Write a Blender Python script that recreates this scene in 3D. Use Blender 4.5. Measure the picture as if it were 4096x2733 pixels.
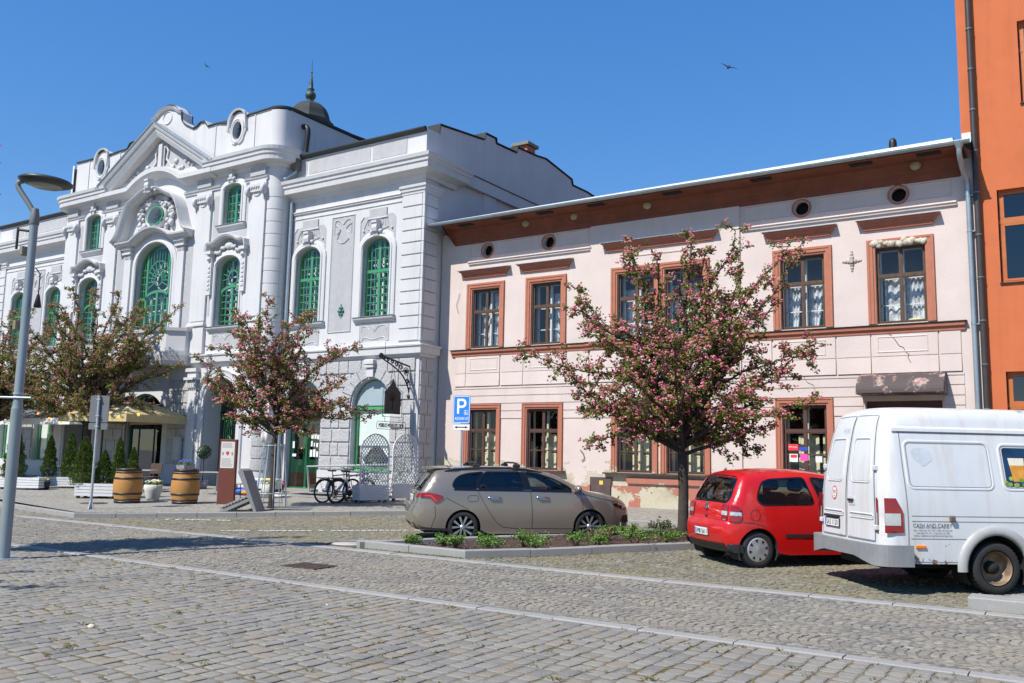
import bpy, bmesh, math, random
import numpy as np
from mathutils import Vector, Matrix, geometry
R = math.radians; PI = math.pi; sin = math.sin; cos = math.cos
for o in list(bpy.data.objects): bpy.data.objects.remove(o)
SC = bpy.context.scene; COL = SC.collection
CZ = 1.72
# ---------------------------------------------------------------- camera
cam = bpy.data.cameras.new('camera'); co = bpy.data.objects.new('camera', cam); COL.objects.link(co)
cam.sensor_width = 36; cam.lens = 31.253; cam.clip_end = 3000; cam.clip_start = .1
_r = Vector((.83666891, .5473331, .02028797)); _u = Vector((.05316091, -.1180184, .9915874)); _f = Vector((-.54512296, .82855183, .12783905))
co.matrix_world = Matrix(((_r.x, _u.x, -_f.x, 0), (_r.y, _u.y, -_f.y, 0), (_r.z, _u.z, -_f.z, CZ), (0, 0, 0, 1)))
SC.camera = co
# ---------------------------------------------------------------- light
SUN_EL = 50; SDIR = Vector((-.30 * cos(R(SUN_EL)) / .9962, -.95 * cos(R(SUN_EL)) / .9962, sin(R(SUN_EL)))).normalized()
W = bpy.data.worlds.new('World'); SC.world = W; W.use_nodes = True
nt = W.node_tree; bg = nt.nodes['Background']
sky = nt.nodes.new('ShaderNodeTexSky'); sky.sky_type = 'NISHITA'; sky.sun_disc = False
sky.sun_elevation = R(SUN_EL); sky.sun_rotation = math.atan2(SDIR.x, SDIR.y)
sky.altitude = 0; sky.air_density = 1.0; sky.dust_density = .0; sky.ozone_density = 6.0
gm = nt.nodes.new('ShaderNodeGamma'); gm.inputs[1].default_value = .5
hs = nt.nodes.new('ShaderNodeHueSaturation'); hs.inputs['Saturation'].default_value = 1.8; hs.inputs['Hue'].default_value = .514; hs.inputs['Value'].default_value = 1.85
nt.links.new(sky.outputs[0], gm.inputs[0]); nt.links.new(gm.outputs[0], hs.inputs['Color']); nt.links.new(hs.outputs[0], bg.inputs[0]); bg.inputs[1].default_value = .15
sl = bpy.data.lights.new('sun', 'SUN'); sl.energy = 5.0; sl.angle = R(.5); sl.color = (1, .95, .87)
so = bpy.data.objects.new('sun', sl); COL.objects.link(so); so.rotation_euler = SDIR.to_track_quat('Z', 'Y').to_euler()
SC.view_settings.view_transform = 'Standard'; SC.view_settings.look = 'None'; SC.view_settings.exposure = .35; SC.view_settings.gamma = 1
SC.cycles.max_bounces = 6; SC.cycles.transparent_max_bounces = 12; SC.cycles.caustics_reflective = False; SC.cycles.caustics_refractive = False

# ---------------------------------------------------------------- materials
MATS = {}
def nodes(m):
    m.use_nodes = True; t = m.node_tree
    return t, t.nodes['Principled BSDF']
def noise(t, scale, detail=4, rough=.6, coord='Object', vec=None):
    n = t.nodes.new('ShaderNodeTexNoise'); n.inputs['Scale'].default_value = scale
    n.inputs['Detail'].default_value = detail; n.inputs['Roughness'].default_value = rough
    if vec is None:
        c = t.nodes.new('ShaderNodeTexCoord'); vec = c.outputs[coord]
    t.links.new(vec, n.inputs['Vector'])
    return n.outputs['Fac']
def ramp(t, fac, stops):
    r = t.nodes.new('ShaderNodeValToRGB'); e = r.color_ramp.elements
    while len(e) < len(stops): e.new(.5)
    for k, (p, c) in enumerate(stops):
        e[k].position = p; e[k].color = (*c, 1) if len(c) == 3 else c
    t.links.new(fac, r.inputs[0]); return r.outputs[0]
def mixc(t, fac, a, b, mode='MIX'):
    m = t.nodes.new('ShaderNodeMix'); m.data_type = 'RGBA'; m.blend_type = mode
    for s, v in ((0, fac), (6, a), (7, b)):
        if hasattr(v, 'links') or hasattr(v, 'is_linked'): t.links.new(v, m.inputs[s])
        else: m.inputs[s].default_value = v if s == 0 else (*v, 1)
    return m.outputs[2]
def bump(t, b, h, strength=.3, dist=.01, prev=None):
    n = t.nodes.new('ShaderNodeBump'); n.inputs['Strength'].default_value = strength; n.inputs['Distance'].default_value = dist
    t.links.new(h, n.inputs['Height'])
    if prev is not None: t.links.new(prev, n.inputs['Normal'])
    t.links.new(n.outputs[0], b.inputs['Normal']); return n.outputs[0]
def sc(c, k): return tuple(min(1, x * k) for x in c)
def M(name, col, rough=.8, var=.12, scale=3, bmp=0, bscale=40, bdist=.01, metal=0, island=0, coat=0, spec=.5, fine=0, streak=0):
    """plain procedural paint / stucco / metal: noise-varied colour, optional bump, optional per-piece variation"""
    if name in MATS: return MATS[name]
    m = bpy.data.materials.new(name); MATS[name] = m; t, b = nodes(m)
    b.inputs['Roughness'].default_value = rough; b.inputs['Metallic'].default_value = metal
    b.inputs['Specular IOR Level'].default_value = spec
    c = ramp(t, noise(t, scale, 5, .65), [(.3, sc(col, 1 - var)), (.7, sc(col, 1 + var))])
    if fine:
        c = mixc(t, fine, c, ramp(t, noise(t, scale * 14, 3, .7), [(.35, sc(col, .55)), (.65, sc(col, 1.25))]))
    if streak:          # rain runs and damp marks
        tc = t.nodes.new('ShaderNodeTexCoord'); mp = t.nodes.new('ShaderNodeMapping'); mp.inputs['Scale'].default_value = (3.2, 3.2, .16); t.links.new(tc.outputs['Object'], mp.inputs[0])
        c = mixc(t, ramp(t, noise(t, 1.4, 6, .7, vec=mp.outputs[0]), [(.48, (0,) * 3), (.80, (streak,) * 3)]), c, tuple(x * .55 * q for x, q in zip(col, (1, .97, .90))))
        c = mixc(t, ramp(t, noise(t, .35, 6, .65), [(.50, (0,) * 3), (.75, (streak * .6,) * 3)]), c, tuple(x * .72 * q for x, q in zip(col, (1, .97, .92))))
    if island:
        g = t.nodes.new('ShaderNodeNewGeometry')
        c = mixc(t, 1, c, ramp(t, g.outputs['Random Per Island'], [(0, (1 - island,) * 3), (1, (1 + island * .0,) * 3)]), 'MULTIPLY')
    t.links.new(c, b.inputs['Base Color'])
    if bmp: bump(t, b, noise(t, bscale, 6, .7), bmp, bdist)
    if coat: b.inputs['Coat Weight'].default_value = coat; b.inputs['Coat Roughness'].default_value = .04
    return m
def glass_mat(name, tint, refl=.12, rough=.02):
    m = bpy.data.materials.new(name); MATS[name] = m; m.use_nodes = True; t = m.node_tree
    t.nodes.remove(t.nodes['Principled BSDF']); out = t.nodes['Material Output']
    tr = t.nodes.new('ShaderNodeBsdfTransparent'); tr.inputs[0].default_value = (*tint, 1)
    gl = t.nodes.new('ShaderNodeBsdfGlossy'); gl.inputs['Roughness'].default_value = rough
    lw = t.nodes.new('ShaderNodeLayerWeight'); pw = t.nodes.new('ShaderNodeMath'); pw.operation = 'POWER'; pw.inputs[1].default_value = 4
    t.links.new(lw.outputs['Facing'], pw.inputs[0])
    ad = t.nodes.new('ShaderNodeMath'); ad.operation = 'ADD'; ad.use_clamp = True; ad.inputs[1].default_value = refl
    nb = t.nodes.new('ShaderNodeBump'); nb.inputs['Strength'].default_value = .05; nb.inputs['Distance'].default_value = .02
    t.links.new(noise(t, 1.3, 1), nb.inputs['Height']); t.links.new(nb.outputs[0], gl.inputs['Normal'])
    mx = t.nodes.new('ShaderNodeMixShader'); t.links.new(pw.outputs[0], ad.inputs[0]); t.links.new(ad.outputs[0], mx.inputs[0])
    t.links.new(tr.outputs[0], mx.inputs[1]); t.links.new(gl.outputs[0], mx.inputs[2]); t.links.new(mx.outputs[0], out.inputs[0])
    return m
def leaf_mat(name, lo, hi, trans=.35, rough=.55):
    m = bpy.data.materials.new(name); MATS[name] = m; t, b = nodes(m)
    g = t.nodes.new('ShaderNodeNewGeometry')
    c = ramp(t, g.outputs['Random Per Island'], [(0, lo), (1, hi)])
    t.links.new(c, b.inputs['Base Color']); b.inputs['Roughness'].default_value = rough
    if trans:
        tl = t.nodes.new('ShaderNodeBsdfTranslucent'); t.links.new(c, tl.inputs[0])
        mx = t.nodes.new('ShaderNodeMixShader'); mx.inputs[0].default_value = trans
        t.links.new(b.outputs[0], mx.inputs[1]); t.links.new(tl.outputs[0], mx.inputs[2])
        t.links.new(mx.outputs[0], t.nodes['Material Output'].inputs[0])
    return m
def wood_mat(name, a, b_, scale=6, stretch=(1, 1, .12), rough=.65):
    m = bpy.data.materials.new(name); MATS[name] = m; t, b = nodes(m)
    c = t.nodes.new('ShaderNodeTexCoord'); mp = t.nodes.new('ShaderNodeMapping'); mp.inputs['Scale'].default_value = stretch
    t.links.new(c.outputs['Object'], mp.inputs[0])
    f = noise(t, scale * 6, 6, .7, vec=mp.outputs[0])
    t.links.new(ramp(t, f, [(.3, a), (.7, b_)]), b.inputs['Base Color']); b.inputs['Roughness'].default_value = rough
    bump(t, b, f, .25, .004); return m

GREY = (.55, .55, .555)
grey = M('grey_smooth_stucco', GREY, .85, .05, .8, .10, 60, .004, streak=.30)
rough_grey = M('grey_rough_stucco', (.40, .40, .41), .95, .07, 5, .6, 95, .012, streak=.25)
rock = M('grey_rock_faced_stucco', (.445, .445, .45), .95, .07, 3, .95, 11, .05, streak=.35)
orn = M('grey_relief_stucco', (.50, .50, .51), .85, .05, 6, .35, 26, .02)
green = M('green_window_paint', (.06, .30, .115), .45, .10, 6)
dgreen = M('dark_green_paint', (.012, .07, .03), .5, .15, 6)
white = M('white_window_paint', (.72, .72, .70), .5, .04, 6)
slate = M('dark_roof_sheet', (.028, .033, .032), .8, .25, 2, .1, 12)
zinc = M('zinc_sheet', (.34, .40, .43), .38, .12, 3, metal=.55)
zincw = M('bright_roof_edge', (.72, .76, .8), .4, .05, 3)
orange = M('orange_stucco', (.53, .145, .055), .95, .06, 2, .6, 70, .012, streak=.22)
trimr = M('terracotta_trim_paint', (.40, .150, .092), .85, .10, 6, .15, 30, .005)
soffit = M('terracotta_soffit', (.20, .065, .036), .9, .2, 2, .2, 20)
brown = M('brown_window_wood', (.075, .033, .025), .6, .25, 8)
oldwood = wood_mat('weathered_window_wood', (.025, .014, .009), (.13, .07, .035))
owood = M('orange_window_wood', (.42, .12, .025), .5, .12, 5)
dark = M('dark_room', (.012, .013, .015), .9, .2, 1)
midroom = M('room_wall', (.30, .32, .34), .9, .2, 1)
cream = M('cream_shutter_paint', (.66, .62, .42), .7, .08, 5)
steel = M('galvanised_steel', (.42, .47, .50), .45, .12, 6, metal=.4)
lampgrey = M('grey_lamp_paint', (.25, .30, .32), .4, .05, 3, metal=.2)
blackm = M('black_metal', (.012, .012, .013), .5, .2, 6)
bplast = M('black_plastic', (.018, .018, .02), .55, .15, 10)
rubber = M('tyre_rubber', (.022, .022, .023), .85, .25, 12, .2, 60, .003)
granite = M('granite_kerb', (.285, .28, .265), .8, .07, 2, .3, 60, .004, fine=.22)
chrome = M('chrome', (.75, .75, .76), .12, .02, 3, metal=1)
alu = M('machined_alloy', (.62, .63, .65), .28, .05, 3, metal=.9)
whitep = M('white_planter_paint', (.64, .64, .64), .55, .05, 5)
glass = glass_mat('window_glass', (.93, .95, .95), .06)
dglass = glass_mat('dark_window_glass', (.35, .38, .42), .12)
# lace curtain
m = bpy.data.materials.new('lace_curtain'); MATS['lace'] = m; t, b = nodes(m)
b.inputs['Base Color'].default_value = (.75, .78, .8, 1); b.inputs['Roughness'].default_value = .9
t.links.new(ramp(t, noise(t, 6, 4, .7), [(.36, (.35,) * 3), (.6, (1,) * 3)]), b.inputs['Alpha'])
lace = m
# pink stucco with fallen render low down
def pink_mat(name, base, z0=2.6, patch=(.50, .45, .33), amount=.5):
    m = bpy.data.materials.new(name); t, b = nodes(m); b.inputs['Roughness'].default_value = .92
    g = t.nodes.new('ShaderNodeNewGeometry'); pos = g.outputs['Position']
    sx = t.nodes.new('ShaderNodeSeparateXYZ'); t.links.new(pos, sx.inputs[0])
    n1 = noise(t, .55, 6, .62, vec=pos); n2 = noise(t, 2.2, 6, .7, vec=pos)
    c = ramp(t, noise(t, 1.2, 6, .6, vec=pos), [(.3, sc(base, .93)), (.7, sc(base, 1.04))])
    # water marks
    mp = t.nodes.new('ShaderNodeMapping'); mp.inputs['Scale'].default_value = (2.2, 2.2, .18); t.links.new(pos, mp.inputs[0])
    c = mixc(t, ramp(t, noise(t, 1.1, 5, .6, vec=mp.outputs[0]), [(.55, (0,) * 3), (.78, (.35,) * 3)]), c, sc(base, .72))
    mr = t.nodes.new('ShaderNodeMapRange'); t.links.new(sx.outputs[2], mr.inputs[0])
    mr.inputs[1].default_value = z0 - 1.5; mr.inputs[2].default_value = z0; mr.inputs[3].default_value = amount * .36; mr.inputs[4].default_value = -.35
    ad = t.nodes.new('ShaderNodeMath'); ad.operation = 'ADD'; t.links.new(n1, ad.inputs[0]); t.links.new(mr.outputs[0], ad.inputs[1])
    ad2 = t.nodes.new('ShaderNodeMath'); ad2.operation = 'MULTIPLY_ADD'; t.links.new(n2, ad2.inputs[0]); ad2.inputs[1].default_value = .25; t.links.new(ad.outputs[0], ad2.inputs[2])
    f = ramp(t, ad2.outputs[0], [(.715, (0,) * 3), (.735, (1,) * 3)])
    pc = ramp(t, noise(t, 1.6, 6, .65, vec=pos), [(.3, sc(patch, .7)), (.5, patch), (.72, (.47, .465, .42))])
    c = mixc(t, f, c, pc); t.links.new(c, b.inputs['Base Color'])
    h = t.nodes.new('ShaderNodeMath'); h.operation = 'MULTIPLY_ADD'; t.links.new(f, h.inputs[0]); h.inputs[1].default_value = -1.2
    n3 = noise(t, 14, 6, .7, vec=pos); t.links.new(n3, h.inputs[2])
    bump(t, b, h.outputs[0], .5, .012); MATS[name] = m; return m
PINK = (.605, .515, .475)
pink = pink_mat('pink_stucco', PINK, 2.6, amount=.56)
plinthred = pink_mat('terracotta_plinth_stucco', (.40, .155, .11), 2.2, amount=.16)
trimworn = pink_mat('worn_terracotta_trim', (.40, .15, .095), 2.5, amount=.5)

# ---------------------------------------------------------------- mesh builder
def pip(x, y, poly):
    c = False; n = len(poly); j = n - 1
    for i in range(n):
        xi, yi = poly[i]; xj, yj = poly[j]
        if (yi > y) != (yj > y) and x < (xj - xi) * (y - yi) / (yj - yi) + xi: c = not c
        j = i
    return c
class MB:
    def __init__(s): s.v = []; s.f = []; s.m = []; s.s = []; s.M = None; s.cuts = []
    def add(s, vs, fs, m=0, smooth=False):
        k = len(s.v)
        if s.M is not None: vs = [tuple(s.M @ Vector(v)) for v in vs]
        s.v += [tuple(v) for v in vs]
        for f in fs: s.f.append(tuple(i + k for i in f)); s.m.append(m); s.s.append(smooth)
        return s
    def box(s, x0, x1, y0, y1, z0, z1, m=0):
        return s.add([(x0, y0, z0), (x1, y0, z0), (x1, y1, z0), (x0, y1, z0), (x0, y0, z1), (x1, y0, z1), (x1, y1, z1), (x0, y1, z1)],
                     [(0, 3, 2, 1), (4, 5, 6, 7), (0, 1, 5, 4), (1, 2, 6, 5), (2, 3, 7, 6), (3, 0, 4, 7)], m)
    def bbox(s, x0, x1, y0, y1, z0, z1, b=.01, m=0):
        """box with chamfered edges"""
        P = []; fs = []
        for (z, i) in ((z0, b), (z0 + b, 0), (z1 - b, 0), (z1, b)):
            P += [(x0 + i + (b if i == 0 else 0) * 0, y0 + i, z), (x1 - i, y0 + i, z), (x1 - i, y1 - i, z), (x0 + i, y1 - i, z)]
        for r in range(3):
            for k in range(4): a = r * 4 + k; c = r * 4 + (k + 1) % 4; fs.append((a, c, c + 4, a + 4))
        fs += [(3, 2, 1, 0), (12, 13, 14, 15)]
        return s.add(P, fs, m)
    def prism(s, poly, fn, w0, w1, m=0, smooth=False, caps=True):
        """polygon (u,v) extruded from w0 to w1; fn(u,v,w) -> xyz"""
        n = len(poly); vs = [fn(u, v, w0) for u, v in poly] + [fn(u, v, w1) for u, v in poly]
        s.add(vs, [(i, (i + 1) % n, n + (i + 1) % n, n + i) for i in range(n)], m, smooth)
        if caps:
            tri = geometry.tessellate_polygon([[Vector((u, v, 0)) for u, v in poly]])
            s.add(vs, [tuple(a for a in t_) for t_ in tri] + [tuple(n + a for a in t_[::-1]) for t_ in tri], m)
        return s
    def tube(s, pts, r, n=8, m=0, caps=True, smooth=True):
        P = [Vector(p) for p in pts]; k = len(P); rs = r if hasattr(r, '__len__') else [r] * k
        vs = []; a0 = None
        for i in range(k):
            d = (P[min(i + 1, k - 1)] - P[max(i - 1, 0)])
            if d.length < 1e-9: d = Vector((0, 0, 1))
            d.normalize()
            a = (d.orthogonal() if a0 is None else a0 - d * a0.dot(d))
            if a.length < 1e-6: a = d.orthogonal()
            a.normalize(); a0 = a; b = d.cross(a)
            for j in range(n):
                t = 2 * PI * j / n; vs.append(P[i] + (a * cos(t) + b * sin(t)) * rs[i])
        fs = [(i * n + j, i * n + (j + 1) % n, (i + 1) * n + (j + 1) % n, (i + 1) * n + j) for i in range(k - 1) for j in range(n)]
        s.add(vs, fs, m, smooth)
        if caps: s.add(vs[:n], [tuple(range(n))[::-1]], m); s.add(vs[-n:], [tuple(range(n))], m)
        return s
    def lathe(s, prof, c=(0, 0, 0), n=20, m=0, fn=None, smooth=True, a0=0, a1=2 * PI):
        full = abs(a1 - a0 - 2 * PI) < 1e-6; nn = n if full else n + 1; vs = []
        for r, z in prof:
            for j in range(nn):
                t = a0 + (a1 - a0) * j / n; p = (r * cos(t), r * sin(t), z)
                if fn: p = fn(*p)
                vs.append((p[0] + c[0], p[1] + c[1], p[2] + c[2]))
        fs = []
        for i in range(len(prof) - 1):
            for j in range(n):
                j2 = (j + 1) % nn; fs.append((i * nn + j, i * nn + j2, (i + 1) * nn + j2, (i + 1) * nn + j))
        return s.add(vs, fs, m, smooth)
    def ball(s, c, r, m=0, n=10, sq=(1, 1, 1)):
        k = max(4, n // 2 + 1)
        pr = [(r * sin(PI * i / k), -r * cos(PI * i / k)) for i in range(k + 1)]
        return s.lathe(pr, c, n, m, lambda x, y, z: (x * sq[0], y * sq[1], z * sq[2]))
    def mould(s, path, prof, fn, closed=False, m=0, smooth=False):
        """profile [(n,o)] swept along a 2D path (u,v) with mitres; fn(u,v,o)->xyz; n = offset to the left of travel, o = outward"""
        P = [Vector(p) for p in path]; k = len(P); rings = []
        for i in range(k):
            if closed: a = P[i] - P[i - 1]; b = P[(i + 1) % k] - P[i]
            else:
                a = P[i] - P[i - 1] if i else P[1] - P[0]; b = P[i + 1] - P[i] if i < k - 1 else a
            a.normalize(); b.normalize(); na = Vector((-a.y, a.x)); nb = Vector((-b.y, b.x)); mi = na + nb
            if mi.length < 1e-4: mi = na.copy()
            mi.normalize(); sc_ = 1 / max(.35, mi.dot(na))
            rings.append([fn(P[i].x + mi.x * n_ * sc_, P[i].y + mi.y * n_ * sc_, o_) for n_, o_ in prof])
        q = len(prof); vs = [v for r_ in rings for v in r_]; fs = []
        for i in range(k if closed else k - 1):
            i2 = (i + 1) % k
            for j in range(q - 1): fs.append((i * q + j, i * q + j + 1, i2 * q + j + 1, i2 * q + j))
        s.add(vs, fs, m, smooth)
        if not closed and q > 2: s.add(rings[0], [tuple(range(q))], m); s.add(rings[-1], [tuple(range(q))[::-1]], m)
        return s
    def panel(s, outer, holes=(), fn=None, grid=0, m=0, smooth=False, flip=False, xs=None):
        """flat polygon with holes, triangulated (optionally on a grid) and mapped by fn(u,v)->xyz"""
        vs = []; es = []
        def loop(p):
            k = len(vs)
            for i, q in enumerate(p): vs.append(Vector(q)); es.append((k + i, k + (i + 1) % len(p)))
        if grid:
            def sub(p):
                o = []
                for i in range(len(p)):
                    a = p[i]; b = p[(i + 1) % len(p)]; L = math.hypot(b[0] - a[0], b[1] - a[1]); n = max(1, int(L / grid + .3))
                    for j in range(n): o.append((a[0] + (b[0] - a[0]) * j / n, a[1] + (b[1] - a[1]) * j / n))
                return o
            outer = sub(outer); holes = [sub(h) for h in holes]
        loop(outer)
        for h in holes: loop(h)
        if grid:
            x0 = min(p[0] for p in outer); x1 = max(p[0] for p in outer); y0 = min(p[1] for p in outer); y1 = max(p[1] for p in outer)
            bp = np.array([tuple(v) for v in vs])
            for x in np.arange(x0 + grid / 2, x1, grid):
                for y in np.arange(y0 + grid / 2, y1, grid):
                    if pip(x, y, outer) and not any(pip(x, y, h) for h in holes) and ((bp[:, 0] - x) ** 2 + (bp[:, 1] - y) ** 2).min() > (grid * .4) ** 2:
                        vs.append(Vector((x, y)))
        r = geometry.delaunay_2d_cdt(vs, es, [], 0, 1e-5)
        ov = r[0]; fs = []
        for f in r[2]:
            cx = sum(ov[i][0] for i in f) / len(f); cy = sum(ov[i][1] for i in f) / len(f)
            if pip(cx, cy, outer) and not any(pip(cx, cy, h) for h in holes): fs.append(tuple(f[::-1]) if flip else tuple(f))
        s.add([fn(v[0], v[1]) for v in ov], fs, m, smooth)
        return s
    def reveal(s, poly, fn, w0, w1, m=0):
        n = len(poly)
        return s.add([fn(u, v, w0) for u, v in poly] + [fn(u, v, w1) for u, v in poly], [(i, n + i, n + (i + 1) % n, (i + 1) % n) for i in range(n)], m)
    def cut(s):
        s.cuts.append((len(s.v), len(s.f))); return s
    def build(s, name, mats, parent=None, weld=0, recalc=False):
        if s.cuts:                          # every marked piece becomes a part of its own
            if s.cuts[-1][1] < len(s.f): s.cut()
            o = None; v0 = f0 = 0
            for v1, f1 in s.cuts:
                if f1 > f0:
                    q = MB(); q.v = s.v[v0:v1]; q.f = [tuple(i - v0 for i in f) for f in s.f[f0:f1]]; q.m = s.m[f0:f1]; q.s = s.s[f0:f1]
                    n_ = q.build(name, mats, parent, weld, recalc); o = o or n_
                v0, f0 = v1, f1
            return o
        me = bpy.data.meshes.new(name); me.from_pydata(s.v, [], s.f)
        mats = mats if isinstance(mats, (list, tuple)) else [mats]
        for x in mats: me.materials.append(x)
        me.polygons.foreach_set('material_index', s.m); me.polygons.foreach_set('use_smooth', s.s)
        if weld or recalc:
            b = bmesh.new(); b.from_mesh(me)
            if weld: bmesh.ops.remove_doubles(b, verts=b.verts, dist=weld)
            if recalc: bmesh.ops.recalc_face_normals(b, faces=b.faces)
            b.to_mesh(me); b.free()
        me.validate(); me.update()
        o = bpy.data.objects.new(name, me); COL.objects.link(o)
        if parent is not None: o.parent = parent
        return o
def tag(o, label=None, cat=None, group=None, kind=None):
    if label: o['label'] = label
    if cat: o['category'] = cat
    if group: o['group'] = group
    if kind: o['kind'] = kind
    return o
def thing(name, label, cat, loc=(0, 0, 0), rz=0, group=None):
    o = bpy.data.objects.new(name, None); COL.objects.link(o); o.location = loc; o.rotation_euler = (0, 0, rz); o.empty_display_size = .2
    return tag(o, label, cat, group)
def copy_tree(o, parent=None):
    c = o.copy(); COL.objects.link(c)
    if parent is not None: c.parent = parent
    for ch in [x for x in bpy.data.objects if x.parent == o]: copy_tree(ch, c)
    return c
def text_mesh(mb, txt, size, fn, m=0, ext=0, align='LEFT', width=None):
    """adds lettering to a mesh builder; fn(u,v,w)->xyz"""
    cu = bpy.data.curves.new('lettering', 'FONT'); cu.body = txt; cu.size = size; cu.align_x = align; cu.extrude = ext; cu.resolution_u = 3
    ob = bpy.data.objects.new('lettering', cu); COL.objects.link(ob); dg = bpy.context.evaluated_depsgraph_get(); dg.update()
    me = bpy.data.meshes.new_from_object(ob.evaluated_get(dg))
    vs = [tuple(v.co) for v in me.vertices]; k = 1
    if width and vs:
        xs_ = [v[0] for v in vs]; k = width / (max(xs_) - min(xs_))
    mb.add([fn(v[0] * k, v[1], v[2]) for v in vs], [tuple(p.vertices) for p in me.polygons], m)
    bpy.data.objects.remove(ob); bpy.data.curves.remove(cu); bpy.data.meshes.remove(me)
def arc(cx, cz, rx, rz, a0, a1, n=16): return [(cx + rx * cos(R(a0 + (a1 - a0) * i / n)), cz + rz * sin(R(a0 + (a1 - a0) * i / n))) for i in range(n + 1)]
def rect(x0, x1, z0, z1): return [(x0, z0), (x1, z0), (x1, z1), (x0, z1)]
def arched(x0, x1, z0, zs, zt, n=14):
    """opening with straight jambs to zs and an elliptical head up to zt (counter-clockwise)"""
    c = (x0 + x1) / 2; return [(x0, z0), (x1, z0)] + arc(c, zs, (x1 - x0) / 2, zt - zs, 0, 180, n)
def off(poly, d):
    """offset a ccw polygon outwards by d"""
    P = [Vector(p) for p in poly]; n = len(P); o = []
    for i in range(n):
        a = (P[i] - P[i - 1]).normalized(); b = (P[(i + 1) % n] - P[i]).normalized()
        na = Vector((a.y, -a.x)); nb = Vector((b.y, -b.x)); mi = (na + nb)
        mi = mi.normalized() if mi.length > 1e-5 else na
        q = P[i] + mi * (d / max(.4, mi.dot(na))); o.append((q.x, q.y))
    return o
def smoothpts(p, it=2, closed=False):
    for _ in range(it):
        q = [] if closed else [p[0]]; n = len(p)
        for i in range(n if closed else n - 1):
            a = p[i]; b = p[(i + 1) % n]
            q += [tuple(a[k] * .75 + b[k] * .25 for k in range(len(a))), tuple(a[k] * .25 + b[k] * .75 for k in range(len(a)))]
        if not closed: q.append(p[-1])
        p = q
    return p
def face(y): return lambda u, v, w=0: (u, y - w, v)     # facade plane: w = out towards the square
rnd = random.Random(7)
def gs(y): return .021 * max(0, y - 13.5)                # street level: rises gently to the houses
def gp(x, y): return gs(y) + .10 + .01 * min(max(-x - 19, 0), 10)   # raised pavement
# ================================================================ ground
def sheet(name, xs, ys, zf, mat, kind='structure'):
    mb = MB(); nx = len(xs)
    mb.add([(x, y, zf(x, y)) for y in ys for x in xs], [(j * nx + i, j * nx + i + 1, (j + 1) * nx + i + 1, (j + 1) * nx + i) for j in range(len(ys) - 1) for i in range(nx - 1)], 0, True)
    return tag(mb.build(name, mat), kind=kind)
def joint_mat(name, sand, moss, k):
    m = bpy.data.materials.new(name); t, b = nodes(m); b.inputs['Roughness'].default_value = .95
    g = t.nodes.new('ShaderNodeNewGeometry'); p = g.outputs['Position']
    c = ramp(t, noise(t, 30, 5, .75, vec=p), [(.3, sc(sand, .6)), (.7, sc(sand, 1.2))])
    c = mixc(t, ramp(t, noise(t, .9, 5, .65, vec=p), [(k, (0,) * 3), (k + .14, (1,) * 3)]), c, ramp(t, noise(t, 22, 4, .7, vec=p), [(.3, sc(moss, .5)), (.7, sc(moss, 1.3))]))
    t.links.new(c, b.inputs['Base Color']); bump(t, b, noise(t, 60, 5, .7, vec=p), .6, .01); return m
jplaza = joint_mat('sand_and_moss_joints', (0.192, 0.168, 0.124), (0.136, 0.100, 0.024), .46)
jroad = joint_mat('grey_sand_joints', (0.168, 0.160, 0.144), (0.128, 0.112, 0.040), .62)
def stone_mat(name, stops, dirt=(.27, .252, .215)):
    m = bpy.data.materials.new(name); t, b = nodes(m); b.inputs['Roughness'].default_value = .9; b.inputs['Specular IOR Level'].default_value = .15
    g = t.nodes.new('ShaderNodeNewGeometry'); p = g.outputs['Position']
    c = ramp(t, g.outputs['Random Per Island'], stops)
    c = mixc(t, .5, c, ramp(t, noise(t, 55, 5, .75, vec=p), [(.3, (.42,) * 3), (.72, (1.0,) * 3)]), 'MULTIPLY')
    c = mixc(t, ramp(t, noise(t, .7, 6, .7, vec=p), [(.40, (0,) * 3), (.68, (.75,) * 3)]), c, dirt)
    c = mixc(t, ramp(t, noise(t, 3.5, 6, .75, vec=p), [(.52, (0,) * 3), (.72, (.55,) * 3)]), c, sc(dirt, 1.12))
    t.links.new(c, b.inputs['Base Color']); bump(t, b, noise(t, 40, 6, .7, vec=p), .35, .008); return m
bigstone = stone_mat('granite_setts', [(0, (0.196, 0.192, 0.178)), (.35, (0.241, 0.236, 0.218)), (.8, (0.279, 0.268, 0.240)), (.93, (0.275, 0.232, 0.182)), (1, (0.258, 0.212, 0.164))])
smallstone = stone_mat('small_granite_cobbles', [(0, (0.175, 0.168, 0.153)), (.5, (0.229, 0.220, 0.197)), (.9, (0.283, 0.268, 0.233)), (1, (0.366, 0.340, 0.284))], (0.275, 0.244, 0.189))
parkstone = stone_mat('mossy_granite_cobbles', [(0, (0.158, 0.152, 0.127)), (.5, (0.208, 0.200, 0.167)), (.92, (0.258, 0.244, 0.200)), (1, (0.333, 0.308, 0.248))], (0.225, 0.192, 0.109))
def lin(a, b, n): return [a + (b - a) * i / n for i in range(n + 1)]
sheet('ground', [-900, -300, -120, -60] + lin(-50, 20, 20) + [60, 200, 600], [-600, -100, 0] + lin(5, 13.5, 4) + lin(15, 40, 10) + [80, 300, 900],
      lambda x, y: gs(min(y, 40)) - .06, joint_mat('far_paving', (.30, .30, .29), (.30, .30, .28), .6))
sheet('plaza', lin(-32, 14, 23), [-8, 0, 3, 6, 8.5], lambda x, y: -.011, jplaza)
sheet('road', lin(-60, 14, 37), [8.64, 10, 12.02], lambda x, y: -.011, jroad)
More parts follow.
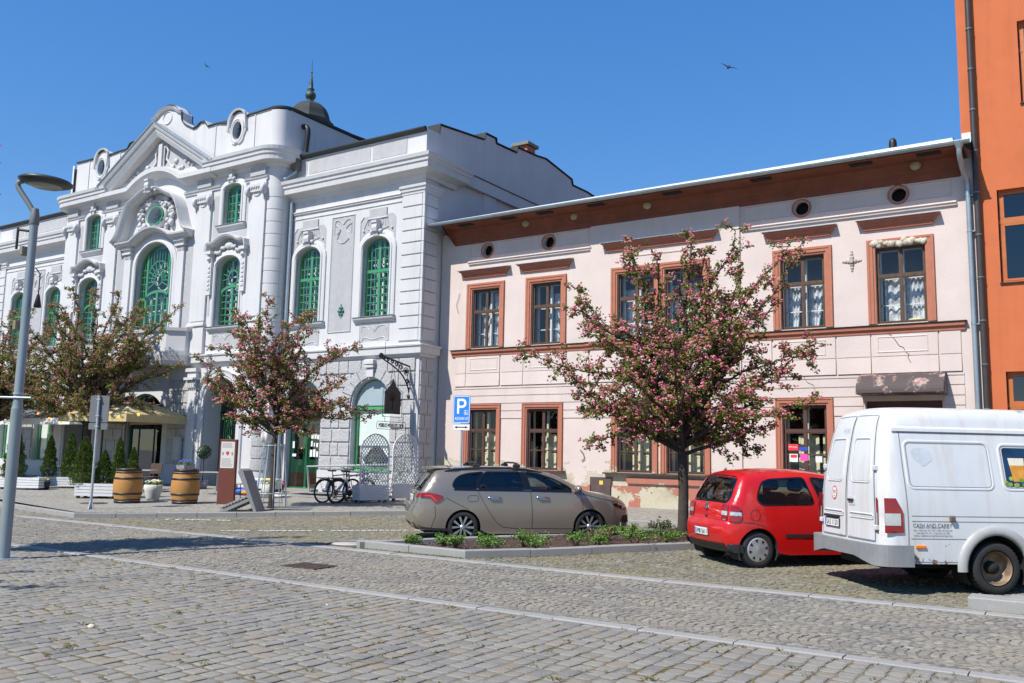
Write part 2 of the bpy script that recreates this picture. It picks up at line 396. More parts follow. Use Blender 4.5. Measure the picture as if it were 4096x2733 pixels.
def stones(name, lst, mat, ring, zf, bev=.012, hb=.007, jit=.006):
    r = random.Random(name); V = []; F = []
    tmpl = [(-1, -1), (1, -1), (1, 1), (-1, 1)] if ring == 4 else [(-1, -.72), (-.72, -1), (.72, -1), (1, -.72), (1, .72), (.72, 1), (-.72, 1), (-1, .72)]
    for (x, y, a, lx, ly) in lst:
        k = len(V); ca = cos(a); sa = sin(a); dz = r.uniform(-.005, .003) + .002 * sin(x * .9 + 1) * sin(y * 1.3); tx = r.uniform(-.018, .018); ty = r.uniform(-.018, .018)
        pts = [(px_ * lx / 2 + r.uniform(-jit, jit), py_ * ly / 2 + r.uniform(-jit, jit)) for px_, py_ in tmpl]
        for (inset, h) in ((0, -.035), (0, -hb), (bev, 0)):
            for (u, v) in pts:
                uu = u * (1 - 2 * inset / lx); vv = v * (1 - 2 * inset / ly)
                X = x + uu * ca - vv * sa; Y = y + uu * sa + vv * ca
                V.append((X, Y, zf(X, Y) + h + dz + (tx * uu + ty * vv)))
        n = ring
        for q in range(2):
            for i in range(n): F.append((k + q * n + i, k + q * n + (i + 1) % n, k + (q + 1) * n + (i + 1) % n, k + (q + 1) * n + i))
        F.append(tuple(range(k + 2 * n, k + 3 * n)))
    me = bpy.data.meshes.new(name); me.from_pydata(V, [], F); me.materials.append(mat)
    o = bpy.data.objects.new(name, me); COL.objects.link(o); return tag(o, kind='structure')
# big setts of the square, courses running towards the houses
L = []; x = -21.0
while x < 3.2:
    w = .165 + rnd.uniform(-.012, .012); y = 3.4 + rnd.uniform(0, .2)
    while y < 8.46:
        l = rnd.uniform(.15, .235)
        if y + l > 8.47: l = 8.47 - y
        if l > .06 and (x > -y * 1.95 - 3.6) and x < y * .12 + .6:
            L.append((x + w / 2, y + l / 2, rnd.gauss(0, .025), w - rnd.uniform(.014, .03), l - rnd.uniform(.014, .032)))
        y += l
    x += w
stones('plaza_setts', L, bigstone, 8, lambda x, y: 0, .018, .006, .012)
# small cobbles in segmental arcs
def arcs(x0, x1, ya, yb, lanes, keep, zf, name, size=.098, mat=None):
    L = []; w = (yb - ya) / lanes; n = int(w / size)
    for j in range(lanes):
        yc = ya + (j + .5) * w; x = x0 + rnd.uniform(0, .05) - .3
        while x < x1 + .3:
            dx = size * rnd.uniform(.94, 1.06)
            for i in range(n):
                v = (i + .5 + rnd.uniform(-.1, .1)) / n * 2 - 1
                X = x + .30 * w * (v * v - .3); Y = yc + v * w / 2; a = -math.atan(.30 * w * 2 * v / (w / 2)) * .9
                if keep(X, Y): L.append((X + rnd.uniform(-.006, .006), Y, a, size - rnd.uniform(.012, .026), size * 1.03 - rnd.uniform(.012, .026)))
            x += dx
    return stones(name, L, mat or smallstone, 4, zf, .014, .005, .008)
arcs(-36, 1.2, 8.66, 12.0, 3, lambda x, y: x > -y * 2.35 - 4 and x < .8, lambda x, y: 0, 'road_cobbles')
KERB = [(-60, 19.5), (-34, 15.0), (-26.4, 13.6), (-21.2, 12.75), (-15.9, 18.3), (-15.2, 19.0), (-14.2, 19.6), (-12.8, 19.85), (14, 19.85)]
def kerb_y(x):
    for (a, b) in zip(KERB, KERB[1:]):
        if a[0] <= x <= b[0]: return a[1] + (b[1] - a[1]) * (x - a[0]) / (b[0] - a[0])
    return 19.85
BED = [(-11.5, 12.42), (-9.0, 12.38), (-6.3, 16.35), (-4.6, 18.9), (-7.3, 18.9), (-8.75, 16.9), (-10.55, 14.15)]
sheet('parking_area', lin(-60, 14, 74), [12.24] + lin(13.5, 20.5, 7), lambda x, y: gs(y) - .011, joint_mat('mossy_joints', (.22, .21, .16), (.17, .16, .045), .5))
arcs(-23, 1.5, 12.25, 20.0, 7, lambda x, y: y < kerb_y(x) - .06 and not pip(x, y, BED) and (x < -y * .05 + 1.2), lambda x, y: gs(y), 'parking_cobbles', .105, parkstone)
arcs(-40, -21, 12.05, 15.0, 3, lambda x, y: y < kerb_y(x) - .06 and x > -y * 2.4 - 4, lambda x, y: gs(y), 'side_road_cobbles', .105, smallstone)
# raised pavement
mb = MB(); xs = lin(-60, -22, 19) + lin(-21.2, -12.8, 16) + lin(-11, 14, 12); rows = lin(0, 1, 10)
vs = []
for x in xs:
    y0 = kerb_y(x) + .1
    for r_ in rows: y = y0 + (26.5 - y0) * r_; vs.append((x, y, gp(x, y)))
n = len(rows)
mb.add(vs, [(i * n + j, (i + 1) * n + j, (i + 1) * n + j + 1, i * n + j + 1) for i in range(len(xs) - 1) for j in range(n - 1)], 0, True)
m = bpy.data.materials.new('pavement_mosaic'); t, b = nodes(m); b.inputs['Roughness'].default_value = .85
g = t.nodes.new('ShaderNodeNewGeometry'); p = g.outputs['Position']
vo = t.nodes.new('ShaderNodeTexVoronoi'); vo.feature = 'DISTANCE_TO_EDGE'; vo.inputs['Scale'].default_value = 13; vo.inputs['Randomness'].default_value = .55; t.links.new(p, vo.inputs['Vector'])
vc = t.nodes.new('ShaderNodeTexVoronoi'); vc.inputs['Scale'].default_value = 13; vc.inputs['Randomness'].default_value = .55; t.links.new(p, vc.inputs['Vector'])
sp = t.nodes.new('ShaderNodeSeparateColor'); t.links.new(vc.outputs['Color'], sp.inputs[0])
c = ramp(t, sp.outputs[0], [(0, (0.208, 0.196, 0.175)), (.6, (0.283, 0.268, 0.237)), (1, (0.374, 0.352, 0.306))])
c = mixc(t, ramp(t, vo.outputs['Distance'], [(.02, (1,) * 3), (.07, (0,) * 3)]), c, (0.158, 0.144, 0.102))
c = mixc(t, ramp(t, noise(t, .5, 5, .6, vec=p), [(.45, (0,) * 3), (.75, (.5,) * 3)]), c, (0.316, 0.296, 0.248))
t.links.new(c, b.inputs['Base Color']); bump(t, b, vo.outputs['Distance'], .7, .03)
tag(mb.build('pavement', m), kind='structure')
# kerbs: one flush strip each side of the road, raised kerb round the pavement and the bed
def kerb_path(name, pts, w, h, zf, closed=False, joint=1.0):
    mb = MB(); P = []
    for i in range(len(pts) if closed else len(pts) - 1):
        a = Vector(pts[i]); c = Vector(pts[(i + 1) % len(pts)]); L = (c - a).length; n = max(1, round(L / joint)); d = (c - a).normalized(); nn = Vector((-d.y, d.x))
        for k in range(n):
            p = a + d * (L * k / n + (.006 if k else .0)); q = a + d * (L * (k + 1) / n - .006); jz = rnd.uniform(-.004, .004)
            if k == 0: p = a.copy()
            if k == n - 1: q = c.copy()
            vs = []; bv = .012
            for (e) in (p, q):
                for (o_, z_) in ((0, -.1), (0, h - bv), (bv, h), (w - bv, h), (w, h - bv), (w, -.1)):
                    X = e + nn * o_; vs.append((X.x, X.y, zf(X.x, X.y) + z_ + (jz if z_ > 0 else 0)))
            mb.add(vs, [(i_, i_ + 1, i_ + 7, i_ + 6) for i_ in range(5)] + [(0, 1, 2, 3, 4, 5)[::-1], (6, 7, 8, 9, 10, 11)])
    return tag(mb.build(name, granite, recalc=True), kind='structure')
kerb_path('kerb', [(-40, 8.49), (14, 8.49)], .17, .006, lambda x, y: 0)
kerb_path('kerb', [(-22.5, 12.01), (14, 12.01)], .22, .006, lambda x, y: 0)
kerb_path('kerb', KERB, .16, .11, lambda x, y: gs(y))
kerb_path('kerb', BED, .18, .125, lambda x, y: gs(y), True, 1.1)
kerb_path('kerb', [(-1.42, 12.33), (1.0, 12.33), (1.0, 12.95), (-1.0, 12.95)], .42, .14, lambda x, y: 0, False, 3)
# painted bay line
wl = M('road_paint', (.72, .72, .68), .7, .08, 8); mb = MB()
def paint(a, c, w=.1, step=.13):
    a = Vector(a); c = Vector(c); d = c - a; n = int(d.length / step); d.normalize(); q = Vector((-d.y, d.x)) * w / 2
    for k in range(n):
        if rnd.random() < .12: continue
        p = a + d * k * step; e = p + d * (step - .03)
        mb.add([(X.x, X.y, gs(X.y) + .008) for X in (p - q, e - q, e + q, p + q)], [(0, 1, 2, 3)])
paint((-15.9, 12.9), (-11.6, 16.6)); paint((-19.2, 13.9), (-17.6, 14.75), .12)
tag(mb.build('bay_marking', wl), kind='structure')
# mulch in the bed
mb = MB(); inner = [(-11.0, 12.66), (-9.15, 12.62), (-6.55, 16.4), (-4.95, 18.72), (-7.2, 18.72), (-8.6, 16.85), (-10.35, 14.1)]
mb.panel(inner, (), lambda u, v: (u, v, gs(v) + .07 + .03 * sin(u * 7) * sin(v * 5)), .35, 0, True)
mul = M('bark_mulch', (.075, .045, .033), .95, .4, 9, .9, 40, .03, fine=.6)
tag(mb.build('planting_bed', mul), kind='structure')
mb = MB(); r = random.Random(3)
for k in range(5200):
    x = r.uniform(-11.2, -4.9); y = r.uniform(12.5, 18.7)
    if not pip(x, y, inner): continue
    a = r.uniform(0, PI); l = r.uniform(.012, .04); w = l * .4; z = gs(y) + .085 + .03 * sin(x * 7) * sin(y * 5) + r.uniform(0, .015); ti = r.uniform(-.02, .02)
    mb.add([(x - l * cos(a), y - l * sin(a), z - ti), (x + w * sin(a), y - w * cos(a), z), (x + l * cos(a), y + l * sin(a), z + ti), (x - w * sin(a), y + w * cos(a), z)], [(0, 1, 2, 3)])
tag(mb.build('bark_chips', leaf_mat('bark_chip', (.045, .024, .017), (.22, .14, .10), 0, .9)), kind='stuff')
tag(bpy.data.objects['bark_chips'], 'brown bark chips covering the soil of the planting bed', 'mulch')
# drain grate, manhole cover
t_ = thing('drain_grate', 'rusty iron drain grate with slots in the cobbled road', 'drain', (-10.12, 9.9, .004), R(4))
mb = MB(); mb.box(-.33, .33, -.24, .24, -.05, -.03); rust = M('rusty_iron', (.085, .06, .05), .8, .3, 10, .2, 40, metal=.3)
mb.build('pit', dark, t_); mb = MB()
for k in range(9):
    x = -.32 + k * .08; mb.box(x - .022, x + .022, -.24, .24, -.03, .006)
for y in (-.24, -.08, .08, .24): mb.box(-.34, .34, y - .022, y + .022, -.03, .007)
mb.build('grid', rust, t_)
t_ = thing('manhole_cover', 'round manhole cover with rusty rim at the tip of the planting bed', 'manhole', (-12.0, 12.75, .004))
mb = MB(); mb.lathe([(.42, -.02), (.42, .006), (.34, .006), (.34, .003)], n=32); mb.build('rim', rust, t_)
mb = MB(); mb.lathe([(.335, .0), (.33, .007), (0.001, .007)], n=32); mb.build('lid', M('concrete_lid', (.42, .39, .36), .9, .15, 8), t_)
t_ = thing('manhole_cover', 'dark manhole lid set in the pavement beside the back of the road sign', 'manhole', (-23.6, 14.75, gp(-23.6, 14.75) + .004))
mb = MB(); mb.lathe([(.36, -.02), (.36, .006), (.0001, .007)], n=28); mb.build('lid', rust, t_)
# weeds in the joints of the square
mb = MB(); r = random.Random(11)
for k in range(300):
    y = 8.44 - 4.6 * r.random() ** 1.6; x = r.uniform(-y * 1.75, y * .1); big = r.random() < .09
    for q in range(r.randint(5, 10) * (3 if big else 1)):
        a = r.uniform(0, 2 * PI); d = r.uniform(0, .05 * (1.6 if big else 1)); l = r.uniform(.008, .022); X = x + d * cos(a); Y = y + d * sin(a) * .5; z = r.uniform(.0, .012)
        mb.add([(X, Y, z - .006), (X + l * cos(a + .5), Y + l * sin(a + .5), z + l * .35), (X + l * 1.6 * cos(a), Y + l * 1.6 * sin(a), z + l * .5), (X + l * cos(a - .5), Y + l * sin(a - .5), z + l * .3)], [(0, 1, 2, 3)])
for k in range(900):       # along the parking joints and kerbs
    if k % 3: y = r.uniform(12.3, 15); x = r.uniform(-9, -1.5)
    else: s_ = r.random(); x = -11.5 + 2.5 * s_ + r.uniform(0, 3.5) * (r.random() < .5); y = 12.32 if x < -9 else 12.38 + (x + 9) * 1.47 - .1
    if pip(x, y, BED): continue
    for q in range(4):
        a = r.uniform(0, 2 * PI); l = r.uniform(.008, .026); X = x + r.uniform(-.04, .04); Y = y + r.uniform(-.03, .03)
        mb.add([(X, Y, gs(Y) - .004), (X + l * cos(a + .5), Y + l * sin(a + .5), gs(Y) + l * .6), (X + l * 1.5 * cos(a), Y + l * 1.5 * sin(a), gs(Y) + l * .9)], [(0, 1, 2)])
tag(mb.build('joint_weeds', leaf_mat('weed_leaf', (.10, .085, .012), (.17, .20, .03), .2)), 'small moss and weed tufts growing in the paving joints', 'weeds', kind='stuff')
for i, (x, y, s_) in enumerate(((-8.2, 5.2, .045), (-7.4, 7.55, .02))):
    mb = MB(); mb.ball((0, 0, .25 * s_), s_, 0, 8, (1, .75, .55)); o = mb.build('pebble', M('pale_pebble', (.55, .48, .36), .9, .15, 30), None); o.location = (x, y, 0)
    tag(o, ['loose yellowish stone lying on the setts of the square', 'tiny pale pebble lying on the setts nearer the road'][i], 'stone')
# ================================================================ pink house
def ring_bars(mb, x0, x1, z0, z1, y, w, d, m=0):
    """rectangular frame of four members, front at y, depth d"""
    mb.box(x0, x0 + w, y, y + d, z0, z1, m); mb.box(x1 - w, x1, y, y + d, z0, z1, m)
    mb.box(x0 + w, x1 - w, y, y + d, z0, z0 + w, m); mb.box(x0 + w, x1 - w, y, y + d, z1 - w, z1, m)
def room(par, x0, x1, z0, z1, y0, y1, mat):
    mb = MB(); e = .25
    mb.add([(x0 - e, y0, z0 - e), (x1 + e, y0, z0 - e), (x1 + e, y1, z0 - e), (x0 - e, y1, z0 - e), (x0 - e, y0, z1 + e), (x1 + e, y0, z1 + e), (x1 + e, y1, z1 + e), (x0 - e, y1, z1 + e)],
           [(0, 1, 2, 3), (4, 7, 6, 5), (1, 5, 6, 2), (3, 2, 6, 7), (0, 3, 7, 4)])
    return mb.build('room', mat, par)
def drape(par, x0, x1, z0, z1, y, mat, waves=5, amp=.03, name='curtain', gather=0):
    mb = MB(); nx = 28; nz = 8; vs = []
    for j in range(nz + 1):
        for i in range(nx + 1):
            u = i / nx; v = j / nz; x = x0 + (x1 - x0) * u * (1 - gather * (1 - v) ** 1.5)
            vs.append((x, y + amp * sin(u * waves * 2 * PI + .6 * sin(v * 3)), z0 + (z1 - z0) * v))
    mb.add(vs, [(j * (nx + 1) + i, j * (nx + 1) + i + 1, (j + 1) * (nx + 1) + i + 1, (j + 1) * (nx + 1) + i) for j in range(nz) for i in range(nx)], 0, True)
    return mb.build(name, mat, par)
PY = 24.0
PH = thing('townhouse', 'two storey pink plastered house with terracotta trim and crumbling lower wall', 'house', (0, 0, 0))
UP = [(-17.43, -16.32), (-15.07, -13.97), (-11.96, -10.75), (-10.42, -9.24), (-7.03, -5.86), (-4.57, -3.38)]
GR = [(-17.45, -16.34), (-15.16, -14.01), (-11.95, -10.81), (-10.37, -9.22), (-7.05, -5.89)]
VENT = [(-16.85, 8.58), (-14.45, 8.59), (-6.42, 8.59), (-3.96, 8.61)]
DOOR = (-4.92, -3.13, .28, 3.30)
UZ = (5.27, 7.27); GZ = (1.31, 3.22)
def yy(x): return PY - .05 if -12.9 < x < -8.15 else PY
mb = MB()
for (xa, xb, y) in ((-18.77, -12.9, PY), (-12.9, -8.15, PY - .05), (-8.15, -2.15, PY)):
    hs = [rect(a, b, *UZ) for a, b in UP if xa < a < xb] + [rect(a, b, *GZ) for a, b in GR if xa < a < xb] + [arc(cx, cz, .19, .19, 0, 345, 23) for cx, cz in VENT if xa < cx < xb]
    if xa < DOOR[0] < xb: hs.append(rect(*DOOR))
    mb.panel(rect(xa, xb, 0, 9.3), hs, face(y))
    for h in hs: mb.reveal(h, face(y), 0, -.17)
for x, s_ in ((-12.9, 1), (-8.15, -1)): mb.add([(x, PY, 0), (x, PY - .05, 0), (x, PY - .05, 9.3), (x, PY, 9.3)], [(0, 1, 2, 3)])
mb.add([(-18.77, PY, 9.3), (-2.15, PY, 9.3), (-2.15, PY + .3, 9.3), (-18.77, PY + .3, 9.3)], [(0, 1, 2, 3)])
mb.build('wall', pink, PH)
# rustic bands and apron zone on the ground floor
mb = MB()
def bands(xa, xb, y, blocks, zs, o):
    for z0, z1 in zs:
        cut = sorted([(a, b) for a, b, c, d in blocks if c < z1 - .01 and d > z0 + .01 and a < xb and b > xa]); x = xa
        for a, b in cut + [(xb, xb)]:
            if a - x > .04: mb.box(x, a, y - o, y + .01, z0, z1)
            x = max(x, b)
BZ = [(2.93, 3.155), (3.18, 3.40), (3.425, 3.655), (3.68, 3.885), (3.91, 3.965)]
bl = [(a - .19, b + .19, 0, 3.43) for a, b in GR] + [(DOOR[0] - .05, DOOR[1] + .05, 0, 3.45)]
bands(-18.1, -12.92, PY, bl, BZ, .022); bands(-12.88, -8.17, PY - .05, bl, BZ, .022); bands(-8.13, -2.62, PY, bl, BZ, .022)
for xa, xb in ((-18.05, -17.62), (-17.6, -16.25), (-16.2, -15.34), (-15.32, -13.74), (-13.7, -12.95), (-12.86, -8.2), (-8.1, -7.3), (-7.25, -5.62), (-5.58, -4.75), (-4.72, -3.17), (-3.13, -2.66)):
    y = yy((xa + xb) / 2); mb.add([(xa, y - .05, 4.0), (xb, y - .05, 4.0), (xb, y - .03, 4.42), (xa, y - .03, 4.42), (xa, y + .01, 4.0), (xb, y + .01, 4.0), (xa, y + .01, 4.42), (xb, y + .01, 4.42)], [(0, 1, 2, 3), (0, 4, 5, 1), (3, 2, 7, 6), (0, 3, 6, 4), (1, 5, 7, 2)])
    mb.box(xa, xb, y - .03, y + .01, 4.435, 5.02)
mb.build('rustication', pink, PH)
mb = MB(); P3 = [(0, 0), (.02, .018), (.035, .018), (.05, 0)]
for a, b in UP:
    y = yy(a) - .03; mb.mould(rect(a + .02, b - .05, 4.56, 4.9), [(0, 0), (-.012, .012), (-.03, .012), (-.04, 0)], face(y), True).cut()
for a, b, vs_ in ((-17.55, -12.98, VENT[:2]), (-8.05, -2.72, VENT[2:])):
    # long framed frieze panels broken by the round vents
    xs = [a] + [q for cx, cz in vs_ for q in (cx - .36, cx + .36)] + [b]
    for i in range(0, len(xs), 2):
        x0, x1 = xs[i], xs[i + 1]; p = [(x0, 8.36), (x1, 8.36)]
        p += arc(x1 + .36, 8.59, .36, .26, 245, 115, 6) if i < len(xs) - 2 else []
        p += [(x1, 8.82), (x0, 8.82)]
        p += arc(x0 - .36, 8.59, .36, .26, 65, -65, 6) if i else []
        mb.mould(p, P3, face(PY), True).cut()
    for cx, cz in vs_: mb.mould(arc(cx, cz, .29, .29, 0, 345, 23), [(-.02, 0), (0, .025), (.03, .0)], face(PY), True).cut()
    mb.mould([(a - .05, 8.19), (b + .1, 8.19)], [(-.06, 0), (-.05, .05), (-.01, .06), (.02, .09), (.06, .08), (.07, 0)], face(PY)).cut()
mb.mould([(-11.9, 7.78), (-9.2, 7.78)], [(-.02, 0), (0, .02), (.03, .02), (.03, 0)], face(PY - .05))
mb.build('frieze_moulding', pink, PH)
mb = MB()
for cx, cz in VENT: mb.mould(arc(cx, cz, .2, .2, 0, 345, 23), [(-.06, 0), (-.05, .03), (-.01, .03), (.0, -.1)], face(PY), True, 0, True).cut()
mb.build('vent_ring', trimr, PH)
mb = MB()
for cx, cz in VENT: mb.box(cx - .3, cx + .3, PY + .3, PY + .32, cz - .3, cz + .3); mb.reveal(arc(cx, cz, .2, .2, 0, 345, 23), face(PY), -.16, -.31).cut()
mb.build('vent_shaft', dark, PH)
# window hoods
for (a, b, zt, g) in ((-17.9, -15.92, 7.92, 0), (-15.55, -13.55, 7.92, 0), (-12.45, -8.78, 8.25, 0), (-7.46, -5.53, 7.99, 0), (-4.97, -3.02, 7.99, 0)):
    y = yy((a + b) / 2); mb = MB()
    mb.mould([(a + .07, y), (a + .07, y - .001), (b - .07, y - .001), (b - .07, y)][1:3], [(0, 0), (0, 0)], lambda u, v, w: (u, v, w)) if 0 else None
    pr = [(0, -.27), (.06, -.25), (.07, -.16), (.12, -.15), (.13, -.08), (.20, -.03), (.20, 0)]
    for i in range(len(pr) - 1):
        (o0, z0), (o1, z1) = pr[i], pr[i + 1]; e0 = .2 - o0; e1 = .2 - o1
        mb.add([(a + e0, y, zt + z0), (a + e0, y - o0, zt + z0), (b - e0, y - o0, zt + z0), (b - e0, y, zt + z0), (a + e1, y, zt + z1), (a + e1, y - o1, zt + z1), (b - e1, y - o1, zt + z1), (b - e1, y, zt + z1)],
               [(0, 1, 5, 4), (1, 2, 6, 5), (2, 3, 7, 6)] + ([(0, 3, 2, 1)] if i == 0 else []))
    h = mb.build('window_hood', trimr, PH)
    mb = MB(); mb.add([(a - .03, y - .24, zt + .005), (b + .03, y - .24, zt + .005), (b + .03, y, zt + .05), (a - .03, y, zt + .05), (a - .03, y - .24, zt - .012), (b + .03, y - .24, zt - .012), (b + .03, y, zt), (a - .03, y, zt)], [(0, 1, 2, 3), (4, 5, 1, 0), (5, 6, 2, 1), (7, 4, 0, 3), (4, 7, 6, 5)])
    mb.build('hood_flashing', zinc, h)
# sill course
mb = MB(); pr = [(0, -.2), (.05, -.19), (.06, -.1), (.11, -.08), (.12, 0), (0, .012)]
mb.mould([(-18.2, 5.2), (-13.0, 5.2)], [(z, o) for o, z in pr], face(PY)); mb.mould([(-13.0, 5.2), (-8.05, 5.2)], [(z, o) for o, z in pr], face(PY - .07)); mb.mould([(-8.05, 5.2), (-2.55, 5.2)], [(z, o) for o, z in pr], face(PY))
o_ = mb.build('sill_course', trimr, PH, recalc=True)
mb = MB()
for a, b, y in ((-18.25, -13.0, PY), (-13.0, -8.05, PY - .07), (-8.05, -2.5, PY)): mb.box(a, b, y - .15, y + .0, 5.213, 5.23)
mb.build('sill_flashing', slate, o_)
# windows
def surround(par, a, b, z0, z1, y, mat, w=.2):
    mb = MB(); p = [(a, z0), (a, z1), (b, z1), (b, z0)]
    mb.mould(p, [(0, -.02), (0, .02), (.05, .025), (.055, .05), (.13, .05), (.14, .065), (w, .065), (w + .01, 0)], face(y)); return mb.build('surround', mat, par)
def sash_window(a, b, z0, z1, y, wood, split, upper, k):
    yo = y + .09; mb = MB(); c = (a + b) / 2; zt = z0 + (z1 - z0) * split
    ring_bars(mb, a, b, z0, z1, yo, .045, .07)
    mb.box(a + .04, b - .04, yo - .015, yo + .07, zt - .035, zt + .035)
    mb.box(c - .025, c + .025, yo - .012, yo + .06, z0 + .04, z1 - .04)
    for (x0, x1) in ((a + .045, c - .02), (c + .02, b - .045)):
        ring_bars(mb, x0, x1, z0 + .045, zt - .03, yo - .008, .03, .05); ring_bars(mb, x0, x1, zt + .03, z1 - .045, yo - .008, .03, .05)
        if not upper: mb.box(x0, x1, yo - .004, yo + .03, (z0 + zt) / 2 - .018, (z0 + zt) / 2 + .018)
    w = mb.build('window', wood, PH)
    mb = MB(); mb.panel(rect(a + .05, b - .05, z0 + .05, z1 - .05), (), face(yo + .03)); mb.build('pane', glass, w)
    mb = MB(); yi = y + .36            # inner casement, white
    ring_bars(mb, a + .02, b - .02, z0, z1, yi, .06, .05); mb.box(c - .04, c + .04, yi - .01, yi + .05, z0, z1); mb.box(a, b, yi - .005, yi + .045, zt - .04, zt + .04)
    if upper: mb.box(a, b, yi, yi + .03, z0 + (zt - z0) * .42 - .015, z0 + (zt - z0) * .42 + .015)
    mb.build('inner_casement', white if upper else cream, w)
    room(w, a, b, z0, z1, y + .17, y + 1.5, midroom if upper else dark)
    if upper:
        if k in (0, 1, 4, 5):
            drape(w, a + (.1, .34, 0, 0, .06, .12)[k], c - (.05, .12, 0, 0, .16, .03)[k], z0 + .04, z1 - (.5, .1, 0, 0, .68, .62)[k], yi + .12, lace, (2, 3, 0, 0, 4, 2)[k], .03, 'curtain', (.0, .3, 0, 0, .25, .1)[k]); drape(w, c + .05, b - (.05, .02, 0, 0, .12, .02)[k], z0 + .04, (z1 - .1, z1 - .3, 0, 0, zt + .1, zt)[k], yi + .1, lace, (4, 5, 0, 0, 3, 5)[k], .03, 'curtain', (.35, .1, 0, 0, .4, 0)[k])
        else: drape(w, a, b, z0, z1 - .4, yi + .2, lace, 6, .03)
        if k == 5:
            mb = MB(); mb.ball((c + .28, y + .28, z0 + .05), .2, 0, 10, (1.25, .4, .5)); mb.build('cushion', M('yellow_cushion', (.62, .58, .30), .9, .08, 8), w)
    else:
        mb = MB()                       # half open cream inner shutters
        for x0, x1 in ((a + .30, c - .05), (c - .02, c + .26), (b - .22, b)):
            for zz0, zz1 in ((z0 + .02, (z0 + zt) / 2 - .08), ((z0 + zt) / 2 - .02, zt - .1)):
                mb.box(x0, x1, yi + .1, yi + .13, zz0, zz1); ring_bars(mb, x0, x1, zz0, zz1, yi + .085, .05, .02)
        mb.box(c - .05, c + .07, yi + .02, yi + .12, z0, zt + .1)
        mb.build('inner_shutter', cream, w)
    surround(w, a, b, z0, z1, y, trimr if upper else trimworn, .2 if upper else .17)
    if not upper:
        mb = MB()
        for x in (a + .028, b - .028):
            for zz in (z0 + .25, z0 + .9, z1 - .55, z1 - .15): mb.tube([(x, yo - .02, zz), (x, yo - .02, zz + .09)], .012, 6).cut()
        mb.build('hinge', wood, w)
    return w
for k, (a, b) in enumerate(UP): sash_window(a, b, UZ[0], UZ[1], yy(a), oldwood, .62, True, k)
gw = [sash_window(a, b, GZ[0], GZ[1], yy(a), brown, .64, False, k) for k, (a, b) in enumerate(GR)]
def paint_patch(par, name, col, x0, x1, z0, z1, y, txt=None, tc=(.8, .8, .8), size=.06):
    mb = MB(); mb.box(x0, x1, y - .003, y, z0, z1)
    if txt: text_mesh(mb, txt, size, lambda u, v, w: (x0 + .02 + u, y - .006, z0 + (z1 - z0) * .45 + v), 1, 0, 'LEFT', (x1 - x0) * .8)
    return mb.build(name, [M('sticker_%s' % name, col, .5, .03), M('sticker_print', tc, .5, .02)], par)
y5 = PY + .075
paint_patch(gw[4], 'red_sticker', (.72, .04, .05), -6.93, -6.66, 2.02, 2.19, y5, 'SIM karty')
paint_patch(gw[4], 'blue_sticker', (.03, .07, .42), -6.65, -6.42, 2.02, 2.11, y5)
paint_patch(gw[4], 'white_sticker', (.75, .78, .8), -6.90, -6.68, 1.72, 1.93, y5)
paint_patch(gw[4], 'pink_sticker', (.75, .08, .35), -6.62, -6.42, 1.75, 1.93, y5)
paint_patch(gw[4], 'card_sticker', (.65, .68, .75), -6.22, -6.05, 1.72, 1.88, y5)
mb = MB(); mb.box(-6.87, -6.70, y5 - .006, y5 - .003, 1.83, 1.91); mb.build('sticker_band', MATS['sticker_red_sticker'], gw[4])
# broken render over the last upper window
mb = MB(); r = random.Random(5)
for k in range(26):
    x = -4.62 + 1.3 * k / 26; mb.ball((x, PY - .03, 7.36 + r.uniform(-.05, .05)), r.uniform(.06, .11), 0, 7, (1, .6, .9))
mb.build('broken_render', M('broken_lime_render', (.55, .50, .40), .95, .25, 8, .8, 30, .03), PH)
# ground sills and plinth
mb = MB()
for a, b in ((-17.75, -16.05), (-15.45, -13.72), (-12.35, -8.85), (-7.4, -5.55)): mb.box(a, b, yy((a + b) / 2) - .17, yy((a + b) / 2), 1.255, 1.30).cut()
mb.build('window_sill', brown, PH)
mb = MB()
for a, b, y in ((-18.6, -12.9, PY), (-12.9, -8.15, PY - .05), (-8.15, DOOR[0] - .06, PY), (DOOR[1] + .06, -2.2, PY)):
    mb.box(a, b, y - .05, y + .01, .05, .92 if a > -13 else .86)
    mb.cut()
mb.box(-11.6, -8.5, PY - .135, PY - .05, 1.0, 1.16)
mb.build('plinth', plinthred, PH)
mb = MB(); mb.box(-12.82, -12.1, PY - .1, PY - .04, .45, 1.15); mb.box(-12.79, -12.13, PY - .106, PY - .1, .48, 1.12); mbx = mb.build('meter_box', M('rusty_meter_box', (.085, .055, .055), .7, .3, 5), PH)
mb = MB(); mb.box(-12.5, -12.38, PY - .11, PY - .106, .93, 1.05); mb.build('warning_sticker', M('yellow_sticker', (.75, .5, .08), .6, .03), mbx)
# cracks
mb = MB(); crk = M('crack_shadow', (.14, .10, .085), 1, .2)
for p, r_ in (([(-4.30, 5.0), (-4.24, 4.95), (-4.17, 4.86), (-4.06, 4.68), (-3.97, 4.64), (-3.92, 4.53), (-3.84, 4.45), (-3.87, 4.38), (-3.81, 4.25), (-3.74, 4.1)], .010), ([(-6.45, 3.95), (-6.36, 3.82), (-6.2, 3.74), (-6.17, 3.6), (-6.05, 3.45)], .005),
              ([(-13.2, 1.95), (-13.1, 1.85), (-13.05, 1.7), (-13.15, 1.62)], .014), ([(-11.85, .62), (-11.95, .5), (-12.0, .36), (-12.1, .27)], .012), ([(-17.95, 7.2), (-18.0, 7.0), (-18.08, 6.8), (-17.98, 6.5)], .007)):
    mb.tube([(x, yy(x) - .032 - (.03 if z < .9 else 0), z) for x, z in p], r_, 4).cut()
mb.build('crack', crk, PH)
